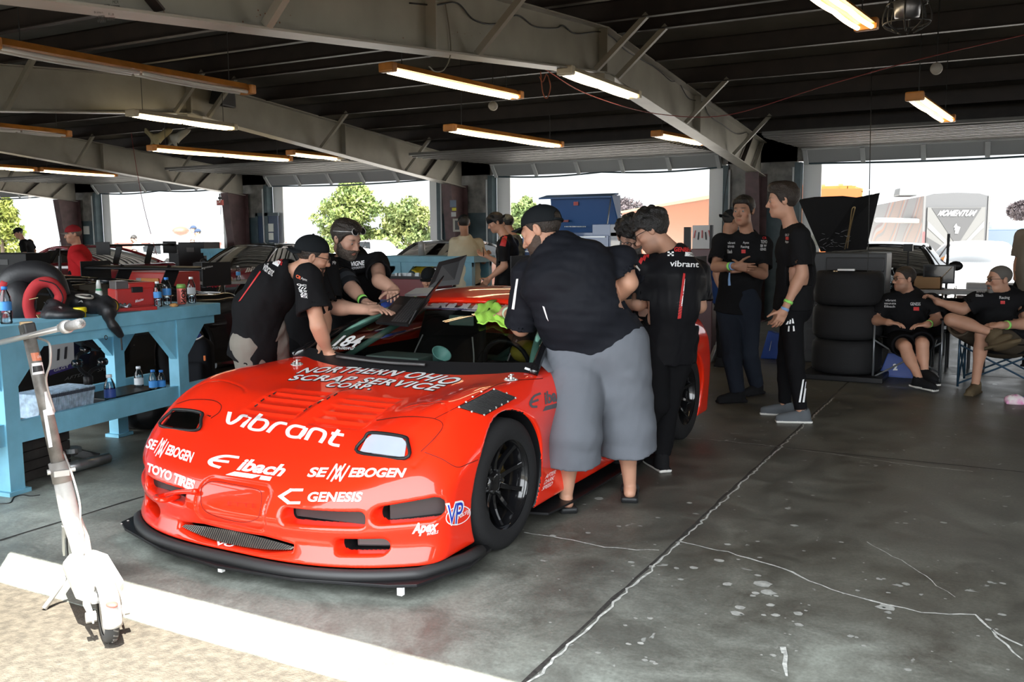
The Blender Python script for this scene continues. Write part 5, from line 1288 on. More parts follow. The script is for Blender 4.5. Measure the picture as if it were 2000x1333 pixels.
    for(S,m_,f_)in g('bands',()):
        a,b,c=arms[S]; p=b+(c-b)*f_; u_,v_,d_=frame_of(c-b); mb=MB(); r_=(.042+(.027-.042)*f_)*ab+.004; mb.lathe([(r_,-.011),(r_+.002,-.011),(r_+.001,.011),(r_-.001,.011)],p,d_,20); mb.build('wristband',m_,root,smooth=True)
    out['bvh']=bvh_of(shirt)
    return out
def auto_arm(sh,wr,L1,L2,pole):
    """elbow position for a shoulder and wrist, bent towards pole"""
    d=wr-sh; D=np.linalg.norm(d); D=min(D,(L1+L2)*.995); dn=nrm(d); a=(L1*L1-L2*L2+D*D)/(2*D); h=math.sqrt(max(0,L1*L1-a*a)); p=A(*pole); p=nrm(p-dn*np.dot(p,dn)); return sh+dn*a+p*h
W=ony
def G0(px,py,h=.085):return onz(px,py,0.0)+A(0,0,h)
def Z(px,Y,z):
    q=W(px,490,Y); q[2]=z; return q
DARKT=mat('tee_print_white',(0.55,0.55,0.55),0.7); REDT=mat('tee_print_red',(0.50,0.02,0.02),0.6)
def shirt_text(p,txt,q,m=DARKT,bold=0.0,shear=0.0,name='lettering',sub=0.25):
    return decal(name,text_mesh(txt,bold,shear,1.0,sub),q,p['bvh'],m,p['shirt'],0.003)
def shirt_patch(p,q,m,name='print',nu=10,nv=5):return decal(name,patch(nu,nv),q,p['bvh'],m,p['shirt'],0.003)
TAN1=(0.42,0.225,0.15); TAN2=(0.47,0.25,0.165); TAN3=(0.34,0.175,0.11); TAN4=(0.50,0.29,0.21)
# --- D: the big man wiping the screen
gh=GS.ray_cast(Vector(CAM),Vector(wray(952,618)).normalized()); GP=A(*gh[0]); GN=A(*gh[1]); GN=GN if GN[2]>0 else-GN
shL=W(1030,540,4.46); wrL=GP+GN*0.035+(W(990,619,4.8)-W(952,618,4.8))*1.0
D=person(dict(label='heavy man in black polo and grey shorts wiping the windscreen with a green cloth',fine=0.0048,bulk=1.42,arm=1.14,leg=1.30,tan=TAN2,cf=0.009,
    pel=W(1166,668,4.60),neck=W(1082,478,4.46),head=W(1058,452,4.47),face=FD(1058,112,-.45),hup=(-0.25,0.1,1),hs=1.12,hipdir=(0.95,0.25,0.05),hipw=0.10,
    shL=shL,shR=W(1212,512,4.66),elL=auto_arm(shL,wrL,.31,.27,(0.3,-0.3,-1)),wrL=wrL,elR=W(1228,553,4.62),wrR=W(1172,606,4.74),
    handL=(nrm(GP-wrL-GN*0.02),-GN,0.12),handR=((-1,.5,-.3),(0,.5,-1),0.4),
    knL=W(1116,845,4.36),anL=G0(1106,996),knR=W(1222,830,4.70),anR=G0(1230,976),toeL=(-0.60,0.8,0),toeR=(-0.35,0.95,0),shoes='slides',
    shirt=(POLO,0.98,0.06),loose=0.022,belly=1.0,hemdir=(0.05,-0.1,1),flare=0.012,wrinkle=0.009,fold=(0.5,0.6,1.5),pants=(GREYP,'shorts',1.42),ploose=0.052,pwr=0.7,
    hair=(HAIRD,.006,'buzz'),beard=(mat('beard_brown',(0.05,0.03,0.02),.7),.006),cap=(CAPB,False,0.26,CAPB),strap=True,eyes=False,bow=0.10,bands=(('L',BANDW,0.88),),seed=31))

shirt_patch(D,[(1000,604),(1005,605),(1013,545),(1009,545)],DECW,'piping'); shirt_patch(D,[(1068,622),(1072,628),(1064,600),(1060,598)],DECW,'piping')
shirt_patch(D,[(1241,520),(1252,532),(1253,529),(1243,517)],DECW,'piping')

mb=MB(); rs=np.random.RandomState(2)
def clothp(u,v):
    px=931+58*u+4*math.sin(9*v); py=597+40*v+5*math.sin(7*u+1)+10*(u-.3)
    h=GS.ray_cast(Vector(CAM),Vector(wray(px,py)).normalized()); p=A(*h[0])if h[0]else GP
    return p+GN*(0.010+0.010*math.sin(11*u+4*v)**2+0.008*math.sin(13*v))
mb.grid(clothp,18,12); tag(mb.build('cleaning_cloth',mat('lime_microfibre',(0.42,0.78,0.10),0.95,bump=0.4,bscale=200),smooth=True,solid=0.006),'lime green microfibre cloth pressed against the windscreen under a hand','cloth')
# --- A: leaning man in the backward cap
hA=onz(664,705,.80); p0,n0=on_body(655,703); wR=p0+A(-0.05,0.0,0.035)
shR=W(600,542,4.14)
Ap=person(dict(label='man in backward black cap leaning with a straight arm on the red bonnet',fine=0.0048,tan=TAN2,arm=0.98,cf=0.0085,
    pel=W(508,662,4.28),neck=W(566,527,4.30),head=W(610,500,4.33),face=FD(610,-98,-.28),hup=(0.15,0,1),hs=1.0,hipdir=(0.05,-1,0),
    shR=shR,shL=W(610,520,4.50),elR=W(621,636,4.09),wrR=wR,elL=W(634,625,4.46),wrL=W(628,680,4.28),handR=((0.95,0.12,-0.12),(0.1,0,-1),0.06,0.1),handL=((0.8,-.1,-.2),(0,0,-1),0.1),
    knL=W(540,760,4.5),anL=W(545,850,4.6),knR=W(500,775,4.25),anR=W(495,880,4.25),toeL=(1,0.1,0),toeR=(1,0,0),shoes=(SHOEB,SOLEW),
    shirt=(TEE,0.72,0.13),glute=.1,loose=0.030,flare=0.022,wrinkle=0.008,fold=(1.4,1.0,.6),hemdir=(0.3,0.0,1.0),pants=(KHAKI,'long',0.95),ploose=0.03,
    hair=(HAIRD,.004,'buzz'),beard=(mat('beard_thin_brown',(0.05,0.03,0.02),.7),.002),cap=(CAPB,True,0.16),glasses=(FRAMEM,.103,.004,False),bow=0.10,stubble=.4,seed=5))
shirt_text(Ap,'vibrant',[(512,527),(531,541),(538,527),(520,511)],DECW,0.01); shirt_patch(Ap,[(532,516),(543,522),(549,512),(537,506)],DECW); shirt_text(Ap,'RACING',[(539,514),(550,520),(554,506),(543,500)],REDT,0.02)
shirt_patch(Ap,[(466,590),(470,588),(510,532),(508,530)],REDT,'stripe',3,16)
shirt_text(Ap,'CR',[(578,542),(587,547),(589,541),(580,536)],mat('tee_print_orange',(0.6,0.08,0.01),.6),0.03); shirt_text(Ap,'Apex',[(588,547),(600,552),(600,545),(589,541)])
for k,t_ in enumerate(('QC','///','SB W','ZE','MTX')):shirt_text(Ap,t_,[(581+2*k,559+5.6*k),(599+.5*k,561+5.6*k),(599+.5*k,557+5.6*k),(580+2*k,554+5.6*k)],DECW,0.02)
# --- B: bearded man with sunglasses on his head
shL=W(737,514,5.14); shR=W(652,518,5.02); wl=W(770,566,4.92)
B=person(dict(label='bearded man with sunglasses pushed up on his hair and elbow brace, leaning over the laptop',fine=0.0048,tan=TAN4,arm=1.0,bulk=1.05,cf=0.0085,
    pel=W(690,680,5.38),neck=W(690,494,5.14),head=W(676,466,5.02),face=FD(676,-48,-.42),hup=(0.12,-0.1,1),hs=1.06,hipdir=(-0.8,-0.6,0),
    shL=shL,shR=shR,elL=W(741,549,4.92),wrL=wl,elR=W(684,560,4.80),wrR=W(714,592,4.72),handL=((0.45,-0.75,-0.15),(0.1,-.1,-1),0.5),handR=((0.85,-0.35,-0.05),(0.1,-.1,-1),0.35),
    knL=W(700,800,5.3),anL=W(700,895,5.4),knR=W(670,800,5.3),anR=W(668,895,5.4),toeL=(.5,-.8,0),toeR=(.5,-.8,0),shoes=(SHOEB,SOLEW),
    shirt=(TEE,0.62,0.12),loose=0.018,flare=0.016,wrinkle=0.006,pants=(BLKP,'long',.95),hair=(HAIRD,.014,'swept'),beard=(BEARDG,.012),bow=0.08,bands=(('R',BANDG,0.80),('R',SATB,0.92)),seed=7,look=(0.1,.9,-.35)))
shirt_text(B,'VIGNE',[(684,521),(712,518),(712,509),(685,512)],DECW,0.03); shirt_text(B,'MOTORSPORTS',[(686,527),(713,523),(713,519),(686,523)],DECW)
a_,b_=W(664,528,4.93),W(686,562,4.79); mb=MB(); u_,v_,d_=frame_of(b_-a_); Ln=np.linalg.norm(b_-a_)
mb.lathe([(.062,Ln*.35),(.066,Ln*.4),(.066,Ln*.98),(.060,Ln*1.05)],a_,d_,24,cap=False); mb.build('elbow_brace',cloth('brace',(0.02,0.021,0.024)),B['root'],smooth=True)
mb=MB(); mb.lathe([(.069,Ln*.58),(.0695,Ln*.6),(.0695,Ln*.8),(.069,Ln*.82)],a_,d_,24,cap=False); mb.build('brace_strap',cloth('brace_strap',(0.05,0.055,0.065)),B['root'],smooth=True)

hB=W(676,466,5.02); fB=nrm(FD(676,-48,-.42)); uB=nrm((0.12,-0.1,1)); rB=nrm(np.cross(fB,uB)); uB=np.cross(rB,fB)
def HB(x,y,z):return hB+(rB*x+fB*y+uB*z)*1.06
mb=MB()
for s in(-1,1):mb.tube([HB(s*.035+.027*math.cos(a),.092-.012*math.sin(a),.086+.020*math.sin(a))for a in np.arange(0,6.28,.35)],.003,6,closed=True)
mb.tube([HB(-.01,.094,.088),HB(.01,.094,.088)],.003,6)
for s in(-1,1):mb.tube([HB(s*.062,.086,.088),HB(s*.094,.03,.070),HB(s*.092,-.04,.045)],.003,6)
sg_=mb.build('sunglasses',mat('pale_spectacle_metal',(0.6,0.6,0.6),.3,.6),B['root'],smooth=True)
for s in(-1,1):mb=MB(); mb.add([HB(s*.035+.026*math.cos(a),.093-.012*math.sin(a),.086+.019*math.sin(a))for a in np.arange(0,6.28,.4)],[tuple(range(16))]); mb.build('lens',DARKL,sg_)
# --- C: the man mostly hidden behind the capped man, typing
shR=W(636,520,4.66); wr=W(728,606,4.52)
C=person(dict(label='mostly hidden man behind the capped man, one bare forearm typing on the laptop',fine=0.005,tan=TAN4,arm=1.14,eyes=False,
    pel=W(598,670,4.86),neck=W(604,525,4.86),head=W(610,500,4.82),face=(0.9,-.1,-0.3),hs=0.95,hipdir=(0.1,-1,0),
    shR=shR,shL=W(622,505,5.02),elR=W(642,600,4.60),wrR=wr,elL=W(640,590,4.95),wrL=W(690,600,4.90),handR=((0.85,-0.22,0.06),(0.15,-.1,-1),0.30,0.1),
    knL=W(600,800,4.9),anL=W(600,890,5.0),knR=W(590,800,4.85),anR=W(590,900,4.9),toeL=(1,0,0),toeR=(1,0,0),shoes=(SHOEB,SOLEW),shirt=(TEE,0.80,0.12),loose=0.02,flare=0.014,pants=(BLKP,'long',.95),hair=(HAIRB,.008,'quiff'),seed=9))
shirt_text(C,'Mp',[(649,519),(656,517),(655,509),(649,511)],DECW)
# --- E: curly-haired man in the racing jersey
shL=W(1252,522,5.34); shR=W(1362,534,5.58)
E_=person(dict(label='curly-haired man in black racing jersey with red flashes, back turned, head bent',fine=0.0052,tan=TAN1,bulk=1.02,arm=1.0,cf=0.0085,
    pel=W(1304,655,5.46),neck=W(1318,488,5.44),head=W(1272,452,5.36),face=FD(1272,96,-.55),hup=(-0.35,0,1),hs=1.02,hipdir=(0.75,0.65,0),
    shL=shL,shR=shR,elL=W(1248,594,5.35),wrL=W(1225,590,5.62),elR=W(1366,598,5.56),wrR=W(1322,608,5.72),handL=((-0.3,0.6,0.5),(.5,.6,.2),0.6),handR=((-.9,.3,0),(0,.5,0.5),.5),
    knL=W(1282,790,5.32),anL=G0(1205,922),knR=W(1302,790,5.48),anR=G0(1290,918),toeL=(-0.95,0.3,0),toeR=(-.7,.75,0),shoes=(SHOEB,SOLEW),
    shirt=(JERS,0.86,0.17),loose=0.022,flare=0.014,wrinkle=0.007,fold=(1.3,1.3,.6),pants=(BLKP,'long',.95),ploose=.02,hair=(HAIRB,.020,'curly'),glasses=(FRAMEM,.104,.003,False),stubble=.45,bow=.05,seed=13,eyes=False))
shirt_text(E_,'vibrant',[(1308,521),(1364,523),(1365,512),(1309,509)],DECW,0.015); shirt_patch(E_,[(1337,501),(1357,502),(1360,494),(1338,493)],DECW); shirt_text(E_,'RACING',[(1336,500),(1355,501),(1356,496),(1337,495)],SATB,0.02)
shirt_text(E_,'GENBERG',[(1316,492),(1358,493),(1358,485),(1318,483)],REDT,0.03)
for i in range(3):
    for j in range(3):
        if(i+j)%2==0:shirt_patch(E_,[(1304+4*i,501-3*j),(1308+4*i,501-3*j),(1308+4*i,498-3*j),(1304+4*i,498-3*j)],DECW,'check',1,1)
shirt_patch(E_,[(1323,623),(1330,622),(1338,535),(1334,534)],REDT,'stripe',3,16); shirt_patch(E_,[(1330,598),(1332,598),(1338,545),(1337,545)],DECW,'stripe',2,12)
for k in range(6):shirt_patch(E_,[(1322,618-5*k),(1331,612-5*k),(1331,611-5*k),(1322,617-5*k)],SATB,'stripe',3,1)
for k in range(5):shirt_patch(E_,[(1247+7*k,512-6*k),(1252+7*k,517-6*k),(1257+6*k,506-5*k),(1252+6*k,503-5*k)],REDT,'stripe',3,3)
# --- F: grey-bearded man looking down
F_=person(dict(label='grey-bearded man in round glasses facing us, head bowed between two men',fine=0.0055,tan=TAN4,pel=W(1230,655,6.10),neck=W(1222,500,6.10),head=W(1232,462,5.98),face=FD(1232,-8,-.55),hup=(0.05,-0.2,1),hs=1.06,bulk=1.1,
    shL=W(1262,520,6.05),shR=W(1196,512,6.08),elL=W(1268,590,6.0),wrL=W(1247,585,5.82),elR=W(1205,585,6.02),wrR=W(1232,598,5.84),handL=((-0.6,-.4,.5),(-.3,-.3,-.6),.6),handR=((.7,-.3,.3),(.2,-.2,.8),.6),hipdir=(-1,0,0),
    knL=W(1250,775,6.05),anL=W(1252,860,6.1),knR=W(1215,775,6.05),anR=W(1212,862,6.1),toeL=(.2,-1,0),toeR=(-.2,-1,0),shoes=(SHOEB,SOLEW),shirt=(TEE,.95,.12),pants=(BLKP,'long',.95),hair=(HAIRB,.016,'curly'),beard=(BEARDW,.010),glasses=(FRAMEM,.106,.002,False),seed=15,look=(0,.7,-.6)))
# --- G: arms folded
shL,shR=W(1492,478,8.26),W(1408,474,8.10); 
G_=person(dict(label='young man in black tee with folded arms and dark trousers, facing us',fine=0.006,tan=TAN3,pel=W(1442,590,8.22),neck=W(1460,456,8.20),head=W(1452,412,8.12),face=FD(1452,22,-.06),hs=1.08,hipdir=(-.95,.15,0),bulk=1.08,
    shL=shL,shR=shR,elL=W(1490,536,8.10),wrL=W(1450,524,7.88),elR=W(1398,522,7.96),wrR=W(1438,520,7.80),handL=((-1,.02,-.1),(.1,.9,-.2),.5),handR=((1,.05,-.12),(.1,.9,.1),.35),
    knL=W(1462,690,8.28),anL=G0(1478,770),knR=W(1430,700,8.0),anR=G0(1440,786),toeL=(-.35,-.9,0),toeR=(-.75,-.65,0),shoes=(SHOEB,SHOEB),shirt=(TEE,.78,.10),loose=.018,pants=(NAVYP,'long',.97),ploose=.026,hair=(HAIRB,.014,'fringe'),bands=(('R',BANDG,.72),('R',BANDB,.82)),seed=17))
for q,t_ in((rr(1421,472,1436,477),'vibrant'),(rr(1421,480,1434,484),'SENNEB'),(rr(1420,488,1430,495),'Eibach'),(rr(1451,472,1463,478),'Apex'),(rr(1447,480,1463,486),'Racing'),(rr(1486,470,1498,476),'TOYO'),(rr(1485,478,1497,483),'SB W'),(rr(1485,485,1496,490),'GENES')):shirt_text(G_,t_,q,DARKT,.01)
shirt_text(G_,'CR',rr(1489,463,1497,468),REDT,.02); shirt_patch(G_,rr(1448,488,1456,495),REDT)
p_=W(1425,533,7.80); mb=MB(); mb.tube([p_,p_+A(.0,-.01,-.06),p_+A(.004,-.012,-.11)],[.006,.010,.012],6); mb.build('wristband_tail',BANDB,G_['root'])
# --- H: the tall one in profile
shL,shR=W(1562,462,7.26),W(1545,448,7.58)
H_=person(dict(label='tall young man in profile, black tee, black track pants and grey trainers',fine=0.006,tan=TAN2,pel=W(1548,590,7.42),neck=W(1550,446,7.42),head=W(1529,392,7.36),face=FD(1529,88,-.08),hs=1.10,hipdir=(-.1,1,0),bulk=1.05,leg=.92,
    shL=shL,shR=shR,elL=W(1566,534,7.24),wrL=W(1532,606,7.16),elR=W(1535,530,7.62),wrR=W(1518,600,7.6),handL=((-.35,-.15,-.92),(-.6,.75,0),.45),handR=((-.2,0,-1),(-.9,-.3,0),.4),
    knL=W(1553,712,7.30),anL=G0(1564,826),knR=W(1535,705,7.52),anR=G0(1532,812),toeL=(-.93,-.35,0),toeR=(-.98,-.18,0),shoes=(SHOEG,SOLEW),shirt=(TEE,.80,.06),loose=.02,flare=.014,pants=(BLKP,'long',.93),ploose=.014,cuff=.3,hair=(HAIRD,.016,'quiff'),bands=(('L',BANDG,.78),('L',BANDB,.98)),seed=19))
PB=bvh_of(H_['trousers'])
for k in range(3):decal('side_stripe',patch(2,10),[(1560+7*k,786),(1563.5+7*k,786),(1570+6*k,741),(1567+6*k,742)],PB,DECW,H_['trousers'],.004)
for k in range(3):decal('logo',patch(2,3),[(1535+6*k,634-1*k),(1539+6*k,634-1*k),(1541+4*k,628-2.5*k),(1539+4*k,627-2.5*k)],PB,DECW,H_['trousers'],.004)
decal('lettering',text_mesh('11',.03),[(1539,648),(1552,647),(1551,637),(1540,637)],PB,DECW,H_['trousers'],.004)
pl_=[W(x,y,7.2)for x,y in((1543,592),(1556,610),(1572,635),(1579,665))]
for q,t_ in((rr(1534,457,1542,462),'OKUP'),(rr(1534,470,1541,476),'Appo')):shirt_text(H_,t_,q,DARKT,.01)
shirt_patch(H_,rr(1535,463,1541,469),REDT)
# --- I: capped man in the blue shirt
person(dict(label='man in black cap and dark blue shirt half hidden behind the man with folded arms',fine=0.008,tan=TAN3,pel=W(1420,575,10.2),neck=W(1420,462,10.2),head=W(1428,432,10.2),face=FD(1428,-120,-.2),hipdir=(.2,-1,0),bulk=1.1,shL=W(1432,478,10.4),shR=W(1405,482,10.0),elL=W(1438,530,10.4),wrL=W(1445,560,10.3),elR=W(1400,535,10.0),wrR=W(1412,575,9.95),
    knL=W(1424,640,10.3),anL=W(1424,700,10.4),knR=W(1412,640,10.1),anR=W(1410,702,10.1),toeL=(1,0,0),toeR=(1,0,0),shoes=(SHOEB,SHOEB),shirt=(BLUES,.8,.1),pants=(BLKP,'long',.95),hair=(HAIRB,.006,'buzz'),cap=(CAPB,True,-.1),eyes=False,seed=21))
# --- L, M, N: group at the middle bay
person(dict(label='man in beige tee and black cap seen from behind at the middle doorway',fine=0.008,tan=TAN3,pel=W(915,560,11.2),neck=W(908,462,11.2),head=W(906,437,11.15),face=FD(906,172,-.1),hipdir=(1,.3,0),shL=W(888,474,11.1),shR=W(934,476,11.4),elL=W(884,520,11.1),wrL=W(890,555,11.3),elR=W(944,510,11.4),wrR=W(945,500,11.75),handR=((.4,.5,.4),(0,1,0),.6),
    knL=W(905,620,11.2),anL=W(905,678,11.2),knR=W(925,620,11.3),anR=W(925,678,11.3),toeL=(-.3,1,0),toeR=(-.3,1,0),shoes=(SHOEB,SOLEW),shirt=(BEIGE,.85,.16),loose=.028,pants=(BLKP,'long',.95),hair=(HAIRB,.008,'buzz'),cap=(CAPB,False,-.05),eyes=False,seed=23))
M_=person(dict(label='young man in black cap and black polo with red shoulder, looking down beside the column',fine=0.007,tan=TAN2,pel=W(985,560,10.2),neck=W(990,462,10.2),head=W(968,435,10.15),face=FD(968,78,-.42),hipdir=(-.3,1,0),shL=W(982,478,10.0),shR=W(1002,476,10.45),elL=W(985,520,9.95),wrL=W(955,545,9.9),elR=W(985,520,10.5),wrR=W(950,500,10.4),handL=((-.6,-.2,-.7),(-.3,.9,0),.5),handR=((-.9,0,.2),(0,-.4,.9),.6),
    knL=W(985,630,10.2),anL=W(985,695,10.2),knR=W(995,630,10.4),anR=W(995,692,10.4),toeL=(-1,0,0),toeR=(-1,0,0),shoes=(SHOEB,SOLEW),shirt=(JERS,.82,.1),pants=(BLKP,'long',.95),hair=(HAIRB,.014,'fringe'),cap=(CAPB,True,-.1),seed=25))
shirt_patch(M_,[(976,480),(987,482),(992,456),(985,453)],REDT,'stripe',4,8)
person(dict(label='man in camouflage bucket hat half hidden behind the young man with the red shoulder',fine=0.008,tan=TAN3,pel=W(1008,560,11.0),neck=W(1005,462,11.0),head=W(990,437,11.0),face=FD(990,130,-.2),hipdir=(.6,.6,0),shL=W(990,474,10.9),shR=W(1016,476,11.2),elL=W(996,520,10.8),wrL=W(985,540,11.0),elR=W(1018,520,11.2),wrR=W(1015,555,11.3),knL=W(1000,625,11),anL=W(1000,682,11),knR=W(1012,625,11.2),anR=W(1012,680,11.2),toeL=(-.6,.8,0),toeR=(-.6,.8,0),shoes=(SHOEB,SHOEB),shirt=(CAMO,.9,.1),pants=(BLKP,'long',.95),hair=(HAIRB,.006,'buzz'),cap=(CAMO,False,0),eyes=False,seed=27))
c=W(944,492,10.2); root=thing('smartphone','black smartphone held up by the young man at the middle doorway','phone',c); mb=MB(); mb.box(c,(.01,.15,.075),rotz(.6)@rotax((1,0,0),.3)); mb.build('body',GLOSSB,root,bevel=.004); mb=MB(); mb.box(c+A(.006,-.004,0),(.002,.135,.066),rotz(.6)@rotax((1,0,0),.3)); mb.build('screen',GLOSSB,root)
# --- O, P, Q, R: the left
person(dict(label='man in red tee and red trucker cap standing in profile behind the black car',fine=0.0075,tan=TAN2,pel=Z(152,8.20,.93),neck=W(152,482,8.20),head=W(143,458,8.15),face=FD(143,82,-.08),hipdir=(-.3,1,0),bulk=1.1,shL=W(150,502,7.92),shR=W(160,494,8.45),elL=W(180,530,7.95),wrL=W(186,560,8.00),elR=W(150,540,8.50),wrR=W(130,555,8.50),knL=Z(150,8.20,.50),anL=Z(150,8.20,.085),knR=Z(155,8.30,.50),anR=Z(155,8.30,.085),toeL=(-1,0,0),toeR=(-1,0,0),shoes=(SHOEB,SOLEW),shirt=(REDS,.8,.1),loose=.02,pants=(BLKP,'long',.95),hair=(mat('hair_grey_brown',(.12,.10,.08),.7),.006,'buzz'),cap=(CAPR,False,0,CAPG),seed=29,stubble=.3))
person(dict(label='man in black tee and cap bending forward by the tree at the far left',fine=0.009,tan=TAN1,pel=W(52,520,13.6),neck=W(46,470,13.6),head=W(36,455,13.55),face=FD(36,80,-.3),hipdir=(-.2,1,0),shL=W(44,478,13.4),shR=W(58,474,13.8),elL=W(50,500,13.3),wrL=W(36,510,13.3),elR=W(67,490,13.9),wrR=W(66,508,13.7),knL=W(52,560,13.6),anL=W(52,600,13.6),knR=W(56,560,13.7),anR=W(56,600,13.7),toeL=(-1,0,0),toeR=(-1,0,0),shoes=(SHOEB,SHOEB),shirt=(TEE,.8,.1),pants=(BLKP,'long',.95),hair=(HAIRB,.006,'buzz'),cap=(CAPB,False,0),eyes=False,bow=.1,seed=33))
NAVYC=cloth('navy_cap',(0.03,0.045,0.08)); FADE=cloth('striped_faded_shirt',(0.20,0.16,0.16))
person(dict(label='man in navy cap and dull striped shirt standing outdoors beyond the left bay',fine=0.011,tan=TAN2,pel=Z(378,23,.99),neck=W(378,457,23),head=W(377.5,448,23),face=FD(378,85),hipdir=(0,1,0),shL=W(376,461,22.85),shR=W(381,461,23.2),elL=W(376,472,22.8),wrL=W(372,480,22.8),elR=W(381,473,23.2),wrR=W(379,483,23.2),knL=Z(377,23,.52),anL=Z(377,23,.085),knR=Z(380,23.1,.52),anR=Z(380,23.1,.085),toeL=(-1,0,0),toeR=(-1,0,0),shoes=(SHOEB,SHOEB),shirt=(FADE,.8,.1),pants=(NAVYP,'long',.95),hair=(HAIRB,.006,'buzz'),cap=(NAVYC,False,0),eyes=False,seed=35))
person(dict(label='man in navy cap and pale tee outdoors, in front of the striped shirt',fine=0.011,tan=TAN1,pel=Z(392,21,.99),neck=W(388,462,21),head=W(386,455,21),face=FD(386,80,-.15),hipdir=(0,1,0),shL=W(386,467,20.85),shR=W(392,466,21.2),elL=W(384,479,20.8),wrL=W(378,488,20.8),elR=W(394,479,21.2),wrR=W(392,490,21.2),knL=Z(391,21,.52),anL=Z(391,21,.085),knR=Z(394,21.1,.52),anR=Z(394,21.1,.085),toeL=(-1,0,0),toeR=(-1,0,0),shoes=(SHOEB,SHOEB),shirt=(WHTS,.8,.1),pants=(NAVYP,'long',.95),hair=(HAIRB,.006,'buzz'),cap=(NAVYC,False,0),eyes=False,seed=37))
person(dict(label='man with bent head outdoors by the dark car spoiler, pale tee',fine=0.011,tan=TAN4,pel=Z(268,17.5,.99),neck=W(266,474,17.5),head=W(262,468,17.4),face=FD(262,60,-.6),hipdir=(0,1,0),shL=W(264,480,17.3),shR=W(270,479,17.7),elL=W(262,492,17.2),wrL=W(258,500,17.2),elR=W(272,492,17.8),wrR=W(270,504,17.8),knL=Z(267,17.5,.52),anL=Z(267,17.5,.085),knR=Z(270,17.6,.52),anR=Z(270,17.6,.085),toeL=(-1,0,0),toeR=(-1,0,0),shoes=(SHOEB,SHOEB),shirt=(WHTS,.8,.1),pants=(NAVYP,'long',.95),hair=(HAIRB,.002,'buzz'),eyes=False,seed=38))
# --- S: crouching man in a cap beyond the laptop
person(dict(label='man in black cap crouching beyond the red roof, only his face showing',fine=0.008,tan=TAN2,pel=W(845,640,8.6),neck=W(846,578,8.5),head=W(838,545,8.4),face=FD(838,20,-.3),hipdir=(-.9,.3,0),shL=W(866,590,8.5),shR=W(822,590,8.4),elL=W(872,640,8.4),wrL=W(850,650,8.2),elR=W(815,640,8.3),wrR=W(835,655,8.1),knL=W(862,660,8.1),anL=W(860,730,8.35),knR=W(822,660,8.05),anR=W(826,730,8.3),toeL=(-.3,-.9,0),toeR=(-.5,-.8,0),shoes=(SHOEB,SHOEB),shirt=(TEE,.8,.08),pants=(BLKP,'long',.95),hair=(HAIRB,.006,'buzz'),cap=(CAPB,False,0),seed=39,stubble=.3))
# --- J, K: seated
shL,shR=W(1818,590,9.98),W(1735,590,9.96)
J_=person(dict(label='seated younger man in dark-rimmed glasses and black shorts, ankles crossed',fine=0.006,tan=TAN2,bulk=1.22,arm=1.15,leg=1.08,pel=W(1772,660,10.08),neck=W(1772,568,10.02),head=W(1766,545,9.96),face=FD(1766,62),hs=1.04,hipdir=(-1,0,0),
    shL=shL,shR=shR,elL=W(1830,625,9.88),wrL=W(1812,634,9.64),elR=W(1705,625,9.84),wrR=W(1735,630,9.61),handL=((-1,-.2,-.1),(.2,.2,-1),.4),handR=((1,-.25,-.08),(-.2,.1,-1),.35),
    knL=W(1802,672,9.56),anL=W(1806,728,9.48),knR=W(1768,678,9.54),anR=W(1796,742,9.38),toeL=(.62,-.75,.22),toeR=(.80,-.58,.05),shoes=(SHOEB,SOLEW),shirt=(TEE,.80,.10),loose=.022,belly=1.0,pants=(BLKP,'shorts',.86),ploose=.03,sit=True,hair=(HAIRD,.006,'buzz'),glasses=(FRAMEM,.104,.003,False),stubble=.5,bands=(('L',BANDG,.88),),seed=41,jowl=.012))
for q,t_ in((rr(1729,585,1750,589),'vibrant'),(rr(1727,592,1750,595),'SENNEB'),(rr(1727,597,1748,601),'Eibach'),(rr(1778,591,1798,597),'GENESIS')):shirt_text(J_,t_,q,DARKT,.01)
shirt_patch(J_,rr(1784,600,1795,607),REDT)
shL,shR=W(2000,590,9.85),W(1908,588,9.82)
K_=person(dict(label='seated older bald man with goatee, one ankle over the other knee',fine=0.006,tan=TAN1,bulk=1.32,arm=1.2,leg=1.12,pel=W(1960,665,9.98),neck=W(1962,570,9.92),head=W(1952,546,9.86),face=FD(1952,62,-.04),hs=1.10,hipdir=(-1,.05,0),
    shL=shL,shR=shR,elL=W(2012,632,9.70),wrL=W(1955,636,9.40),elR=W(1880,605,9.80),wrR=W(1832,590,9.82),handL=((-1,.05,-.05),(.1,.4,-.8),.4),handR=((-.7,0,.55),(-.3,-.3,-.8),.7),
    knL=W(1918,655,9.38),anL=W(1905,752,9.42),knR=W(1858,625,9.35),anR=W(1944,652,9.26),toeL=(-.25,-.95,0),toeR=(.75,-.45,-.45),shoes=(SHOET,SHOET),shirt=(TEE,.62,.10),loose=.025,belly=1.25,pants=(cloth('brown_shorts',(.07,.055,.04)),'shorts',.80),ploose=.03,sit=True,hair=(mat('hair_grey_stubble',(.10,.09,.08),.8),.0015,'buzz'),beard=(BEARDW,.008),goatee=True,glasses=(FRAMEM,.104,.003,False),bands=(('L',BANDG,.80),),seed=43,jowl=.012))
for q,t_ in((rr(1912,560,1930,564),'vibrant'),(rr(1907,568,1924,572),'SENNEB'),(rr(1906,575,1920,580),'Eibach'),(rr(1952,579,1972,586),'Racing')):shirt_text(K_,t_,q,DARKT,.01)
shirt_patch(K_,rr(1954,588,1963,594),REDT)
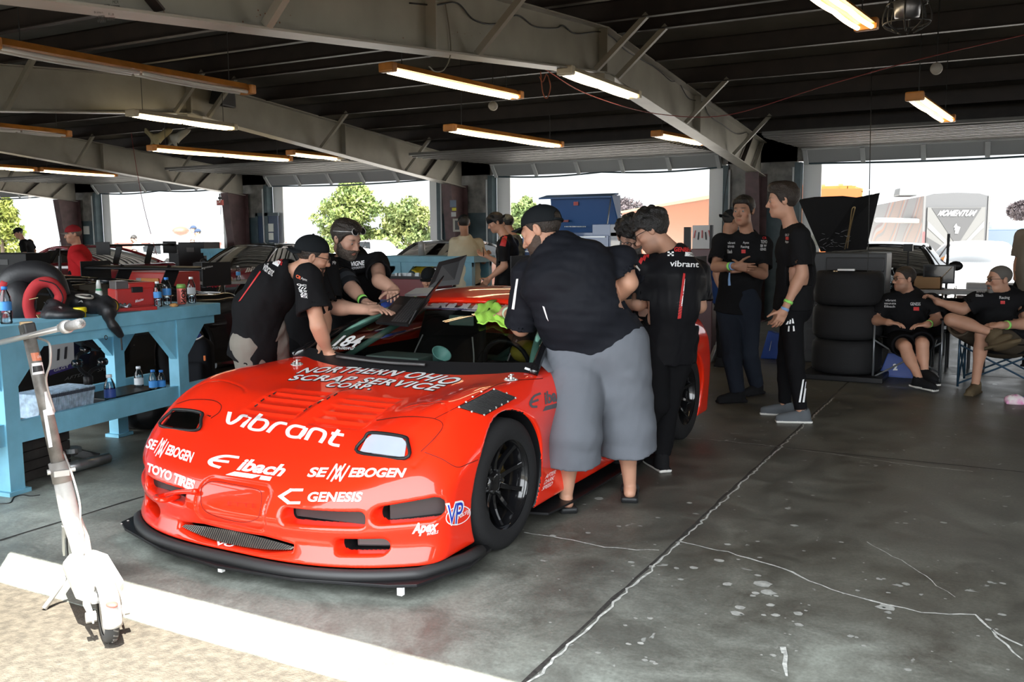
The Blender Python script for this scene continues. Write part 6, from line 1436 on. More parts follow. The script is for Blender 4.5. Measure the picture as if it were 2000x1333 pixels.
# --- T: the person cut off by the right edge, and the clogged foot below
person(dict(label='person in taupe tee cut off by the right edge, standing behind the seated bald man',fine=0.008,tan=TAN3,pel=W(2018,560,10.95),neck=W(2030,448,10.95),head=W(2036,420,10.95),face=(.5,.8,0),hipdir=(.9,-.3,0),shL=W(1998,462,11.05),shR=W(2062,466,10.75),elL=W(1990,512,11.05),wrL=W(1984,545,10.95),elR=W(2072,520,10.75),wrR=W(2070,560,10.65),knL=W(2008,640,10.95),anL=W(2008,700,10.95),knR=W(2030,640,10.85),anR=W(2030,702,10.85),toeL=(.4,.9,0),toeR=(.4,.9,0),shoes=(SHOEB,SHOEB),shirt=(TAUPE,.8,.12),loose=.026,pants=(BLKP,'long',.95),hair=(HAIRB,.008,'buzz'),eyes=False,seed=45))

JC=W(1772,690,10.06); KC=W(1962,695,9.96)
# ================================================================ the other cars
CARGLASS=glass('car_window',(0.30,0.34,0.34),1.2,0.02)
def coupe(label,loc,yaw,paint,L=4.4,Wd=1.82,Hh=1.28,hood=0.80,tail=0.90,wb=2.6,paint2=None,hoodcut=False,wheelc=None,cage=True,rim=None,fine=0.03,cabin=(0.30,0.40,0.66,0.86),wing=None,tyre=0.32):
    """front-engined coupe: nose towards -y of its own frame, wheels on the ground"""
    R=rotz(yaw); O=A(loc[0],loc[1],0); tw=lambda p:np.asarray(p,float)@R.T+O
    root=thing('car',label,'car',O)
    hw=Wd/2; f0=-L/2; yf=-wb/2-0.02; yr=wb/2-0.02
    c0,c1,c2,c3=[f0+L*t for t in cabin]
    def sdf(P):
        x,y,z=P[...,0],P[...,1],P[...,2]; ax=np.abs(x)
        zt=spline([f0-.1,f0,f0+.12*L,c0,c3,f0+.97*L,f0+L+.1],[.42,.52,hood-.10,hood,tail,tail-.02,tail-.25],y)
        zt=zt+0.03*np.exp(-((ax-.62)/.2)**2)*(np.exp(-((y-yf)/.5)**2)+np.exp(-((y-yr)/.5)**2))
        wl=hw-.06*np.clip((z-.55)/.35,0,1)**1.5-.04*np.clip((.3-z)/.2,0,1)+.015*(np.exp(-((y-yf)/.42)**2)+np.exp(-((y-yr)/.45)**2))*np.exp(-((z-.55)/.2)**2)
        f=smax(z-zt,ax-wl,.08); f=smax(f,f0+.22*(ax/hw)**3+.10*np.clip((z-.45)/.3,0,1)-y,.08); f=smax(f,y-(f0+L-.15*(ax/hw)**3),.08); f=smax(f,.14-z,.03)
        f=smax(f,-np.maximum.reduce([ax-hw+.2,c0+.15-y,y-c3+.2,.35-z]),.03)
        if hoodcut:f=smax(f,-np.maximum.reduce([ax-hw+.18,f0+.25-y,y-c0+.02,.45-z]),.03)
        for yc in(yf,yr):f=smax(f,-np.maximum(np.hypot(y-yc,z-tyre)-tyre-.035,.58-ax),.012)
        f=smax(f,-np.maximum(np.maximum(ax-.55,np.abs(z-.33)-.09),y-f0-.12),.02)
        return f
    xs=np.arange(-hw-.1,hw+.11,fine); ys=np.arange(f0-.15,f0+L+.15,fine); zs=np.arange(.05,1.1,fine)
    Fv=sdf(np.stack(np.meshgrid(xs,ys,zs,indexing='ij'),-1)); V,Q=nets(Fv,xs,ys,zs); V=newton(sdf,V,2,2e-3)
    b=mesh_obj('body',tw(V),Q,[paint,SATB]+([paint2]if paint2 else[]),root)
    cn=V[Q].mean(1); mi=np.zeros(len(Q),int)
    if paint2:mi[(cn[:,2]>.62)&(np.abs(cn[:,0])>hw-.25)|(cn[:,1]>.3*L)]=2
    for yc in(yf,yr):mi[(np.hypot(cn[:,1]-yc,cn[:,2]-tyre)<tyre+.03)&(np.abs(cn[:,0])<hw-.02)]=1
    mi[(np.abs(cn[:,0])<hw-.19)&(cn[:,1]>c0+.14)&(cn[:,1]<c3-.19)&(cn[:,2]<hood-.05)]=1; mi[(cn[:,1]<f0+.3)&(np.abs(cn[:,2]-.33)<.08)&(np.abs(cn[:,0])<.53)&(cn[:,1]>f0+.06)]=1
    b.data.polygons.foreach_set('material_index',mi)
    def cl(t,side):return None
    wb0,wt,rt,rb=(lambda t:A((hw-.12)*t,c0+.10*t*t,hood-.01)),(lambda t:A((hw-.34)*t,c1+.06*t*t,Hh-.05-.03*t*t)),(lambda t:A((hw-.36)*t,c2,Hh-.04-.03*t*t)),(lambda t:A((hw-.22)*t,c3,tail-.01))
    def sheet(nm,fa,fb,m,bulge=.03,solid=0,lo=0,hi=1):
        mb=MB(); mb.grid(lambda u,v:tw(fa(2*u-1)+(fb(2*u-1)-fa(2*u-1))*(lo+(hi-lo)*v)+A(0,0,bulge*math.sin(math.pi*(lo+(hi-lo)*v)))),12,8); return mb.build(nm,m,root,smooth=True,solid=solid)
    sheet('windscreen',wb0,wt,CARGLASS,.03); rf=sheet('roof_panel',wt,rt,paint,.035,-.02); sheet('rear_window',rt,rb,CARGLASS,.03)
    for s in(-1,1):
        mb=MB(); A1,B1,C1,D1=wb0(s),wt(s),rt(s),rb(s)
        mb.add([tw(p)for p in(A1+A(0,.05,0),B1,C1,D1,A(s*(hw-.07),c3-.1,tail-.05),A(s*(hw-.07),c0+.15,hood-.06))],[(0,1,5),(1,4,5),(1,2,4),(2,3,4)]); mb.build('side_window',CARGLASS,root)
        for p,q in((A1,B1),(B1,C1),(C1,D1)):
            mb=MB(); mb.tube([tw(p+(q-p)*t+A(0,0,.03*math.sin(math.pi*t)))for t in np.linspace(0,1,6)],.032,8); mb.build('pillar',paint,root,smooth=True)
        mb=MB(); m_=c1*.45+c2*.55; mb.bar(tw(A(s*(hw-.09),m_,tail-.08)),tw(A(s*(hw-.35),m_,Hh-.06)),.09,.03); mb.build('pillar',SATB,root)
        mb=MB(); mb.ell(tw(A(s*(hw+.08),c0+.35,hood+.10)),(.09,.05,.065),R); mb.tube([tw(A(s*(hw-.06),c0+.33,hood+.0)),tw(A(s*(hw+.05),c0+.34,hood+.08))],.015,6); mb.build('wing_mirror',wheelc or SATB,root,smooth=True)
        mb=MB(); mb.ell(tw(A(s*(hw-.30),f0+.20,hood-.22)),(.17,.10,.055),R@rotz(s*.5)); mb.build('headlamp',mat('lamp_lens_grey',(.35,.37,.40),.1,coat=.8),root,smooth=True)
        for yc in(yf,yr):
            c=tw(A(s*(hw-.13),yc,tyre)); ax_=R@A(s,0,0); u_,v_,_=frame_of(ax_)
            mb=MB(); mb.lathe([(.21,-.12),(tyre-.02,-.12),(tyre,-.09),(tyre,.09),(tyre-.02,.12),(.225,.125),(.21,.11)],c,ax_,40,cap=False); t=mb.build('tyre',RUBB,root,smooth=True)
            mb=MB(); mb.lathe([(.215,.12),(.20,.09),(.195,-.08)],c,ax_,32,cap=False)
            for k in range(10):a=.628*k; d_=math.cos(a)*u_+math.sin(a)*v_; mb.bar(c+d_*.03+ax_*.07,c+d_*.205+ax_*.10,.028,.022,up=ax_)
            mb.lathe([(0,.09),(.05,.085),(.055,.04)],c,ax_,16); mb.build('wheel_rim',rim or GLOSSB,t)
    if cage:
        mb=MB()
        for s in(-1,1):
            mb.tube([tw(A(s*(hw-.3),c2-.3,.4)),tw(A(s*(hw-.33),c2-.3,.9)),tw(A(s*(hw-.42),c2-.28,Hh-.12)),],.022,8); mb.tube([tw(A(s*(hw-.25),c0+.3,.6)),tw(A(s*(hw-.42),c1,Hh-.12)),tw(A(s*(hw-.42),c2-.28,Hh-.12))],.022,8)
        mb.tube([tw(A(-hw+.42,c2-.28,Hh-.12)),tw(A(hw-.42,c2-.28,Hh-.12))],.022,8); mb.build('roll_cage',mat('cage_grey',(.12,.12,.12),.4),root,smooth=True)
        for s in(-1,1):mb=MB(); mb.box(tw(A(s*.36,(c1+c2)/2,.75)),(.46,.14,.7),R); mb.build('seat',SATB,root,bevel=.05)
        mb=MB(); mb.box(tw(A(0,c0+.28,hood-.08)),(hw*2-.5,.3,.12),R); mb.build('dashboard',SATB,root,bevel=.03)
    if wing:
        z_,w_,y_=wing; mb=MB(); mb.grid(lambda u,v:tw(A((2*u-1)*w_/2,y_+.32*v,z_+.02*math.sin(3.1*v))),8,6); mb.build('wing_blade',SATB,root,smooth=True,solid=.025)
        for s in(-1,1):
            mb=MB(); mb.box(tw(A(s*w_/2,y_+.17,z_-.06)),(.01,.40,.25),R); e=mb.build('wing_end_plate',SATB,root)
            mb=MB(); mb.bar(tw(A(s*.38,y_-.05,tail-.02)),tw(A(s*.38,y_+.12,z_)),.16,.012,up=R@A(1,0,0)); mb.build('wing_post',SATB,root)
    return dict(root=root,body=b,bvh=bvh_of(b),tw=tw,roof=rf)
PBLACK=mat('black_car_paint',(.008,.008,.009),.18,coat=1.0); PDRED=mat('dark_red_car_paint',(.20,.012,.022),.25,coat=1.0); PSILV=mat('silver_car_paint',(.42,.45,.48),.25,.3,coat=1.0); PTEAL=mat('dark_teal_car_paint',(.012,.022,.028),.18,coat=1.0)
K11=coupe('low black racing coupe with number 11 on its door, parked behind the blue workbench',(-8.42,5.35),0.0,PBLACK,L=4.45,Wd=1.92,Hh=1.16,hood=.82,tail=.88,wb=2.55,wing=(1.17,1.95,1.55),cabin=(.30,.44,.62,.90),tyre=.33,fine=.026)
def car_text(c,t,q,m=DECW,bold=.02,shear=0.,name='lettering',par=None):return decal(name,text_mesh(t,bold,shear,1.0,.3),q,c['bvh'],m,par or c['root'],.004)
NG=mat('plate_grey',(.40,.40,.41),.5); NB=mat('plate_dark',(.025,.025,.03),.5); NP=mat('plate_purple',(.03,.022,.12),.5)
for q,m_ in(([(96,733),(145,717),(143,652),(94,663)],NG),([(93,664),(143,653),(142,650),(93,661)],NB),([(95,668),(143,656),(141,655),(93,655)],NB),([(96,734),(146,718),(146,708),(95,724)],NP)):decal('number_plate',patch(4,4),q,K11['bvh'],m_,K11['root'],.003 if m_ is NG else .005)
decal('lettering',text_mesh('11',.04,.1),[(110,705),(131,700),(131,677),(109,683)],K11['bvh'],NB,K11['root'],.006)
decal('lettering',text_mesh('GRIDLIFE',.03),[(106,667),(139,660),(138,655),(105,661)],K11['bvh'],NG,K11['root'],.008); decal('lettering',text_mesh('GLGT',.03),[(104,727),(134,718),(133,712),(104,721)],K11['bvh'],NG,K11['root'],.008)
car_text(K11,'AFTER',[(125,744),(165,733),(166,727),(126,738)],mat('faint_grey',(.12,.12,.12),.5),0,.2); car_text(K11,'SPEED',[(190,727),(222,720),(222,714),(191,720)],MATS['faint_grey'],0,.2)
ep=bvh_of(*[o for o in K11['root'].children if o.name.startswith('wing_end_plate')]); decal('lettering',text_mesh('Kognition',.0,.1,1),[(390,528),(415,523),(415,518),(391,522)],ep,DECW,K11['root'],.003)
rfb=bvh_of(K11['roof']); decal('lettering',text_mesh('GRIDLIFE',.03),[(-60,560),(32,558),(34,548),(-58,548)],K11['bvh'],DECW,K11['root'],.004)
mb=MB(); mb.tube([ony(117,545,5.4),ony(117,470,5.4)],.003,5); mb.cyl(ony(117,548,5.4),ony(117,500,5.4),.014); mb.build('aerial',SATB,K11['root'])
Z37=coupe('dark red coupe seen side-on by the far left bays, behind the man in red',(-17.3,12.6),math.radians(-90),PDRED,L=4.3,Wd=1.85,Hh=1.36,hood=.92,tail=.98,wb=2.55,wing=(1.36,1.6,1.7),cabin=(.30,.46,.62,.92),paint2=None)
RB_=coupe('black and dark red racing coupe with pale stripes, parked nose-out behind the grey table',(-13.2,13.7),0.0,PBLACK,L=4.4,Wd=1.86,Hh=1.38,hood=.92,tail=1.0,wb=2.6,paint2=PDRED,rim=mat('rim_dark',(.03,.03,.03),.3),cabin=(.30,.45,.64,.90))
car_text(RB_,'/////',[(478,533),(505,528),(503,520),(480,524)],DECW,.06)
SV_=coupe('silver-roofed dark sports car at the middle doorway, behind the blue bench',(-9.2,14.4),0.05,mat('grey_car_paint',(.10,.11,.115),.22,coat=1.0),L=4.4,Wd=1.84,Hh=1.42,hood=.95,tail=1.0,wb=2.6,paint2=PSILV,cabin=(.28,.44,.62,.92))
HU_=coupe('black car with its bonnet propped up, parked at the right-hand doorway',(-1.62,13.9),0.0,PBLACK,L=4.4,Wd=1.84,Hh=1.36,hood=.95,tail=1.0,wb=2.6,hoodcut=True)
y0=12.85
hq=[W(1603,492,y0),W(1692,488,y0),W(1718,379,12.45),W(1672,388,12.42),W(1645,385,12.4),W(1590,387,12.4),W(1560,392,12.45)]
mb=MB(); mb.prism(hq,A(0,.03,.015)); bo=mb.build('bonnet',mat('bonnet_underside',(.014,.014,.015),.5),HU_['root'])
mb=MB(); mb.tube(catmull([W(1655,485,12.75),W(1660,450,12.6),W(1668,415,12.45),W(1670,405,12.43),W(1664,410,12.44),W(1660,440,12.55),W(1650,487,12.78)],5),.008,6); mb.build('bonnet_stay',mat('stay_gold',(.5,.36,.18),.3,.6),HU_['root'],smooth=True)
mb=MB(); rs=np.random.RandomState(1)
for _ in range(26):mb=MB(); a=W(1600+rs.rand()*55,450+rs.rand()*35,12.55); mb.bar(a,a+A(.05*rs.rand()+.02,0,.02*rs.normal()),.006,.004); mb.build('bonnet_brace',mat('bracing_grey',(.10,.10,.11),.3),HU_['root'])
RC_=coupe('dark car with a lettered windscreen and iridescent front wing at the far right',(1.32,14.2),0.0,PTEAL,L=4.5,Wd=1.88,Hh=1.42,hood=.98,tail=1.02,wb=2.65,paint2=None)
wsb_=bvh_of(*[o for o in RC_['root'].children if o.name.startswith('windscreen')]); decal('lettering',text_mesh('XXXGRIDLIFE',.04,.2),[(1925,488),(2010,484),(2012,474),(1935,480)],wsb_,mat('banner_tan',(.30,.20,.15),.6),RC_['root'],.004)

WHP=mat('white_car_paint',(.62,.64,.66),.25,coat=.8)
for(px,py,Y,yaw,m_,lb)in((330,493,27,1.4,WHP,'white car parked outdoors beyond the second doorway'),(735,498,40,1.2,WHP,'white car outdoors behind the blue bench, under the trees'),(1905,530,24,.2,WHP,'pale car outdoors in front of the grey camper')):
    p=onz(px,500,0); k=Y/p[1]; coupe(lb,(wray(px,py)[0]/wray(px,py)[1]*Y,Y),yaw,m_,fine=.05,cage=False)
# ================================================================ workbench on the left and what is on it
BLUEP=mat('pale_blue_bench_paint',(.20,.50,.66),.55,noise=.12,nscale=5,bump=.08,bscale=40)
BLUED2=mat('shaded_blue_bench_paint',(.11,.27,.35),.55,noise=.12,nscale=5)  # darker copy of the bench blue, with shade put into the colour
def bench(label,o,e1,Ln,dp,zt,legs,m,shelf=True,name='workbench'):
    o=A(*o); e1=nrm(A(e1[0],e1[1],0)); e2=A(-e1[1],e1[0],0); R=np.stack([e1,e2,A(0,0,1)],1)
    q=lambda s,d,z:o+e1*s+e2*d+A(0,0,z)
    root=thing(name,label,'workbench',q(Ln/2,dp/2,0))
    mb=MB(); mb.box(q(Ln/2,dp/2,zt-.045),(Ln,dp,.09),R); mb.build('bench_top',m,root,bevel=.006)
    for d in(.05,dp-.05):mb=MB(); mb.box(q(Ln/2,d,zt-.12),(Ln-.1,.05,.06),R); mb.build('top_rail',m,root)
    for s in legs:
        for d in(.06,dp-.06):
            mb=MB(); mb.box(q(s,d,(zt-.09)/2),(.10,.09,zt-.09),R); lg=mb.build('leg',m,root)
            mb=MB(); mb.box(q(s,d,.012),(.15,.13,.024),R); mb.build('foot_plate',m,lg)
            for t in(-1,1):
                if 0<s+t*.26<Ln:mb=MB(); mb.prism([q(s+t*.05,d-.03,zt-.15),q(s+t*.26,d-.03,zt-.15),q(s+t*.05,d-.03,zt-.38)],e2*.06); mb.build('gusset',m,lg)
    if shelf:
        mb=MB(); mb.box(q(Ln/2,dp/2,.33),(Ln-.06,dp-.16,.02),R); mb.build('shelf',m,root)
        for d in(.05,dp-.05):mb=MB(); mb.box(q(Ln/2,d,.36),(Ln-.04,.04,.13),R); mb.build('shelf_rail',m,root)
    return q
BQ=bench('pale blue steel workbench with a lower shelf, loaded with drinks and gear',(-4.99,2.62,0),(-.13,.99),2.47,.72,1.0,(.60,2.05),BLUEP)
bench('pale blue workbench far off in front of the outdoors men at the left bay',W(392,492,14.2)*A(1,1,0),(1,.05),1.7,.6,W(392,486,14.2)[2],(.2,1.5),BLUEP,False)
bench('blue workbench in a shade-darkened tone beyond the red roof at the middle doorway',W(735,520,11.0)*A(1,1,0),(1,0),1.7,.6,W(735,500,11.0)[2],(.1,.38,1.6),BLUED2,False)
PET=glass('clear_bottle_plastic',(.86,.90,.92),1.6,.05); WATER=glass('water_fill',(.90,.94,.96),.8,.05)
LBLUE=mat('bottle_label_blue',(.06,.28,.66),.5); LPALE=mat('bottle_label_pale',(.55,.58,.60),.5); CAPW=mat('bottle_cap_white',(.7,.72,.74),.5); CAPBL=mat('bottle_cap_blue',(.04,.22,.62),.5)
def bottle(p,h,label,lab=LBLUE,capm=CAPW,r=None,group=None,drink=None,text=None):
    p=A(*p); r=r or h*.155; root=thing('bottle',label,'bottle',p,group)
    prof=[(r*.9,0),(r,.01),(r*.93,h*.10),(r,h*.14),(r*.93,h*.2),(r,h*.25),(r*.97,h*.52),(r,h*.60),(r*.9,h*.72),(r*.55,h*.86),(r*.42,h*.9),(r*.42,h*.93)]
    mb=MB(); mb.lathe(prof,p,n=20); b=mb.build('bottle_body',PET,root,smooth=True)
    mb=MB(); mb.lathe([(r*.5,h*.92),(r*.5,h),(r*.45,h*1.005)],p,n=16); mb.build('bottle_cap',capm,root,smooth=True)
    mb=MB(); mb.lathe([(r*1.01,h*.36),(r*1.015,h*.38),(r*1.01,h*.60)],p,n=24,cap=False); lb=mb.build('bottle_label',lab,root,smooth=True)
    mb=MB(); mb.lathe([(r*.86,.006),(r*.9,.02),(r*.88,h*.30)],p,n=16); mb.build('drink',drink or WATER,root,smooth=True)
    return root
zb=1.0
def onb(px,py,back=0.0):p=onz(px,py,zb); return p
def bpos(s,d,z=1.0):return BQ(s,d,z)
def at_bench(px,d,z=1.0):
    """point on the bench top seen in column px at distance d from its front edge"""
    best=min(np.linspace(0,2.45,200),key=lambda s:abs(proj_px(BQ(s,d,z))[0]-px)); return BQ(best,d,z)
def proj_px(p):
    v=MW.T@(A(*p)-CAM); return CC+FPX*v[:2]/v[2]
gb='drinks on the blue workbench'
bottle(at_bench(308,.16),.185,'clear water bottle with blue label and white cap beside the blue-capped bottle',group=gb)
bottle(at_bench(327,.24),.205,'clear water bottle with a blue cap on the workbench, beside the red can',capm=CAPBL,group=gb)
bottle(at_bench(376,.18),.20,'clear water bottle with pale label at the right-hand end of the workbench',LPALE,group=gb)
bottle(at_bench(12,.12),.22,'water bottle with blue cap and label at the left edge of the workbench',capm=CAPBL,group=gb)
p=at_bench(356,.18); root=thing('drink_can','salmon-red energy drink can with green top on the workbench','can',p,gb)
mb=MB(); mb.lathe([(.026,0),(.032,.008),(.033,.02),(.033,.135),(.027,.15)],p,n=24); cb=mb.build('can_body',mat('can_red',(.62,.13,.10),.35,.2),root,smooth=True)
mb=MB(); mb.lathe([(.0345,.12),(.0345,.138),(.028,.152),(.026,.152)],p,n=24); mb.build('can_top',mat('can_green',(.22,.42,.10),.4,.2),root,smooth=True)
decal('lettering',text_mesh('SON',.04),[(362,566),(362,592),(354,592),(354,566)],bvh_of(cb),SATB,cb,.002)

c=at_bench(72,.34,1.0)+A(0,0,.12); root=thing('padded_collar','bulky black padded racing collar with bright red lining lying on the workbench','padding',c*A(1,1,0))
vd=nrm(A(-.75,.66,0)); rt_=A(.66,.75,0); up_=A(0,0,1)
RDL=mat('red_lining',(.36,.018,.022),.85,bump=.2,bscale=200); VIN=mat('black_vinyl',(.014,.014,.016),.5,bump=.15,bscale=60)
def hq_(a,b,d=0):return c+rt_*a+up_*b+vd*d
mb=MB(); mb.tube(catmull([hq_(-.16,-.13,.05),hq_(-.175,.02,.05),hq_(-.12,.13,.05),hq_(.0,.165,.05),hq_(.10,.12,.05),hq_(.15,.0,.05)],6),[.055+.025*math.sin(3.14*t/30)for t in range(31)],12); mb.build('outer_shell',VIN,root,smooth=True)
mb=MB(); mb.ell(hq_(-.09,-.02,.0),(.09,.10,.14)); mb.build('side_bolster',VIN,root,smooth=True)
mb=MB(); mb.tube(catmull([hq_(-.02,-.13,-.06),hq_(-.035,-.02,-.07),hq_(.02,.085,-.07),hq_(.10,.10,-.06),hq_(.15,.03,-.05),hq_(.14,-.03,-.05)],6),.036,10); mb.build('lining',RDL,root,smooth=True)
mb=MB(); mb.prism([hq_(-.03,-.08,-.07),hq_(.09,-.09,-.07),hq_(.085,-.145,-.07),hq_(-.01,-.145,-.07)],vd*.06); mb.build('lining',RDL,root,bevel=.01)
mb=MB(); mb.tube(catmull([hq_(-.17,-.12,-.02),hq_(-.20,.0,0),hq_(-.16,.11,.0)],6),.03,8); mb.build('lining',RDL,root,smooth=True)
STRP=mat('tan_strap',(.42,.33,.16),.8)
mb=MB(); mb.bar(hq_(.02,-.10,-.085),hq_(.05,-.15,-.10),.035,.004); mb.bar(hq_(-.02,.0,-.11),hq_(.03,.01,-.11),.02,.004); mb.build('strap',STRP,root)
mb=MB(); mb.tube(catmull([hq_(.04,.12,-.10),hq_(.13,.09,-.10),hq_(.17,.0,-.09),hq_(.12,-.06,-.09),hq_(.06,-.02,-.10)],6),.004,6); mb.build('cord',SATB,root,smooth=True)

p=at_bench(59,.60); mb=MB(); mb.lathe([(.020,0),(.020,.26),(.017,.262)],p,n=20); tag(mb.build('plastic_tube',mat('white_plastic',(.62,.64,.63),.4),smooth=True),'plain white plastic tube standing upright behind the black collar','tube')
p=at_bench(196,.16); root=thing('squeeze_bottle','white squeeze bottle with a green ring and tapered nozzle on the workbench','bottle',p)
mb=MB(); mb.lathe([(.024,0),(.026,.01),(.024,.13),(.020,.15),(.016,.155)],p,n=20); mb.build('bottle_body',MATS['white_plastic'],root,smooth=True)
mb=MB(); mb.lathe([(.0185,.152),(.0185,.165)],p,n=20); mb.build('ring',mat('green_ring',(.02,.25,.10),.4),root); mb=MB(); mb.lathe([(.017,.165),(.014,.2),(.010,.215),(.008,.222)],p,n=16); mb.build('nozzle',MATS['white_plastic'],root,smooth=True)
p=at_bench(158,.05); mb=MB(); mb.lathe([(.034,0),(.034,.03),(.040,.032),(.040,.058),(.036,.062)],p,n=28); tag(mb.build('plastic_pot',mat('yellow_plastic',(.72,.60,.01),.4),smooth=True),'round bright yellow lidded pot on the front edge of the workbench','pot')

p=at_bench(150,.25); root=thing('jacket','crumpled black jacket lying on the workbench, one strap hanging over the edge','jacket',p)
Fj=Field(p+A(-.5,-.5,-.55),p+A(.5,.6,.3),.012); P_=[at_bench(px,d,z)for px,d,z in((105,.22,1.06),(130,.30,1.09),(160,.25,1.08),(185,.16,1.06),(205,.08,1.05),(212,.0,1.02))]
for a,b in zip(P_[:-1],P_[1:]):Fj.op(capsule(a,b,.06,.05),.05)
Fj.op(ellip(at_bench(120,.14,1.02),(.15,.12,.05)),.04); e_=[at_bench(212,-.02,1.02),at_bench(222,-.035,.93),at_bench(236,-.03,.86)]
for a,b in zip(e_[:-1],e_[1:]):Fj.op(capsule(a,b,.035,.018),.02)
m_=np.abs(Fj.F)<.05; I=np.nonzero(m_); PP=np.stack([Fj.ax[i][I[i]]for i in range(3)],-1); Fj.F[I]+=(.010*trig(PP,30,3)).astype(np.float32); Vj,Qj=Fj.mesh(); jb=mesh_obj('cloth',Vj,Qj,VIN,root)
jv=bvh_of(jb); decal('logo',text_mesh('A',.05,.2),rr(152,587,163,591),jv,DECW,jb,.003); decal('logo',text_mesh('Z',.02,.5),[(113,601),(124,606),(122,602),(112,598)],jv,DECW,jb,.003)
mb=MB(); mb.tube([at_bench(236,-.03,.87),at_bench(238,-.035,.80),at_bench(238,-.035,.76)],.006,6); mb.tube([at_bench(208,-.04,.86)+A(.013*math.cos(t),0,.013*math.sin(t))for t in np.arange(0,6.3,.5)],.003,5); mb.build('strap',VIN,jb)
mb=MB(); mb.tube(catmull([at_bench(148,.18,1.13),at_bench(158,.12,1.12),at_bench(178,.10,1.11),at_bench(180,.16,1.12),at_bench(160,.2,1.13)],5,True),.007,6,closed=True); tag(mb.build('rope_loop',mat('white_rope',(.55,.53,.48),.8),smooth=True),'loop of white cord lying on the black jacket','cord')

p=at_bench(262,.34); root=thing('tool_charger','red and black cordless-tool charger box with white lettering on the workbench','tool',p); R=np.stack([A(.35,.93,0),A(-.93,.35,0),A(0,0,1)],1); q=lambda a,b,z:p+R@A(a,b,z)
TR=mat('tool_red',(.42,.022,.018),.4)
mb=MB(); mb.box(q(0,0,.075),(.30,.18,.13),R); bx_=mb.build('case',TR,root,bevel=.012); mb=MB(); mb.box(q(.04,0,.155),(.20,.15,.05),R); mb.build('raised_top',TR,root,bevel=.012)
mb=MB(); mb.box(q(-.10,-.01,.16),(.09,.14,.07),R); mb.build('grey_window',mat('smoked_window',(.10,.09,.09),.2),root,bevel=.006); mb=MB(); mb.box(q(.0,-.09,.13),(.08,.02,.04),R); mb.build('socket',SATB,root,bevel=.005)
decal('lettering',text_mesh('Milwaukee',.02,.2),[(264,592),(280,587),(280,582),(264,586)],bvh_of(bx_),DECW,bx_,.002)
mb=MB(); mb.box(at_bench(250,.14)+A(0,0,.012),(.34,.16,.024),R); tag(mb.build('tray',TR,bevel=.004),'shallow bright red tray on the workbench in front of the red charger','tray')
p=at_bench(217,.10); root=thing('cable_reel','yellow and black strap reel on the workbench beside the crumpled foil','reel',p); mb=MB(); mb.lathe([(.035,-.02),(.045,-.015),(.045,.015),(.035,.02)],p+A(0,0,.045),(.8,-.5,0),20); mb.build('reel_body',mat('reel_yellow',(.6,.42,.02),.5),root,smooth=True); mb=MB(); mb.tube([p+A(0,0,.045)+.048*(A(.5,.8,0)*math.cos(t)+A(0,0,1)*math.sin(t))for t in np.arange(0,6.2,.3)],.008,6,closed=True); mb.build('strap',SATB,root)
p=at_bench(228,.17); mb=MB(); rs=np.random.RandomState(4); mb.grid(lambda u,v:p+A(.10*(u-.5)+.01*math.sin(9*v),.16*(v-.5),.035+.02*math.sin(13*u+5*v)*math.cos(11*v)),16,16); tag(mb.build('foil_bag',mat('crinkled_foil',(.35,.38,.42),.2,.7),smooth=True,solid=.01),'crinkled blue-silver foil bag on the workbench between yellow reel and red tray','bag')
p=at_bench(340,.07); mb=MB(); mb.ell(p+A(0,0,.010),(.035,.03,.016)); tag(mb.build('bread_roll',mat('crust',(.42,.20,.06),.7,noise=.3,nscale=30),smooth=True),'small brown snack lying between the bottles on the workbench','snack')

def at_shelf(px,d,z=.34):return at_bench(px,d,z)
p=at_shelf(105,.22); root=thing('pouch_pack','thick pack of pale blue plastic pouches standing in a row on the lower shelf','pouches',p); e1_=nrm(A(-.13,.99,0)); e2_=A(-.99,-.13,0)
R=np.stack([e1_,e2_,A(0,0,1)],1); PK=mat('pouch_blue',(.32,.42,.52),.4,noise=.3,nscale=30); PKD=mat('pouch_dark',(.05,.06,.08),.4)
for k in range(30):
    mb=MB(); c_=p+e1_*(-.21+.0145*k)+A(0,0,.105); Rk=R@rotax((0,1,0),.18); mb.box(c_,(.010,.24,.19),Rk); b_=mb.build('pouch',PK,root,bevel=.003)
    for zz in(.075,-.05):mb=MB(); mb.box(c_+Rk@A(0,-.121,zz),(.011,.004,.022),Rk@rotax((1,0,0),.0)); mb.build('print_band',PKD,b_)
bottle(at_shelf(217,.14),.24,'large empty clear bottle with a blue label low down on the lower shelf',mat('label_deep_blue',(.03,.07,.28),.5),r=.038)
bottle(at_shelf(272,.40),.21,'clear bottle with pale label standing at the back of the lower shelf',LPALE,r=.033); bottle(at_shelf(301,.22),.20,'dark cola bottle with blue cap on the lower shelf, left of its twin',capm=CAPBL,drink=mat('cola',(.012,.008,.008),.1),group='cola bottles on the lower shelf'); bottle(at_shelf(317,.20),.19,'dark cola bottle with blue cap on the lower shelf, nearest the bench end',capm=CAPBL,drink=mat('cola',(.012,.008,.008),.1),group='cola bottles on the lower shelf')
p=at_shelf(232,.38); mb=MB(); mb.box(p+A(0,0,.03),(.55,.30,.06),R); tag(mb.build('equipment_case',SATB,bevel=.006),'flat black equipment case lying on the lower shelf behind the bottles','case')
p=at_shelf(193,.10); mb=MB(); mb.box(p+A(0,0,.03),(.14,.03,.06),R); tag(mb.build('carton',mat('white_card',(.55,.58,.6),.7),bevel=.002),'small white carton on the front of the lower shelf beside the camera gimbal','carton')
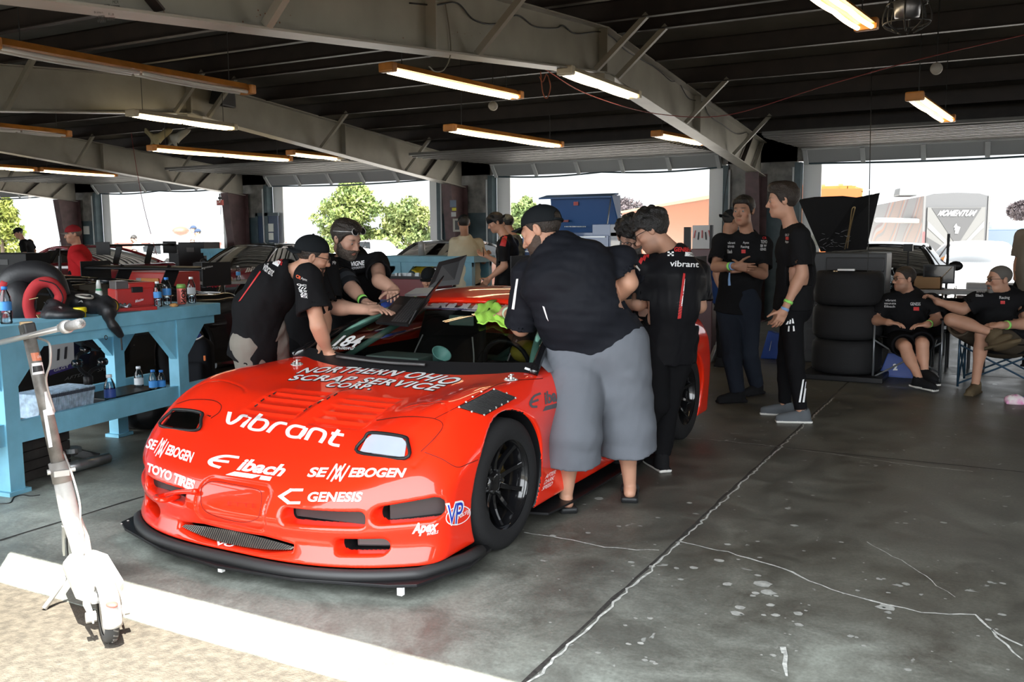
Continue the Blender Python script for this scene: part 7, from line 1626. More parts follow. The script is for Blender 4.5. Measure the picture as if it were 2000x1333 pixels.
p=at_shelf(40,.18); mb=MB(); mb.box(p+A(0,0,.025),(.30,.22,.03),R); mb.box(p+A(0,0,.045),(.26,.18,.02),R); tag(mb.build('tool_tray',mat('tray_dark',(.05,.055,.05),.5,noise=.5,nscale=40),bevel=.004),'dark tray of small oddments at the left end of the lower shelf','tray')

p=at_shelf(175,.16); root=thing('camera_gimbal','black handheld camera gimbal standing on the lower shelf','gimbal',p)
mb=MB(); mb.lathe([(.024,0),(.026,.02),(.024,.19),(.030,.21),(.030,.25),(.02,.26)],p,n=18); mb.build('grip',SATB,root,smooth=True)
z0=p+A(0,0,.26); mb=MB(); mb.tube(catmull([z0,z0+e1_*.05+A(0,0,.03),z0+e1_*.13+A(0,0,.05),z0+e1_*.12+A(0,0,.10)],5),.013,8); mb.tube(catmull([z0,z0-e1_*.06+A(0,0,.05),z0-e1_*.08+A(0,0,.13),z0+A(0,0,.17)],5),.013,8); mb.build('arm',SATB,root,smooth=True)
for a,z in((.13,.07),(-.08,.09),(-.01,.17)):mb=MB(); mb.lathe([(0,-.028),(.026,-.026),(.028,0),(.026,.026),(0,.028)],z0+e1_*a+A(0,0,z),e1_ if a else A(0,0,1),16); mb.build('motor',GLOSSB,root,smooth=True)
mb=MB(); mb.box(z0+A(0,0,.20)+e2_*-.01,(.16,.09,.025),R@rotax((0,1,0),.5)); mb.build('camera_plate',SATB,root,bevel=.005)

JK=mat('jack_silver',(.32,.34,.35),.3,.8); a_=onz(165,905,.05); b_=onz(60,868,.12); root=thing('trolley_jack','low silver and black trolley jack on the floor under the workbench','jack',(a_+b_)/2*A(1,1,0)); d_=nrm((b_-a_)*A(1,1,0)); s_=A(-d_[1],d_[0],0)
for k in(-1,1):mb=MB(); mb.prism([a_*A(1,1,0)+s_*.12*k+A(0,0,z)+d_*t for t,z in((0,.03),(0,.09),(.30,.10),(.62,.19),(.68,.06))],s_*.012); mb.build('side_plate',mat('jack_black',(.02,.02,.022),.35,coat=.4),root,bevel=.003)
mb=MB(); mb.cyl(a_*A(1,1,0)+s_*-.18+A(0,0,.045),a_*A(1,1,0)+s_*.18+A(0,0,.045),.035,n=20); mb.build('roller',JK,root,smooth=True)
mb=MB(); mb.bar(a_*A(1,1,0)+d_*.12+A(0,0,.10),a_*A(1,1,0)+d_*.55+A(0,0,.17),.10,.04); mb.build('lift_arm',JK,root,bevel=.01); mb=MB(); mb.cyl(a_*A(1,1,0)+d_*.12+A(0,0,.11),a_*A(1,1,0)+d_*.12+A(0,0,.14),.06,n=20); mb.build('saddle',JK,root)
for k in(-1,1):mb=MB(); mb.cyl(a_*A(1,1,0)+d_*.66+s_*(.15*k-.02)+A(0,0,.06),a_*A(1,1,0)+d_*.66+s_*(.15*k+.02)+A(0,0,.06),.06,n=20); mb.build('wheel',JK,root,smooth=True)
BLKT=mat('dark_stained_timber',(.022,.020,.018),.7,noise=.4,nscale=12); dr_=nrm(onz(125,925)-onz(35,955)); R=np.stack([dr_,A(-dr_[1],dr_[0],0),A(0,0,1)],1)
for k in range(4):mb=MB(); mb.box(onz(85,938,0)+R@A(.01*k,.12,.045+.062*k),(.52-.02*k,.20,.058),R); tag(mb.build('timber_block',BLKT,bevel=.006),['dark timber board on the floor under the workbench, lowest of the stack','dark timber board under the workbench, second from the bottom of the stack','dark timber board under the workbench, third from the bottom of the stack','dark timber board under the workbench, top of the stack'][k],'timber','timber boards under the workbench')
wire('power_lead','thin black lead with a plug trailing on the floor beside the bench leg',[onz(0,985),onz(20,983),onz(28,972),onz(45,968),onz(60,970),onz(78,968)],.005,n=5)

p=onz(372,800); p=onz(380,768); root=thing('rucksack','black rucksack with orange tabs standing on the floor beyond the workbench end','bag',p)
zt_=0.0; Fr=Field(p+A(-.4,-.4,-.02),p+A(.4,.4,.75),.014); Fr.op(rbox(p+A(0,0,.26),(.19,.15,.26),rotz(.6),.09),.03); Fr.op(rbox(p+rotz(.6)@A(0,-.16,.18),(.14,.06,.14),rotz(.6),.05),.04); Fr.op(ellip(p+A(0,0,.50),(.16,.12,.06)),.05)
Vr,Qr=Fr.mesh(); mesh_obj('bag_body',Vr,Qr,cloth('rucksack',(.014,.015,.018)),root)
for k in(-1,1):mb=MB(); mb.box(p+rotz(.6)@A(.15*k,-.17,.36),(.02,.015,.05),rotz(.6)); mb.build('tab',mat('orange_tab',(.6,.14,.02),.6),root,bevel=.004)
mb=MB(); mb.tube(catmull([p+A(-.06,0,.52),p+A(0,0,.60),p+A(.06,0,.52)],6),.012,6); mb.build('grab_handle',VIN,root,smooth=True)
mb=MB(); q_=p+A(0,-.02,.535); mb.ell(q_+A(0,0,.02),(.11,.10,.06)); o=mb.build('baseball_cap',mat('royal_blue_cloth',(.015,.05,.30),.8),smooth=True); tag(o,'royal blue cap with white trim lying on the black rucksack','cap'); mb=MB(); mb.tube([q_+A(.13*math.cos(t),.10*math.sin(t),.01+.012*math.sin(3*t))for t in np.arange(-.9,2.2,.2)],.008,6); mb.build('trim',DECW,o,smooth=True)
p=onz(262,838,0); Fr=Field(p+A(-.4,-.4,-.02),p+A(.4,.4,.4),.016); Fr.op(ellip(p+A(0,.05,.14),(.26,.18,.15)),.04); Fr.op(ellip(p+A(.08,.0,.2),(.12,.14,.10)),.05); m_=np.abs(Fr.F)<.06; I=np.nonzero(m_); PP=np.stack([Fr.ax[i][I[i]]for i in range(3)],-1); Fr.F[I]+=(.012*trig(PP,28,9)).astype(np.float32); sl,P=Fr.sub(p-1,p+1); Fr.F[sl]=np.maximum(Fr.F[sl],-(P[...,2]-.003)); Vr,Qr=Fr.mesh(); tag(mesh_obj('duffel_bag',Vr,Qr,VIN),'slumped black holdall on the floor below the right end of the workbench','bag')
a_,b_=W(448,648,7.6),W(428,515,7.9); root=thing('floor_jack','red trolley jack with a long upright black handle behind the leaning man','jack',A(a_[0],a_[1],0)); mb=MB(); mb.tube([A(a_[0],a_[1],.12),a_,b_],[.03,.022,.02],10); mb.build('handle',SATB,root,smooth=True); mb=MB(); mb.prism([A(a_[0]-.15,a_[1]-.1,.05),A(a_[0]+.45,a_[1]+.1,.05),A(a_[0]+.45,a_[1]+.1,.12),A(a_[0],a_[1],.30),A(a_[0]-.15,a_[1]-.1,.2)],A(-.05,.25,0)); mb.build('frame',mat('jack_red',(.32,.015,.02),.35,coat=.5),root,bevel=.01)
for k in(-.12,.42):mb=MB(); mb.cyl(A(a_[0]+k,a_[1]-.14,.05),A(a_[0]+k,a_[1]+.3,.05),.05,n=16); mb.build('wheel',JK,root)
# ================================================================ grey table with odds and ends behind
GREYT=mat('grey_table_top',(.26,.26,.26),.6,noise=.15,nscale=8)
ta,tb=W(342,551,10.2),W(505,551,10.9); zt_=ta[2]; root=thing('trestle_table','grey folding table in front of the black and red coupe','table',(ta+tb)/2*A(1,1,0)); e_=nrm((tb-ta)*A(1,1,0)); n_=A(-e_[1],e_[0],0); R=np.stack([e_,n_,A(0,0,1)],1); Ln=np.linalg.norm(tb-ta)
mb=MB(); mb.box((ta+tb)/2*A(1,1,0)+n_*.3+A(0,0,zt_-.02),(Ln+.5,.72,.04),R); mb.build('table_top',GREYT,root,bevel=.005)
for s in(.1,Ln-.1):
    for d in(.05,.55):mb=MB(); mb.cyl(ta*A(1,1,0)+e_*s+n_*d,ta*A(1,1,0)+e_*s+n_*d+A(0,0,zt_-.04),.018,n=8); mb.build('leg',JK,root)
def ontab(px,d=.25):
    s=min(np.linspace(-.3,Ln+.3,200),key=lambda s:abs(proj_px(ta*A(1,1,0)+e_*s+n_*d+A(0,0,zt_))[0]-px)); return ta*A(1,1,0)+e_*s+n_*d+A(0,0,zt_)
bottle(ontab(466,.2),.24,'clear water bottle with blue label alone on the grey table',r=.036)
for px,d,sz,m_,lb in((350,.35,(.30,.25,.22),SATB,'black bag at the left end of the grey table'),(395,.3,(.22,.2,.30),SATB,'black case in the middle of the grey table'),(360,.12,(.22,.14,.035),mat('blue_book',(.02,.05,.25),.5),'dark blue book lying on the grey table'),(388,.22,(.06,.05,.24),mat('cyan_can',(.03,.22,.42),.4),'tall cyan canister on the grey table below the wing lettering'),(448,.22,(.10,.08,.06),mat('amber_box',(.30,.12,.03),.5),'small amber box on the grey table beside the water bottle'),(425,.2,(.28,.08,.04),SATB,'row of black tools lying on the grey table')):
    mb=MB(); mb.box(ontab(px,d)+A(0,0,sz[2]/2),sz,R); tag(mb.build('box' if m_ is not SATB else 'case',m_,bevel=.012),lb,'box' if m_ is not SATB else 'case')
a_=W(290,560,8.6); root=thing('flight_case','red case with an orange and grey panel on the floor behind the black wing','case',A(a_[0],a_[1],0)); mb=MB(); mb.bb((a_[0]-.55,a_[1],0),(a_[0]+.35,a_[1]+.6,1.03)); mb.build('case_body',TR,root,bevel=.02); mb=MB(); mb.bb((a_[0]-.12,a_[1]-.02,.62),(a_[0]+.22,a_[1],.95)); mb.build('panel',mat('orange_panel',(.50,.18,.02),.5),root,bevel=.004); mb=MB(); mb.bb((a_[0]-.22,a_[1]-.02,.62),(a_[0]-.12,a_[1],.95)); mb.build('panel',mat('grey_panel',(.22,.22,.23),.5),root,bevel=.004)
for px,py,Y,w_,h_,lb in((350,486,15.2,.75,.42,'black flight case at the left doorway in front of the two outdoors men'),(372,482,14.6,.8,.5,'larger black flight case beside the pale blue far bench'),(8,505,10.5,1.3,1.35,'black cabinet with a grey label at the left edge behind the black car')):
    p=W(px,py,Y); root=thing('flight_case',lb,'case',A(p[0],Y,0)); mb=MB(); mb.bb((p[0]-w_/2,Y,0),(p[0]+w_/2,Y+.5,p[2]+.1)); mb.build('case_body',SATB,root,bevel=.02); mb=MB(); mb.bb((p[0]-.12,Y-.01,p[2]-.12),(p[0]+.12,Y,p[2]-.02)); mb.build('plate',mat('case_label',(.12,.12,.12),.6),root)
# ================================================================ two laptops
def laptop(label,base,scr,deck=SATB,lid=SATB,keys=True,screen=None):
    b=[A(*p)for p in base]; n_=nrm(np.cross(b[1]-b[0],b[3]-b[0])); n_=n_ if n_[2]>0 else-n_; root=thing('laptop',label,'laptop',sum(b)/4)
    mb=MB(); mb.prism(b,-n_*.018); mb.build('deck',deck,root,bevel=.002)
    if keys:
        f=lambda u,v:b[0]*(1-u)*(1-v)+b[1]*u*(1-v)+b[2]*u*v+b[3]*(1-u)*v
        for i in range(6):
            for j in range(14):
                u0,v0=.46+.08*i,.06+.063*j; mb=MB(); mb.prism([f(u0,v0),f(u0+.066,v0),f(u0+.066,v0+.052),f(u0,v0+.052)],n_*.002); mb.build('key',mat('laptop_key',(.04,.04,.042),.35),root)
        mb=MB(); mb.prism([f(.10,.32),f(.38,.32),f(.38,.66),f(.10,.66)],n_*.0008); mb.build('touchpad',mat('touchpad',(.022,.022,.024),.3),root)
    s=[A(*p)for p in scr]; ns=nrm(np.cross(s[1]-s[0],s[3]-s[0])); mb=MB(); mb.prism(s,ns*.008); mb.build('lid',lid,root,bevel=.002)
    mb=MB(); c=sum(s)/4; mb.prism([c+(p-c)*.92-ns*.0012 for p in s],ns*.001); mb.build('screen',screen or GLOSSB,root)
    return root
bs=[W(733,629,4.50),W(796,634,4.42),W(838,582,4.78),W(780,578,4.86)]
laptop('open black laptop resting on the windscreen pillar, being typed on',[bs[0],bs[1],bs[2],bs[3]],[bs[1]+A(.004,0,.004),bs[2]+A(.004,0,.004),W(866,538,4.82),W(812,606,4.44)])
b2=[W(790,575,5.10),W(838,573,5.02),W(852,561,5.5),W(812,563,5.55)]
laptop('second laptop standing on the red roof with its black lid towards us',b2,[W(836,562,5.05),W(896,556,5.16),W(912,498,5.22),W(857,512,5.08)],mat('laptop_silver',(.42,.42,.43),.35,.5),SATB,False)
wire('diagnostic_lead','thin black lead running from the laptop over the red roof edge',[W(735,595,4.7),W(760,585,4.72),W(780,574,4.8)],.004)
# ================================================================ scooter
SCW=mat('scooter_white',(.60,.58,.54),.45,noise=.12,nscale=14); SCG=mat('scooter_stem_grey',(.20,.185,.165),.5,noise=.3,nscale=20); SCS=mat('scooter_silver',(.50,.49,.47),.35,.4); SCK=mat('scooter_black',(.02,.02,.02),.5)
rw=onz(208,1262)+A(-.03,.035,.105); fd=nrm(A(-.88,.475,0)); sd_=A(.475,.88,0); fw=rw+fd*.84; fw[2]=.105
root=thing('kick_scooter','dusty white electric kick scooter with stickered stem, parked in the sun at the left','scooter',A(rw[0],rw[1],0))
def sq(a,b,z):return A(rw[0],rw[1],0)+fd*a+sd_*b+A(0,0,z)
for nm,c in(('rear',rw),('front',fw)):
    mb=MB(); mb.lathe([(.075,-.022),(.095,-.024),(.104,-.014),(.106,0),(.104,.014),(.095,.024),(.075,.022)],c,sd_,40,cap=False); t=mb.build('tyre',mat('scooter_tyre',(.045,.045,.045),.7),root,smooth=True)
    mb=MB(); mb.lathe([(0,-.018),(.055,-.02),(.077,-.018),(.077,.018),(.055,.02),(0,.018)],c,sd_,28); mb.build('wheel_hub',SCS,t,smooth=True)
    for k in range(24):a=6.283*k/24; rr_=fd*math.cos(a)+A(0,0,math.sin(a)); a2=a+.12; r2=fd*math.cos(a2)+A(0,0,math.sin(a2)); mb=MB(); mb.tube([c+rr_*.1065+sd_*.003,c+r2*.1035+sd_*.018],.003,4); mb.build('tread',mat('tread_dust',(.20,.19,.17),.8),t)
dk=[(.10,.035),(.02,.050),(.12,.085),(.20,.092),(.52,.092),(.60,.060),(.62,.03)]
poly=[sq(a,b,.125)for a,b in[(.06,.045),(.16,.088),(.50,.088),(.60,.05)]]+[sq(a,-b,.125)for a,b in[(.60,.05),(.50,.088),(.16,.088),(.06,.045)]]
mb=MB(); mb.prism(poly,A(0,0,.045)); mb.build('deck',SCW,root,bevel=.012)
mb=MB(); mb.prism([p+(sum(poly)/8-p)*.12+A(0,0,.046)for p in poly],A(0,0,.003)); mb.build('deck_mat',mat('deck_mat',(.62,.58,.53),.9,bump=.6,bscale=300),root)
for s in(-1,1):mb=MB(); mb.prism([sq(.14,s*.058,.15),sq(.12,s*.062,.11),sq(-.02,s*.050,.085),sq(-.03,s*.050,.125),sq(.05,s*.055,.16)],sd_*(.006*s)); mb.build('rear_fork',SCW,root,bevel=.002); mb=MB(); mb.cyl(rw+sd_*.04*s,rw+sd_*.075*s,.02,n=14); mb.build('axle_nut',SCS,root)
mb=MB(); mb.grid(lambda u,v:rw+(fd*math.cos(-.35+2.7*u+.9)+A(0,0,math.sin(-.35+2.7*u+.9)))*.128*1.0+sd_*(.034*(2*v-1))-(fd*math.cos(.55+2.7*u)+A(0,0,math.sin(.55+2.7*u)))*.018*(2*v-1)**2,20,8); mb.build('mudguard',SCW,root,smooth=True,solid=.004)
a_=2.55; mb=MB(); c_=rw+(fd*math.cos(a_)+A(0,0,math.sin(a_)))*.13; mb.ell(c_,(.028,.018,.012)); mb.build('tail_lamp',mat('tail_red',(.42,.10,.08),.3),root,smooth=True)
mb=MB(); mb.cyl(sq(.20,0,.17),sq(.20,0,.20),.012); mb.build('mudguard_hook',SCS,root)
st0,st1=sq(.72,0,.14),ony(55,648,2.42); sdv=nrm(st1-st0); L_s=np.linalg.norm(st1-st0)
mb=MB(); mb.tube([sq(.56,0,.14),sq(.66,0,.20),st0+sdv*.16,st0+sdv*.32],[.036,.042,.040,.036],14); mb.build('neck',SCW,root,smooth=True)
mb=MB(); mb.tube([st0+sdv*.31,st0+sdv*.40],[.040,.040],14); nk=mb.build('fold_collar',mat('collar_grey',(.26,.24,.22),.5),root,smooth=True); mb=MB(); mb.cyl(st0+sdv*.36+sd_*-.05,st0+sdv*.36+sd_*.06,.012); mb.box(st0+sdv*.36-fd*.045,(.03,.06,.025),np.stack([fd,sd_,A(0,0,1)],1)); mb.build('fold_latch',SCS,nk)
mb=MB(); mb.tube([st0+sdv*.38,st1],[.029,.026],16); stem=mb.build('stem',SCG,root,smooth=True)
for s in(-1,1):mb=MB(); mb.prism([fw+sd_*.04*s+A(0,0,-.02),fw+sd_*.04*s+fd*.03,st0+sdv*.12+sd_*.035*s,st0+sdv*.12-fd*.03+sd_*.035*s],sd_*.008*s); mb.build('front_fork',SCS,root)
mb=MB(); mb.grid(lambda u,v:fw+(fd*math.cos(.2+2.0*u)+A(0,0,math.sin(.2+2.0*u)))*.125+sd_*(.034*(2*v-1)),14,6); mb.build('mudguard',SCW,root,smooth=True,solid=.004)
hR,hL=ony(158,632,2.20),ony(-60,684,2.62); hd=nrm(hL-hR); Lh=np.linalg.norm(hL-hR)
mb=MB(); mb.tube([hR,hL],.0125,12); mb.build('handlebar',SCS,root,smooth=True)
GRP=mat('grip_grey',(.30,.29,.28),.8,bump=.5,bscale=200)
for p,s in((hR,1),(hL,-1)):mb=MB(); mb.lathe([(.012,0),(.0195,.004),(.0185,.06),(.0195,.125),(.013,.13)],p,hd*s,18); mb.build('grip',GRP,root,smooth=True); mb=MB(); mb.lathe([(.02,.135),(.026,.14),(.026,.17),(.02,.175)],p,hd*s,18); mb.build('brake_clamp',SCS,root,smooth=True); mb=MB(); mb.box(p+hd*s*.195,(.03,.035,.03),np.stack([hd,np.cross(hd,A(0,0,1)),A(0,0,1)],1)); mb.build('bell',SCS,root,bevel=.004)
mb=MB(); mb.box(st1+sdv*.01,(.05,.075,.05),np.stack([nrm(np.cross(sdv,hd)),hd,sdv],1)if abs(np.dot(sdv,hd))<.2 else None); mb.build('stem_head',SCK,root,bevel=.008); mb=MB(); mb.box(st1+sdv*.035+fd*.01,(.03,.05,.015),np.stack([fd,sd_,A(0,0,1)],1)); mb.build('headlamp',mat('lamp_tan',(.62,.42,.22),.5),root,bevel=.003)
mb=MB(); mb.tube(catmull([st1+sdv*-.03+sd_*.03,ony(96,672,2.36),ony(98,710,2.36),ony(90,745,2.40),st0+sdv*.62+sd_*.03],6),.005,6); mb.build('brake_cable',mat('cable_pale',(.45,.43,.40),.5),root,smooth=True)
mb=MB(); mb.tube(catmull([st0+sdv*.44+sd_*.03,ony(140,925,2.36),ony(155,980,2.33),ony(158,1020,2.33),st0+sdv*.05+sd_*.04],6),.004,6); mb.build('brake_cable',MATS['cable_pale'],root,smooth=True)
mb=MB(); mb.tube([sq(.44,-.085,.125),sq(.47,-.12,.06),sq(.46,-.17,.004)],[.010,.009,.012],8); kick=mb.build('kickstand',SCS,root,smooth=True,xf=lambda p:A(*p))
SB=bvh_of(stem)
for q,m_,t_ in(([(64,706),(84,704),(82,688),(60,690)],mat('sticker_orange',(.65,.22,.12),.5),None),([(64,733),(86,730),(82,708),(62,710)],DECW,None),([(65,728),(84,725),(81,714),(64,716)],mat('sticker_black',(.02,.02,.02),.5),None),([(92,812),(106,810),(97,764),(86,766)],DECW,None),([(96,875),(103,873),(90,800),(84,802)],DECW,None),([(73,700),(82,699),(80,694),(72,695)],DECW,'LINK'),([(100,790),(103,800),(97,760),(95,752)],mat('sticker_red',(.6,.03,.05),.5),None)):
    decal('sticker',text_mesh(t_)if t_ else patch(6,6),q,SB,m_,stem,.002 if m_ is not MATS['sticker_black']else .003)
# ================================================================ right-hand side: wheels, stands, chairs, table
def tyre_flat(z,label):
    c=A(-1.455,9.98,z); root=thing('spare_racing_wheel',label,'wheel',A(c[0],c[1],z),'stacked racing wheels')
    mb=MB(); mb.lathe([(.22,.0),(.30,.0),(.335,.03),(.345,.08),(.345,.26),(.335,.31),(.30,.34),(.22,.34)],c,n=48,cap=False); mb.build('tyre',RUBB,root,smooth=True)
    mb=MB(); mb.lathe([(.225,.005),(.225,.335),(.21,.335),(.20,.20),(.0,.18)],c,n=32,cap=False); mb.build('wheel_rim',GLOSSB,root,smooth=True)
    for k in range(8):a=.785*k; mb=MB(); mb.bar(c+A(.03*math.cos(a),.03*math.sin(a),.26),c+A(.21*math.cos(a),.21*math.sin(a),.31),.03,.03); mb.build('spoke',GLOSSB,root)
for k,lb in enumerate(('wide black racing wheel at the bottom of the stack beside the seated man','wide black racing wheel in the middle of the stack beside the seated man','wide black racing wheel on top of the stack, behind the tall young man')):tyre_flat(.06+.352*k,lb)
mb=MB(); mb.bb((-1.85,9.6,0),(-1.05,10.35,.055)); tag(mb.build('wheel_dolly',SATB,bevel=.01),'flat black dolly under the stack of racing wheels','dolly')
mb=MB(); mb.bb((-1.52,9.66,1.118),(-1.36,9.72,1.135)); tag(mb.build('tag_label',DECW),'small white tag lying on the rim of the topmost stacked wheel','tag')
p=W(1650,515,10.9); root=thing('tool_cabinet','dark grey tool cabinet behind the stack of racing wheels','cabinet',A(p[0],10.9,0)); mb=MB(); mb.bb((p[0]-.44,10.9,0),(p[0]+.44,11.4,1.27)); mb.build('cabinet_body',mat('cabinet_grey',(.035,.037,.04),.5),root,bevel=.015); mb=MB(); mb.bb((p[0]-.20,10.87,1.06),(p[0]+.42,10.9,1.22)); mb.build('padded_flap',VIN,root,bevel=.012)
for k in range(3):mb=MB(); mb.bb((p[0]-.4,10.88,.15+.3*k),(p[0]+.4,10.9,.40+.3*k)); d_=mb.build('drawer',mat('drawer_grey',(.03,.031,.034),.45),root,bevel=.006); mb=MB(); mb.bb((p[0]-.3,10.86,.36+.3*k),(p[0]+.3,10.88,.375+.3*k)); mb.build('drawer_pull',JK,d_)
STG=mat('jack_stand_grey',(.16,.155,.15),.5)
def stand(p,label):
    root=thing('jack_stand',label,'jack stand',p,'jack stands on the floor'); p=A(*p)
    for k in range(4):a=.785+1.571*k; f_=p+A(.11*math.cos(a),.11*math.sin(a),0); t_=p+A(.03*math.cos(a),.03*math.sin(a),.20); w_=A(-math.sin(a),math.cos(a),0); mb=MB(); mb.prism([f_-w_*.035,f_+w_*.035,t_+w_*.03,t_-w_*.03],A(.012*math.cos(a),.012*math.sin(a),0)); mb.build('leg',STG,root)
    mb=MB(); mb.bb(p+A(-.03,-.03,.18),p+A(.03,.03,.24)); mb.build('collar',STG,root); mb=MB(); mb.bb(p+A(-.018,-.018,.2),p+A(.018,.018,.32)); mb.build('ratchet_post',STG,root); mb=MB(); mb.tube([p+A(.02,0,.22),p+A(.09,-.02,.225),p+A(.09,-.02,.19)],.006,6); mb.build('lever',SATB,root)
stand(onz(1637,736),'grey jack stand on the floor directly in front of the wheel stack'); stand(onz(1681,738),'grey jack stand on the floor against the leg of the seated young man\'s chair'); stand(onz(1403,708),'tan-grey jack stand left of the feet of the man with folded arms'); stand(onz(1432,706),'tan-grey jack stand half hidden behind the man with folded arms')
p=onz(1506,702); root=thing('carrier_bag','bright blue bag with a white mark on the floor behind the tall young man','bag',p); mb=MB(); mb.prism([p+A(-.13,0,0),p+A(.13,0,0),p+A(.09,.02,.30),p+A(-.05,.02,.34)],A(.02,.10,0)); mb.build('bag_body',mat('bag_blue',(.012,.06,.32),.5),root,bevel=.012); mb=MB(); mb.bar(p+A(-.02,-.006,.1),p+A(.0,-.006,.22),.02,.004); mb.build('mark',DECW,root)
p=onz(1749,737); root=thing('car_ramp','blue steel car stand with a white numeral under the seated young man\'s chair','car stand',p); mb=MB(); mb.prism([p+A(-.17,0,0),p+A(.17,0,0),p+A(.09,.06,.24),p+A(-.09,.06,.24)],A(0,.26,0)); rb_=mb.build('stand_body',mat('stand_blue',(.012,.05,.26),.4),root,bevel=.008); decal('lettering',text_mesh('2',.05),rr(1744,711,1753,724),bvh_of(rb_),DECW,rb_,.003); mb=MB(); mb.bb(p+A(-.18,-.01,0),p+A(.18,.3,.012)); mb.build('base_plate',MATS['stand_blue'],root)
CHB=cloth('chair_black',(.010,.010,.011)); CHT=mat('chair_tube_grey',(.22,.23,.24),.35,.6); CHN=mat('chair_tube_navy',(.025,.06,.10),.35,.3)
def camp_chair(label,c,yaw,tube,w=.62,sh=.44):
    R=rotz(yaw); q=lambda x,y,z:A(c[0],c[1],0)+R@A(x,y,z); root=thing('camp_chair',label,'chair',A(c[0],c[1],0),'folding chairs of the seated men')
    h=w/2
    mb=MB(); mb.grid(lambda u,v:q((u-.5)*w,-.24+.48*v,sh-.06*math.sin(3.14*u)*(.5+.5*v)+.03*(1-v)),10,8); mb.build('seat',CHB,root,smooth=True,solid=.008)
    mb=MB(); mb.grid(lambda u,v:q((u-.5)*w,.24+.14*v+.06*math.sin(3.14*u),sh-.02+.42*v),10,8); mb.build('backrest',CHB,root,smooth=True,solid=.008)
    for s in(-1,1):
        mb=MB(); mb.tube([q(s*h,-.27,0.01),q(s*h,-.27,sh+.20)],.011,8); mb.build('leg',tube,root,smooth=True); mb=MB(); mb.tube([q(s*h,.30,.01),q(s*h,.26,sh),q(s*h,.40,sh+.42)],.011,8); mb.build('leg',tube,root,smooth=True)
        mb=MB(); mb.bar(q(s*h,-.28,sh+.205),q(s*h,.32,sh+.205),.055,.02); mb.build('armrest',CHB,root,bevel=.008)
        mb=MB(); mb.tube([q(s*h,-.27,.04),q(s*h,.28,sh-.02)],.009,8); mb.build('brace',tube,root); mb=MB(); mb.tube([q(s*h,.29,.04),q(s*h,-.27,sh-.02)],.009,8); mb.build('brace',tube,root)
        mb=MB(); mb.tube([q(-s*h,-.27,.04),q(s*h,-.27,sh-.02)],.009,8); mb.build('brace',tube,root); mb=MB(); mb.tube([q(-s*h,.29,.04),q(s*h,.27,sh-.02)],.009,8); mb.build('brace',tube,root)
camp_chair('black folding camp chair with grey tube legs under the younger seated man',JC,.08,CHT); camp_chair('dark folding camp chair with navy tube legs under the older seated man',KC,-.06,CHN,.74)

a_=W(1800,566,11.3); zt_=a_[2]; root=thing('trestle_table','long grey table behind the seated men with a monitor and cardboard box on it','table',A(.4,11.6,0)); mb=MB(); mb.bb((-1.0,11.3,zt_-.05),(2.2,11.62,zt_)); mb.build('table_top',GREYT,root,bevel=.005)
for x in(-.9,.5,2.1):
    for y in(11.36,11.56):mb=MB(); mb.cyl((x,y,0),(x,y,zt_-.05),.018,n=8); mb.build('leg',JK,root)
a_=W(1802,553,11.5); b_=W(1866,518,11.5); root=thing('monitor','black flat monitor standing on the table behind the seated men','monitor',A((a_[0]+b_[0])/2,11.5,zt_)); mb=MB(); mb.bb((a_[0],11.5,zt_+.06),(b_[0],11.53,b_[2])); mb.build('bezel',SATB,root,bevel=.004); mb=MB(); mb.bb((a_[0]+.015,11.497,zt_+.08),(b_[0]-.015,11.5,b_[2]-.015)); mb.build('screen',GLOSSB,root); mb=MB(); mb.bb((a_[0]+.1,11.48,zt_),(b_[0]-.1,11.62,zt_+.012)); mb.bb(((a_[0]+b_[0])/2-.02,11.53,zt_),((a_[0]+b_[0])/2+.02,11.55,zt_+.1)); mb.build('foot',SATB,root)
a_=W(1783,562,11.35); root=thing('cardboard_box','open brown cardboard box on the table beside the seated young man\'s head','box',A(a_[0]+.18,11.45,zt_)); CB=mat('cardboard',(.26,.15,.07),.85)
mb=MB(); x0,x1=a_[0],W(1838,562,11.35)[0]; mb.bb((x0,11.35,zt_),(x1,11.36,zt_+.14)); mb.bb((x0,11.6,zt_),(x1,11.61,zt_+.14)); mb.bb((x0,11.35,zt_),(x0+.01,11.61,zt_+.14)); mb.bb((x1-.01,11.35,zt_),(x1,11.61,zt_+.14)); mb.bb((x0,11.35,zt_),(x1,11.61,zt_+.01)); mb.build('carton',CB,root); mb=MB(); mb.prism([A(x1,11.35,zt_+.14),A(x1,11.61,zt_+.14),A(x1+.09,11.61,zt_+.25),A(x1+.09,11.35,zt_+.25)],(.004,0,0)); mb.build('flap',mat('cardboard_pale',(.42,.28,.16),.85),root)
p=W(1850,520,12.2); mb=MB(); mb.tube([A(p[0],12.2,0),A(p[0],12.2,1.0),W(1853,457,12.2)],.016,8); tag(mb.build('pole',SATB),'slim black upright pole in front of the grey camper','pole')
p=W(1775,500,12.6); root=thing('tripod_light','black box light on a thin stand in front of the camper side','light stand',A(p[0],12.6,0)); mb=MB(); mb.box(W(1774,484,12.6),(.11,.08,.09)); mb.build('lamp_head',SATB,root,bevel=.006); mb=MB(); mb.tube([A(p[0],12.6,.25),W(1774,490,12.6)],.010,8); mb.build('mast',SATB,root)
for k in range(3):a=2.1*k; mb=MB(); mb.tube([A(p[0],12.6,.5),A(p[0]+.3*math.cos(a),12.6+.3*math.sin(a),.01)],.009,6); mb.build('leg',SATB,root)
p=W(1735,530,11.3); bottle(A(p[0]+.02,11.42,zt_),.24,'clear bottle catching the light beside the seated young man\'s glasses',LPALE,r=.034)
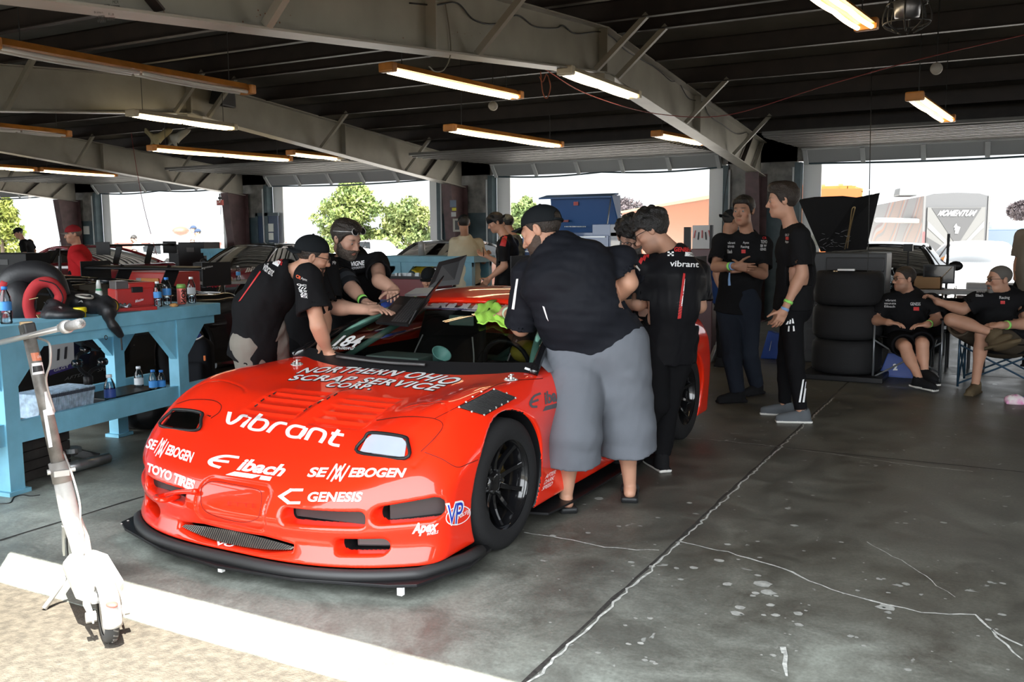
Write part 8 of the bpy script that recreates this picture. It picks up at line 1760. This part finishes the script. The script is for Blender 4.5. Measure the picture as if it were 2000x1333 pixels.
for px,lb in((1860,'black stacking chair under the table behind the seated men, left one'),(1890,'black stacking chair under the table behind the seated men, right one')):
    p=W(px,600,10.9); root=thing('stacking_chair',lb,'chair',A(p[0],10.9,0),'chairs at the rear table'); mb=MB(); mb.bb((p[0]-.2,10.75,.42),(p[0]+.2,11.15,.46)); mb.build('seat',SATB,root,bevel=.01); mb=MB(); mb.bb((p[0]-.2,10.72,.5),(p[0]+.2,10.75,.80)); mb.build('backrest',SATB,root,bevel=.01)
    for x in(-.18,.18):
        for y in(-.13,.23):mb=MB(); mb.cyl((p[0]+x,10.9+y,0),(p[0]+x,10.9+y,.42 if y>0 else .78),.011,n=8); mb.build('leg',SATB,root)

c=onz(1992,790); root=thing('clog','white clog with pink and blue patches poking in at the right edge','shoe',c); Fz=Field(c+A(-.25,-.2,-.02),c+A(.3,.25,.2),.006); td=nrm(A(-.97,-.2,0)); R=np.stack([A(-td[1],td[0],0),td,A(0,0,1)],1)
Fz.op(rbox(c+A(.02,0,.016),(.05,.14,.015),R,.014),.004); Fz.op(ellip(c+td*.05+A(.02,0,.04),(.052,.095,.048),R),.02); Fz.op(ellip(c-td*.06+A(.02,0,.07),(.038,.09,.05),R),.01,neg=True)
for k in(-1,0,1):
    for j in range(2):Fz.op(ellip(c+td*(.06+.035*j)+R@A(.02*k,0,0)+A(.02,0,.085),(.008,.008,.02),R),.003,neg=True)
Vz,Qz=Fz.mesh(); mesh_obj('upper',Vz,Qz,mat('clog_patterned',(.62,.58,.56),.5,col2=(.62,.22,.42),nscale=22),root); mb=MB(); mb.tube(catmull([c+R@A(-.05,-.0,.055)+A(.02,0,0),c+R@A(0,-.16,.07)+A(.02,0,0),c+R@A(.05,0,.055)+A(.02,0,0)],6),.008,6); mb.build('heel_strap',mat('clog_blue',(.25,.30,.6),.5),root,smooth=True)

p=W(1368,470,10.6); root=thing('tool_board','upright white tool board with hanging red and black tools beside the jersey man','tool board',A(p[0],10.6,0)); c1,c2=W(1352,486,10.6),W(1388,440,10.6)
mb=MB(); mb.bb((c1[0],10.6,c1[2]),(c2[0],10.62,c2[2])); mb.build('board',mat('board_white',(.5,.5,.5),.5),root); mb=MB(); mb.bb((c1[0],10.55,.0),(c2[0]+.05,10.9,c1[2])); mb.build('cart_body',mat('cart_dark_red',(.07,.012,.015),.4),root,bevel=.01)
mb=MB(); mb.bb((c1[0]-.10,10.58,c1[2]-.1),(c1[0]-.02,10.62,c2[2]-.02)); mb.bb((c2[0]-.005,10.58,.6),(c2[0]+.03,10.62,c2[2])); mb.build('upright',SATB,root)
for k in range(5):mb=MB(); x=c1[0]+.04+.04*k; z=c2[2]-.06-.02*(k%2); mb.bar((x,10.59,z),(x+.03*(k-2)*.3,10.59,z-.09),.016,.01); mb.build('hung_tool',[TR,SATB][k%2],root)
mb=MB()
for dx in(0,.28):
    for dy in(.05,.3):mb.cyl((c1[0]+dx,10.5+dy,.05),(c1[0]+dx+.03,10.5+dy,.05),.05,n=14)
mb.build('caster',SATB,root)

x0,x1,Yc=W(1020,500,11)[0],W(1192,500,11)[0],11.0; zb_=W(1100,445,11)[2]; zl=W(1100,382,11)[2]
TB=mat('tool_chest_blue',(.012,.060,.19),.35,coat=.5); TBD=mat('tool_chest_lid',(.012,.075,.24),.4)
root=thing('tool_chest','tall blue tool chest with its lid standing open at the doorway','tool chest',A((x0+x1)/2,Yc,0)); mb=MB(); mb.bb((x0,Yc,.12),(x1,Yc+.55,zb_-.06)); mb.build('chest_body',TB,root,bevel=.01)
for k in range(7):z=.18+k*.19; mb=MB(); mb.bb((x0+.02,Yc-.015,z),(x1-.02,Yc,z+.17)); d_=mb.build('drawer',TB,root,bevel=.004); mb=MB(); mb.bb((x0+.06,Yc-.035,z+.14),(x1-.06,Yc-.015,z+.155)); mb.build('drawer_pull',JK,d_)
xl=W(1048,400,11)[0]; xr=W(1183,400,11)[0]
mb=MB(); mb.prism([A(xl,Yc+.50,zb_-.06),A(xr,Yc+.50,zb_-.06),A(xr-.02,Yc+.42,zl),A(xl,Yc+.42,zl)],A(0,.02,0)); ld=mb.build('lid',TBD,root); mb=MB(); mb.prism([A(xl-.06,Yc+.18,zl-.035),A(xr,Yc+.18,zl-.035),A(xr,Yc+.44,zl+.01),A(xl-.06,Yc+.44,zl+.01)],A(0,0,.02)); mb.build('lid_lip',TBD,root); mb=MB(); mb.prism([A(xr,Yc+.18,zl-.02),A(xr,Yc+.5,zb_-.06),A(xr,Yc+.46,zl)],A(.015,0,0)); mb.build('lid_side',TBD,root)
mb=MB(); mb.tube([A(xr-.05,Yc+.3,zl-.03),A(xr-.06,Yc+.15,zb_-.1)],.008,6); mb.build('gas_strut',JK,root); mb=MB(); mb.bb((x1-.25,Yc-.01,zb_-.12),(x1,Yc+.5,zb_+.04)); mb.build('side_tray',TB,root,bevel=.006)
c=W(1125,398,Yc+.42); mb=MB(); mb.box(c,(.07,.01,.05)); mb.build('badge',mat('badge_red',(.42,.03,.02),.4),root); mb=MB()
for k in range(11):q_=W(1104+3.9*k,443,Yc+.3); mb.box(q_,(.016,.02,.014))
mb.build('socket_rail',mat('socket_pale',(.6,.62,.63),.3),root); c=W(1103,432,Yc+.4); mb=MB(); mb.box(c,(.12,.03,.03)); mb.build('magnet_rack',mat('rack_red',(.2,.02,.02),.4),root)

a_=W(790,555,8.8); root=thing('tool_cart','dark red tool cart with small silver parts on top beyond the red roof','tool cart',A(a_[0],9.0,0)); mb=MB(); mb.bb((a_[0]-.5,8.8,.1),(a_[0]+.35,9.3,W(790,545,8.8)[2])); mb.build('cart_body',mat('cart_red',(.13,.015,.018),.4),root,bevel=.01); zc=W(790,545,8.8)[2]; mb=MB(); mb.bb((a_[0]-.52,8.78,zc),(a_[0]+.37,9.32,zc+.03)); mb.build('cart_top',SATB,root)
rs=np.random.RandomState(8); mb=MB()
for _ in range(22):mb.box((a_[0]-.45+.75*rs.rand(),8.85+.35*rs.rand(),zc+.045),(.03+.05*rs.rand(),.03,.03))
o=mb.build('loose_parts',JK,root); o['kind']='stuff'
for x in(-.45,.3):mb=MB(); mb.cyl((a_[0]+x,8.85,.06),(a_[0]+x+.03,8.85,.06),.06,n=14); mb.build('caster',SATB,root)
p=W(740,600,6.9); Fr=Field(p+A(-.4,-.4,-1.1),p+A(.4,.4,.4),.018); Fr.op(rbox(A(p[0],6.95,.45),(.20,.16,.45),None,.08),.03); Vr,Qr=Fr.mesh(); tag(mesh_obj('chair_bag',Vr,Qr,mat('royal_blue_bag',(.012,.045,.26),.6)),'tall royal blue bag standing behind the bearded man\'s wrist','bag')
p=W(822,525,10.95); mb=MB(); mb.grid(lambda u,v:W(795+45*u,532-20*v,11.06)+A(0,.2*v,.03*math.sin(9*u)),10,6); tag(mb.build('yellow_wrap',mat('gold_foil',(.45,.33,.02),.3,.4),smooth=True,solid=.01),'crumpled yellow wrap hanging below the shade-darkened blue bench','wrap')
p=W(816,492,11.2); mb=MB(); mb.lathe([(.05,0),(.05,.16),(.045,.19),(.0,.22)],A(p[0],11.3,W(735,500,11.0)[2]),n=20); tag(mb.build('jar',mat('jar_grey',(.22,.22,.22),.3),smooth=True),'grey lidded jar standing on the shade-darkened blue bench','jar')
# ================================================================ outdoors
def leafy(name,label,px,pyb,pyt,Y,w_px,mleaf,trunk=True,shape='round',n=5200,leaf=.16,seed=1,group='trees outdoors'):
    b=W(px,pyb,Y); zt_=W(px,pyt,Y)[2]; wd=w_px/FPX*np.linalg.norm(b-CAM)/2; zb_=max(0.0,b[2]); rs=np.random.RandomState(seed)
    root=thing(name,label,'tree',A(b[0],Y,0),group); Hh=zt_-zb_; mb=MB(); cl=[]
    if shape=='pine':
        for k in range(80):
            t=rs.rand()**.8; r=wd*(1-t)**.75*rs.uniform(.25,1.0); a=rs.rand()*6.28; cl.append((A(b[0]+r*math.cos(a),Y+r*math.sin(a),zb_+Hh*(.03+.93*t)),(.20+.20*(1-t))*wd*.75,.13*wd))
    elif shape=='cone':
        for k in range(40):t=rs.rand(); r=wd*math.sqrt(max(0.02,1-t**2.2))*rs.rand()**.5*.8; a=rs.rand()*6.28; cl.append((A(b[0]+r*math.cos(a),Y+r*math.sin(a),zb_+Hh*t*.95),.3*wd,.25*wd))
    else:
        for k in range(70):
            v=rs.normal(size=3); v=v/np.linalg.norm(v)*rs.rand()**.4; cl.append((A(b[0]+v[0]*wd*.8,Y+v[1]*wd*.8,zb_+Hh*(.52+.42*v[2])),.26*wd,.22*wd))
    V=[]; F=[]
    for k in range(n):
        c,r,h=cl[rs.randint(len(cl))]; v=rs.normal(size=3); v=v/np.linalg.norm(v)*(.5+.5*rs.rand()); p=c+v*A(r,r,h); u1=rs.normal(size=3); u1 /= np.linalg.norm(u1); u2=np.cross(u1,rs.normal(size=3)); u2 /= np.linalg.norm(u2); s=leaf*rs.uniform(.6,1.3)
        o=len(V); V+=[p-u1*s,p+u2*s*.45,p+u1*s,p-u2*s*.45]; F.append((o,o+1,o+2,o+3))
    mesh_obj('crown',V,F,mleaf,root,smooth=False)
    if trunk:mb=MB(); mb.tube([A(b[0],Y,0),A(b[0],Y,zb_+Hh*.85)],[wd*.07,wd*.02],8); mb.build('trunk',mat('bark',(.10,.075,.055),.9),root)
G1=mat('pine_green',(.06,.10,.022),.7,col2=(.15,.18,.04),nscale=1.2); G2=mat('leaf_green',(.065,.105,.028),.7,col2=(.155,.175,.047),nscale=1.0); P1=mat('plum_leaf',(.03,.022,.027),.7,col2=(.09,.072,.075),nscale=2)
leafy('pine_tree','tall ragged pine tree behind the bearded man, above the middle-left doorway',690,492,350,48,205,G1,shape='pine',seed=2,n=13000,leaf=.15)
leafy('deciduous_tree','rounded yellow-green tree right of the pine, behind the black tee',800,490,385,50,128,G2,seed=3,n=9000,leaf=.15)
leafy('deciduous_tree','yellow-green tree between the camouflage hat and the blue tool chest',1024,475,380,42,74,G2,seed=4,n=6000,leaf=.13)
leafy('plum_tree','dusky purple-leaved tree between the light pole and the stickered column',866,490,398,46,62,P1,seed=5,n=4000,shape='cone')
leafy('plum_tree','dusky purple-leaved tree behind the curly-haired man',1222,452,388,62,78,P1,seed=6,n=4200,leaf=.12)
leafy('plum_tree','dark-leaved tree at the far right edge above the white caravan',1995,430,393,60,50,P1,seed=7,n=2500,leaf=.16)
leafy('conifer','bright yellow-green conifer at the left edge',6,500,386,34,100,mat('conifer_lime',(.085,.115,.013),.7,col2=(.165,.18,.026),nscale=1.5),shape='cone',seed=8,n=6500,leaf=.15)
for px,w_,h_,sd in((725,60,478,11),(770,44,480,12),(640,40,487,13)):leafy('shrub',['low greyish-purple shrub under the trees right of the bearded man','low bushy shrub under the rounded tree','low shrub under the pine left of the bearded man'][sd-11],px,494,h_-6,46,w_,P1 if sd==11 else G2,False,seed=sd,n=1500,leaf=.13,group='shrubs outdoors')
POLE=mat('pole_pale',(.62,.62,.62),.5); POLEW=mat('pole_wood',(.42,.30,.24),.8)
for a,b,Y,r,m_,lb in(((845,500),(855,330),34,.16,POLE,'thick pale light pole outdoors left of the stickered column'),((62,500),(58,372),36,.12,POLEW,'brown utility pole outdoors at the far left bay'),((237,470),(236,395),90,.14,POLE,'distant thin pole seen through the second doorway'),((435,500),(433,420),20,.06,POLE,'pale post outdoors below the exit sign')):
    p,t=W(*a,Y),W(*b,Y); mb=MB(); mb.tube([A(p[0],Y,0),t],[r,r*.7],10); tag(mb.build('light_pole',m_,smooth=True),lb,'pole')
for k,px in enumerate((853,859,866)):p,t=W(px,490,32),W(px+3,408+5*k,32); mb=MB(); mb.tube([A(p[0],32,0),t],.04,8); tag(mb.build('flag_pole',POLE),['thin white mast in front of the purple tree, nearest the light pole','thin white mast in front of the purple tree, middle of three','thin white mast in front of the purple tree, nearest the column'][k],'mast','thin masts by the purple tree')
for px,pt,pb,Y,lb in((1949,398,440,150,'distant power pylon above the white caravan'),(1706,362,395,110,'distant power pylon above the raised bonnet')):
    t,b=W(px,pt,Y),W(px,pb,Y); root=thing('utility_pole',lb,'pylon',A(b[0],Y,0)); mb=MB(); mb.tube([A(b[0],Y,0),t],[.22,.12],6); mb.build('mast',POLE,root); mb=MB(); mb.bar(t+A(-1.6,0,-1.2),t+A(1.6,0,-1.2),.15,.15); mb.bar(t+A(-1.2,0,-.5),t+A(1.2,0,-.5),.12,.12); mb.build('crossarm',POLE,root)

BR=mat('faded_red_siding',(.40,.12,.10),.7); a,b=W(225,506,60),W(470,506,60); root=thing('shed_building','long low red-sided building far off beyond the left doorways','building',A((a[0]+b[0])/2,60,0)); zt_=W(300,474,60)[2]
mb=MB(); mb.bb((a[0],60,0),(b[0],66,zt_)); mb.build('wall',BR,root); mb=MB(); mb.prism([A(a[0]-.3,59.7,zt_),A(a[0]-.3,63,zt_+.8),A(a[0]-.3,66.3,zt_)],(b[0]-a[0]+.6,0,0)); mb.build('roof',mat('pale_roof',(.55,.52,.48),.6),root)
for px in(345,398):p=W(px,490,59.95); mb=MB(); mb.bb((p[0]-1.6,59.9,0),(p[0]+1.6,60.05,zt_-.3)); f_=mb.build('doorway',mat('pale_door',(.55,.52,.48),.6),root); mb=MB(); mb.bb((p[0]-.7,59.85,.2),(p[0]+.5,59.9,zt_-.7)); mb.build('opening',mat('dim_opening',(.12,.11,.10),.8),f_)
p=W(353,452,50); mb=MB(); mb.ell(p,(.62,.62,.36),n=24); root=thing('red_tank','glossy red round canopy dome above the red-sided building','dome',A(p[0],50,0)); mb.build('dome',mat('dome_red',(.70,.07,.05),.3),root,smooth=True); mb=MB(); mb.tube([A(p[0],50,0),p],.08,8); mb.build('post',POLE,root)

ORT=mat('trailer_orange',(.20,.046,.004),.4); gR=onz(1424,500,0); dR=wray(1424,379); pR=CAM+dR*24.0; dL=wray(1215,421); pL=CAM+dL*43.0
pR2=A(pR[0],pR[1],0); pL2=A(pL[0],pL[1],0); e_=nrm(pR2-pL2); n_=A(-e_[1],e_[0],0); zt_=pR[2]; pR2=pR2+e_*2.5
root=thing('race_trailer','long orange race trailer with white lettering and streaks outdoors','trailer',(pR2+pL2)/2); mb=MB(); mb.prism([pL2+A(0,0,.5),pR2+A(0,0,.5),pR2+A(0,0,zt_),pL2+A(0,0,zt_)],n_*2.5); tb_=mb.build('trailer_box',ORT,root)
for s in(4,5.2):mb=MB(); c=pL2+e_*s; mb.cyl(c-n_*.05+A(0,0,.45),c+n_*.3+A(0,0,.45),.45,n=20); mb.build('wheel',RUBB,root)
mb=MB(); mb.bar(pL2+A(0,0,zt_),pR2+A(0,0,zt_),.12,.1); mb.build('roof_rail',mat('rail_pale',(.3,.2,.12),.5),root)
OB=bvh_of(tb_); decal('lettering',text_mesh('REDHAWK',.05,.2),[(1262,486),(1386,472),(1387,434),(1264,452)],OB,DECW,tb_,.02)
for k,(y0,ln)in enumerate(((392,10),(402,16),(411,18),(420,24),(429,30),(440,32),(450,40),(460,44),(470,50))):decal('streak',patch(6,1),[(1424-ln,y0),(1424,y0+3),(1424,y0-3),(1424-ln*.6,y0-2)],OB,DECW,tb_,.02)

a,b=W(1555,366,30),W(1664,368,30); root=thing('dump_truck','orange truck body showing over the raised bonnet','truck',A((a[0]+b[0])/2,31,0)); TY=mat('truck_orange',(.24,.085,.004),.5); zt_=a[2]
mb=MB(); mb.bb((a[0],30,.9),(b[0],32.3,zt_-.08)); mb.build('truck_bed',TY,root); mb=MB(); mb.bb((a[0],29.9,zt_-.12),(b[0],32.4,zt_)); mb.build('top_rail',TY,root)
for t in(0,.87,1.0):mb=MB(); x=a[0]+(b[0]-a[0])*t; mb.bb((x-.12,29.85,.9),(x+.12,30,zt_-.02)); mb.build('stake',TY,root)
for t in(.15,.35,.48,.8):x=a[0]+(b[0]-a[0])*t; mb=MB(); mb.bb((x-.06,29.95,zt_),(x+.06,30.1,zt_+.06)); mb.build('marker_lamp',mat('lamp_amber',(.6,.15,.05),.4),root)
for t in(.2,.8):x=a[0]+(b[0]-a[0])*t; mb=MB(); mb.cyl((x,29.9,.5),(x,30.4,.5),.5,n=20); mb.build('wheel',RUBB,root)

dep=34.0; cR=CAM+wray(1931,382)*dep; cL=CAM+wray(1803,384)*dep; cF=CAM+wray(1700,399)*(dep*1.32)
zt_=(cR[2]+cL[2])/2; g=lambda p:A(p[0],p[1],0); root=thing('camper_trailer','big grey camper trailer, ramp door towards us, side in red orange and grey swooshes','trailer',g((cR+cL)/2))
er=nrm(g(cR-cL)); el_=nrm(g(cF-cL)); RVG=mat('camper_grey',(.042,.043,.045),.4)
sideM=bpy.data.materials.new('camper_side_graphics'); sideM.use_nodes=True; nt=sideM.node_tree; b_=nt.nodes['Principled BSDF']; tc=nt.nodes.new('ShaderNodeTexCoord'); wv=nt.nodes.new('ShaderNodeTexWave'); wv.inputs['Scale'].default_value=.16; wv.inputs['Distortion'].default_value=3.5; wv.inputs['Detail'].default_value=1; wv.bands_direction='DIAGONAL'; rp=nt.nodes.new('ShaderNodeValToRGB'); rp.color_ramp.interpolation='CONSTANT'
for k,(p_,c_)in enumerate(((0,(.05,.05,.052)),(.25,(.04,.006,.007)),(.40,(.08,.078,.075)),(.58,(.13,.035,.005)),(.72,(.033,.031,.031)),(.85,(.085,.045,.03)))):
    e_k=rp.color_ramp.elements[k]if k<2 else rp.color_ramp.elements.new(p_); e_k.position=p_; e_k.color=(*c_,1)
nt.links.new(tc.outputs['Object'],wv.inputs['Vector']); nt.links.new(wv.outputs['Fac'],rp.inputs['Fac']); nt.links.new(rp.outputs['Color'],b_.inputs['Base Color']); b_.inputs['Roughness'].default_value=.4
Ls=np.linalg.norm(g(cF-cL)); Wr=np.linalg.norm(g(cR-cL))
mb=MB(); mb.prism([g(cL)+A(0,0,.5),g(cL)+el_*Ls+A(0,0,.5),g(cL)+el_*Ls+A(0,0,zt_-.05),g(cL)+A(0,0,zt_)],er*Wr); mb.build('trailer_shell',sideM,root)
yb=-el_; q=lambda s,z,o=0:g(cL)+er*(Wr*s)+A(0,0,z)+yb*o
mb=MB(); mb.prism([q(0,.5),q(1,.5),q(1,zt_-.02),q(.85,zt_+.08),q(.5,zt_+.12),q(.15,zt_+.08),q(0,zt_-.02)],yb*.12); rc=mb.build('rear_cap',RVG,root)
mb=MB(); mb.prism([q(.06,.62,.12),q(.94,.62,.12),q(.94,zt_-.42,.12),q(.06,zt_-.42,.12)],yb*.06); rd=mb.build('ramp_door',mat('ramp_pale',(.065,.065,.063),.4),root)
zz=zt_-.42
mb=MB(); mb.prism([q(.12,zz-.02,.185),q(.88,zz-.02,.185),q(.53,zz-1.45,.185)],yb*.01); mb.build('chevron',mat('chevron_grey',(.026,.026,.027),.4),root)
for pts in([(.07,zz-.5),(.07,zz-.75),(.53,zz-1.75),(.53,zz-1.62)],[(.93,zz-.5),(.93,zz-.75),(.53,zz-1.75),(.53,zz-1.62)]):mb=MB(); mb.prism([q(s,z,.187)for s,z in pts],yb*.01); mb.build('swoosh',mat('swoosh_white',(.095,.095,.093),.4),root)
for pts in([(.07,.75),(.07,1.3),(.45,.75)],[(.93,.66),(.93,.95),(.6,.66),(.3,.66)]):mb=MB(); mb.prism([q(s,z,.188)for s,z in pts],yb*.01); mb.build('swoosh',MATS['chevron_grey'],root)
RDB=bvh_of(*[o for o in root.children if o.name.startswith('chevron')]); decal('lettering',text_mesh('MOMENTUM',.03,.25),[(1828,422),(1903,422),(1908,411),(1833,411)],RDB,DECW,root,.03); decal('logo',text_mesh('M',.08,.35),[(1852,456),(1877,456),(1882,437),(1855,437)],RDB,DECW,root,.03)
for s in(.0,.98):mb=MB(); mb.prism([q(s,.5,.12),q(s+.03,.5,.12),q(s+.03,zt_,.12),q(s,zt_,.12)],yb*.04); mb.build('corner_trim',mat('trim_pale',(.07,.07,.07),.4),root)
mb=MB(); mb.prism([q(.0,1.0,.17),q(.03,1.0,.17),q(.03,1.5,.17),q(.0,1.5,.17)],yb*.03); mb.build('tail_lamp',mat('lamp_red',(.5,.03,.03),.3),root)
c=CAM+wray(1768,376)*40; mb=MB(); mb.box(c,(1.3,.8,.35),np.stack([el_,er,A(0,0,1)],1),taper=.85); mb.build('roof_air_conditioner',mat('ac_grey',(.075,.078,.078),.5),root,bevel=.06)
for s in(1.5,2.6):mb=MB(); c=g(cL)+el_*(Ls*.35+s); mb.cyl(c-er*.05+A(0,0,.4),c+er*.3+A(0,0,.4),.4,n=18); mb.build('wheel',RUBB,root)
mb=MB(); c=CAM+wray(1760,431)*37; mb.cyl(CAM+wray(1712,430)*39,CAM+wray(1800,432)*34.5,.10,n=12); mb.build('awning_roll',mat('awning_white',(.28,.28,.27),.5),root,smooth=True)

a,b=W(1936,520,46),W(2060,520,46); zt_=W(1960,432,46)[2]; root=thing('caravan','white caravan with a pale blue lower half at the right edge','caravan',A((a[0]+b[0])/2,47,0)); mb=MB(); mb.bb((a[0]-.2,46,.5),(b[0],48.4,zt_)); mb.build('caravan_shell',mat('caravan_white',(.16,.175,.19),.4),root,bevel=.15); mb=MB(); mb.bb((a[0]-.18,45.97,.55),(b[0],46,W(1960,447,46)[2])); mb.build('blue_panel',mat('caravan_blue',(.07,.095,.13),.4),root); mb=MB(); mb.bb((a[0]-.19,45.96,W(1960,449,46)[2]),(b[0],46,W(1960,446,46)[2])); mb.build('stripe',mat('caravan_stripe',(.10,.22,.42),.4),root)
for s in(.3,.7):x=a[0]+(b[0]-a[0])*s; mb=MB(); mb.cyl((x,45.95,.4),(x,46.3,.4),.4,n=18); mb.build('wheel',RUBB,root)
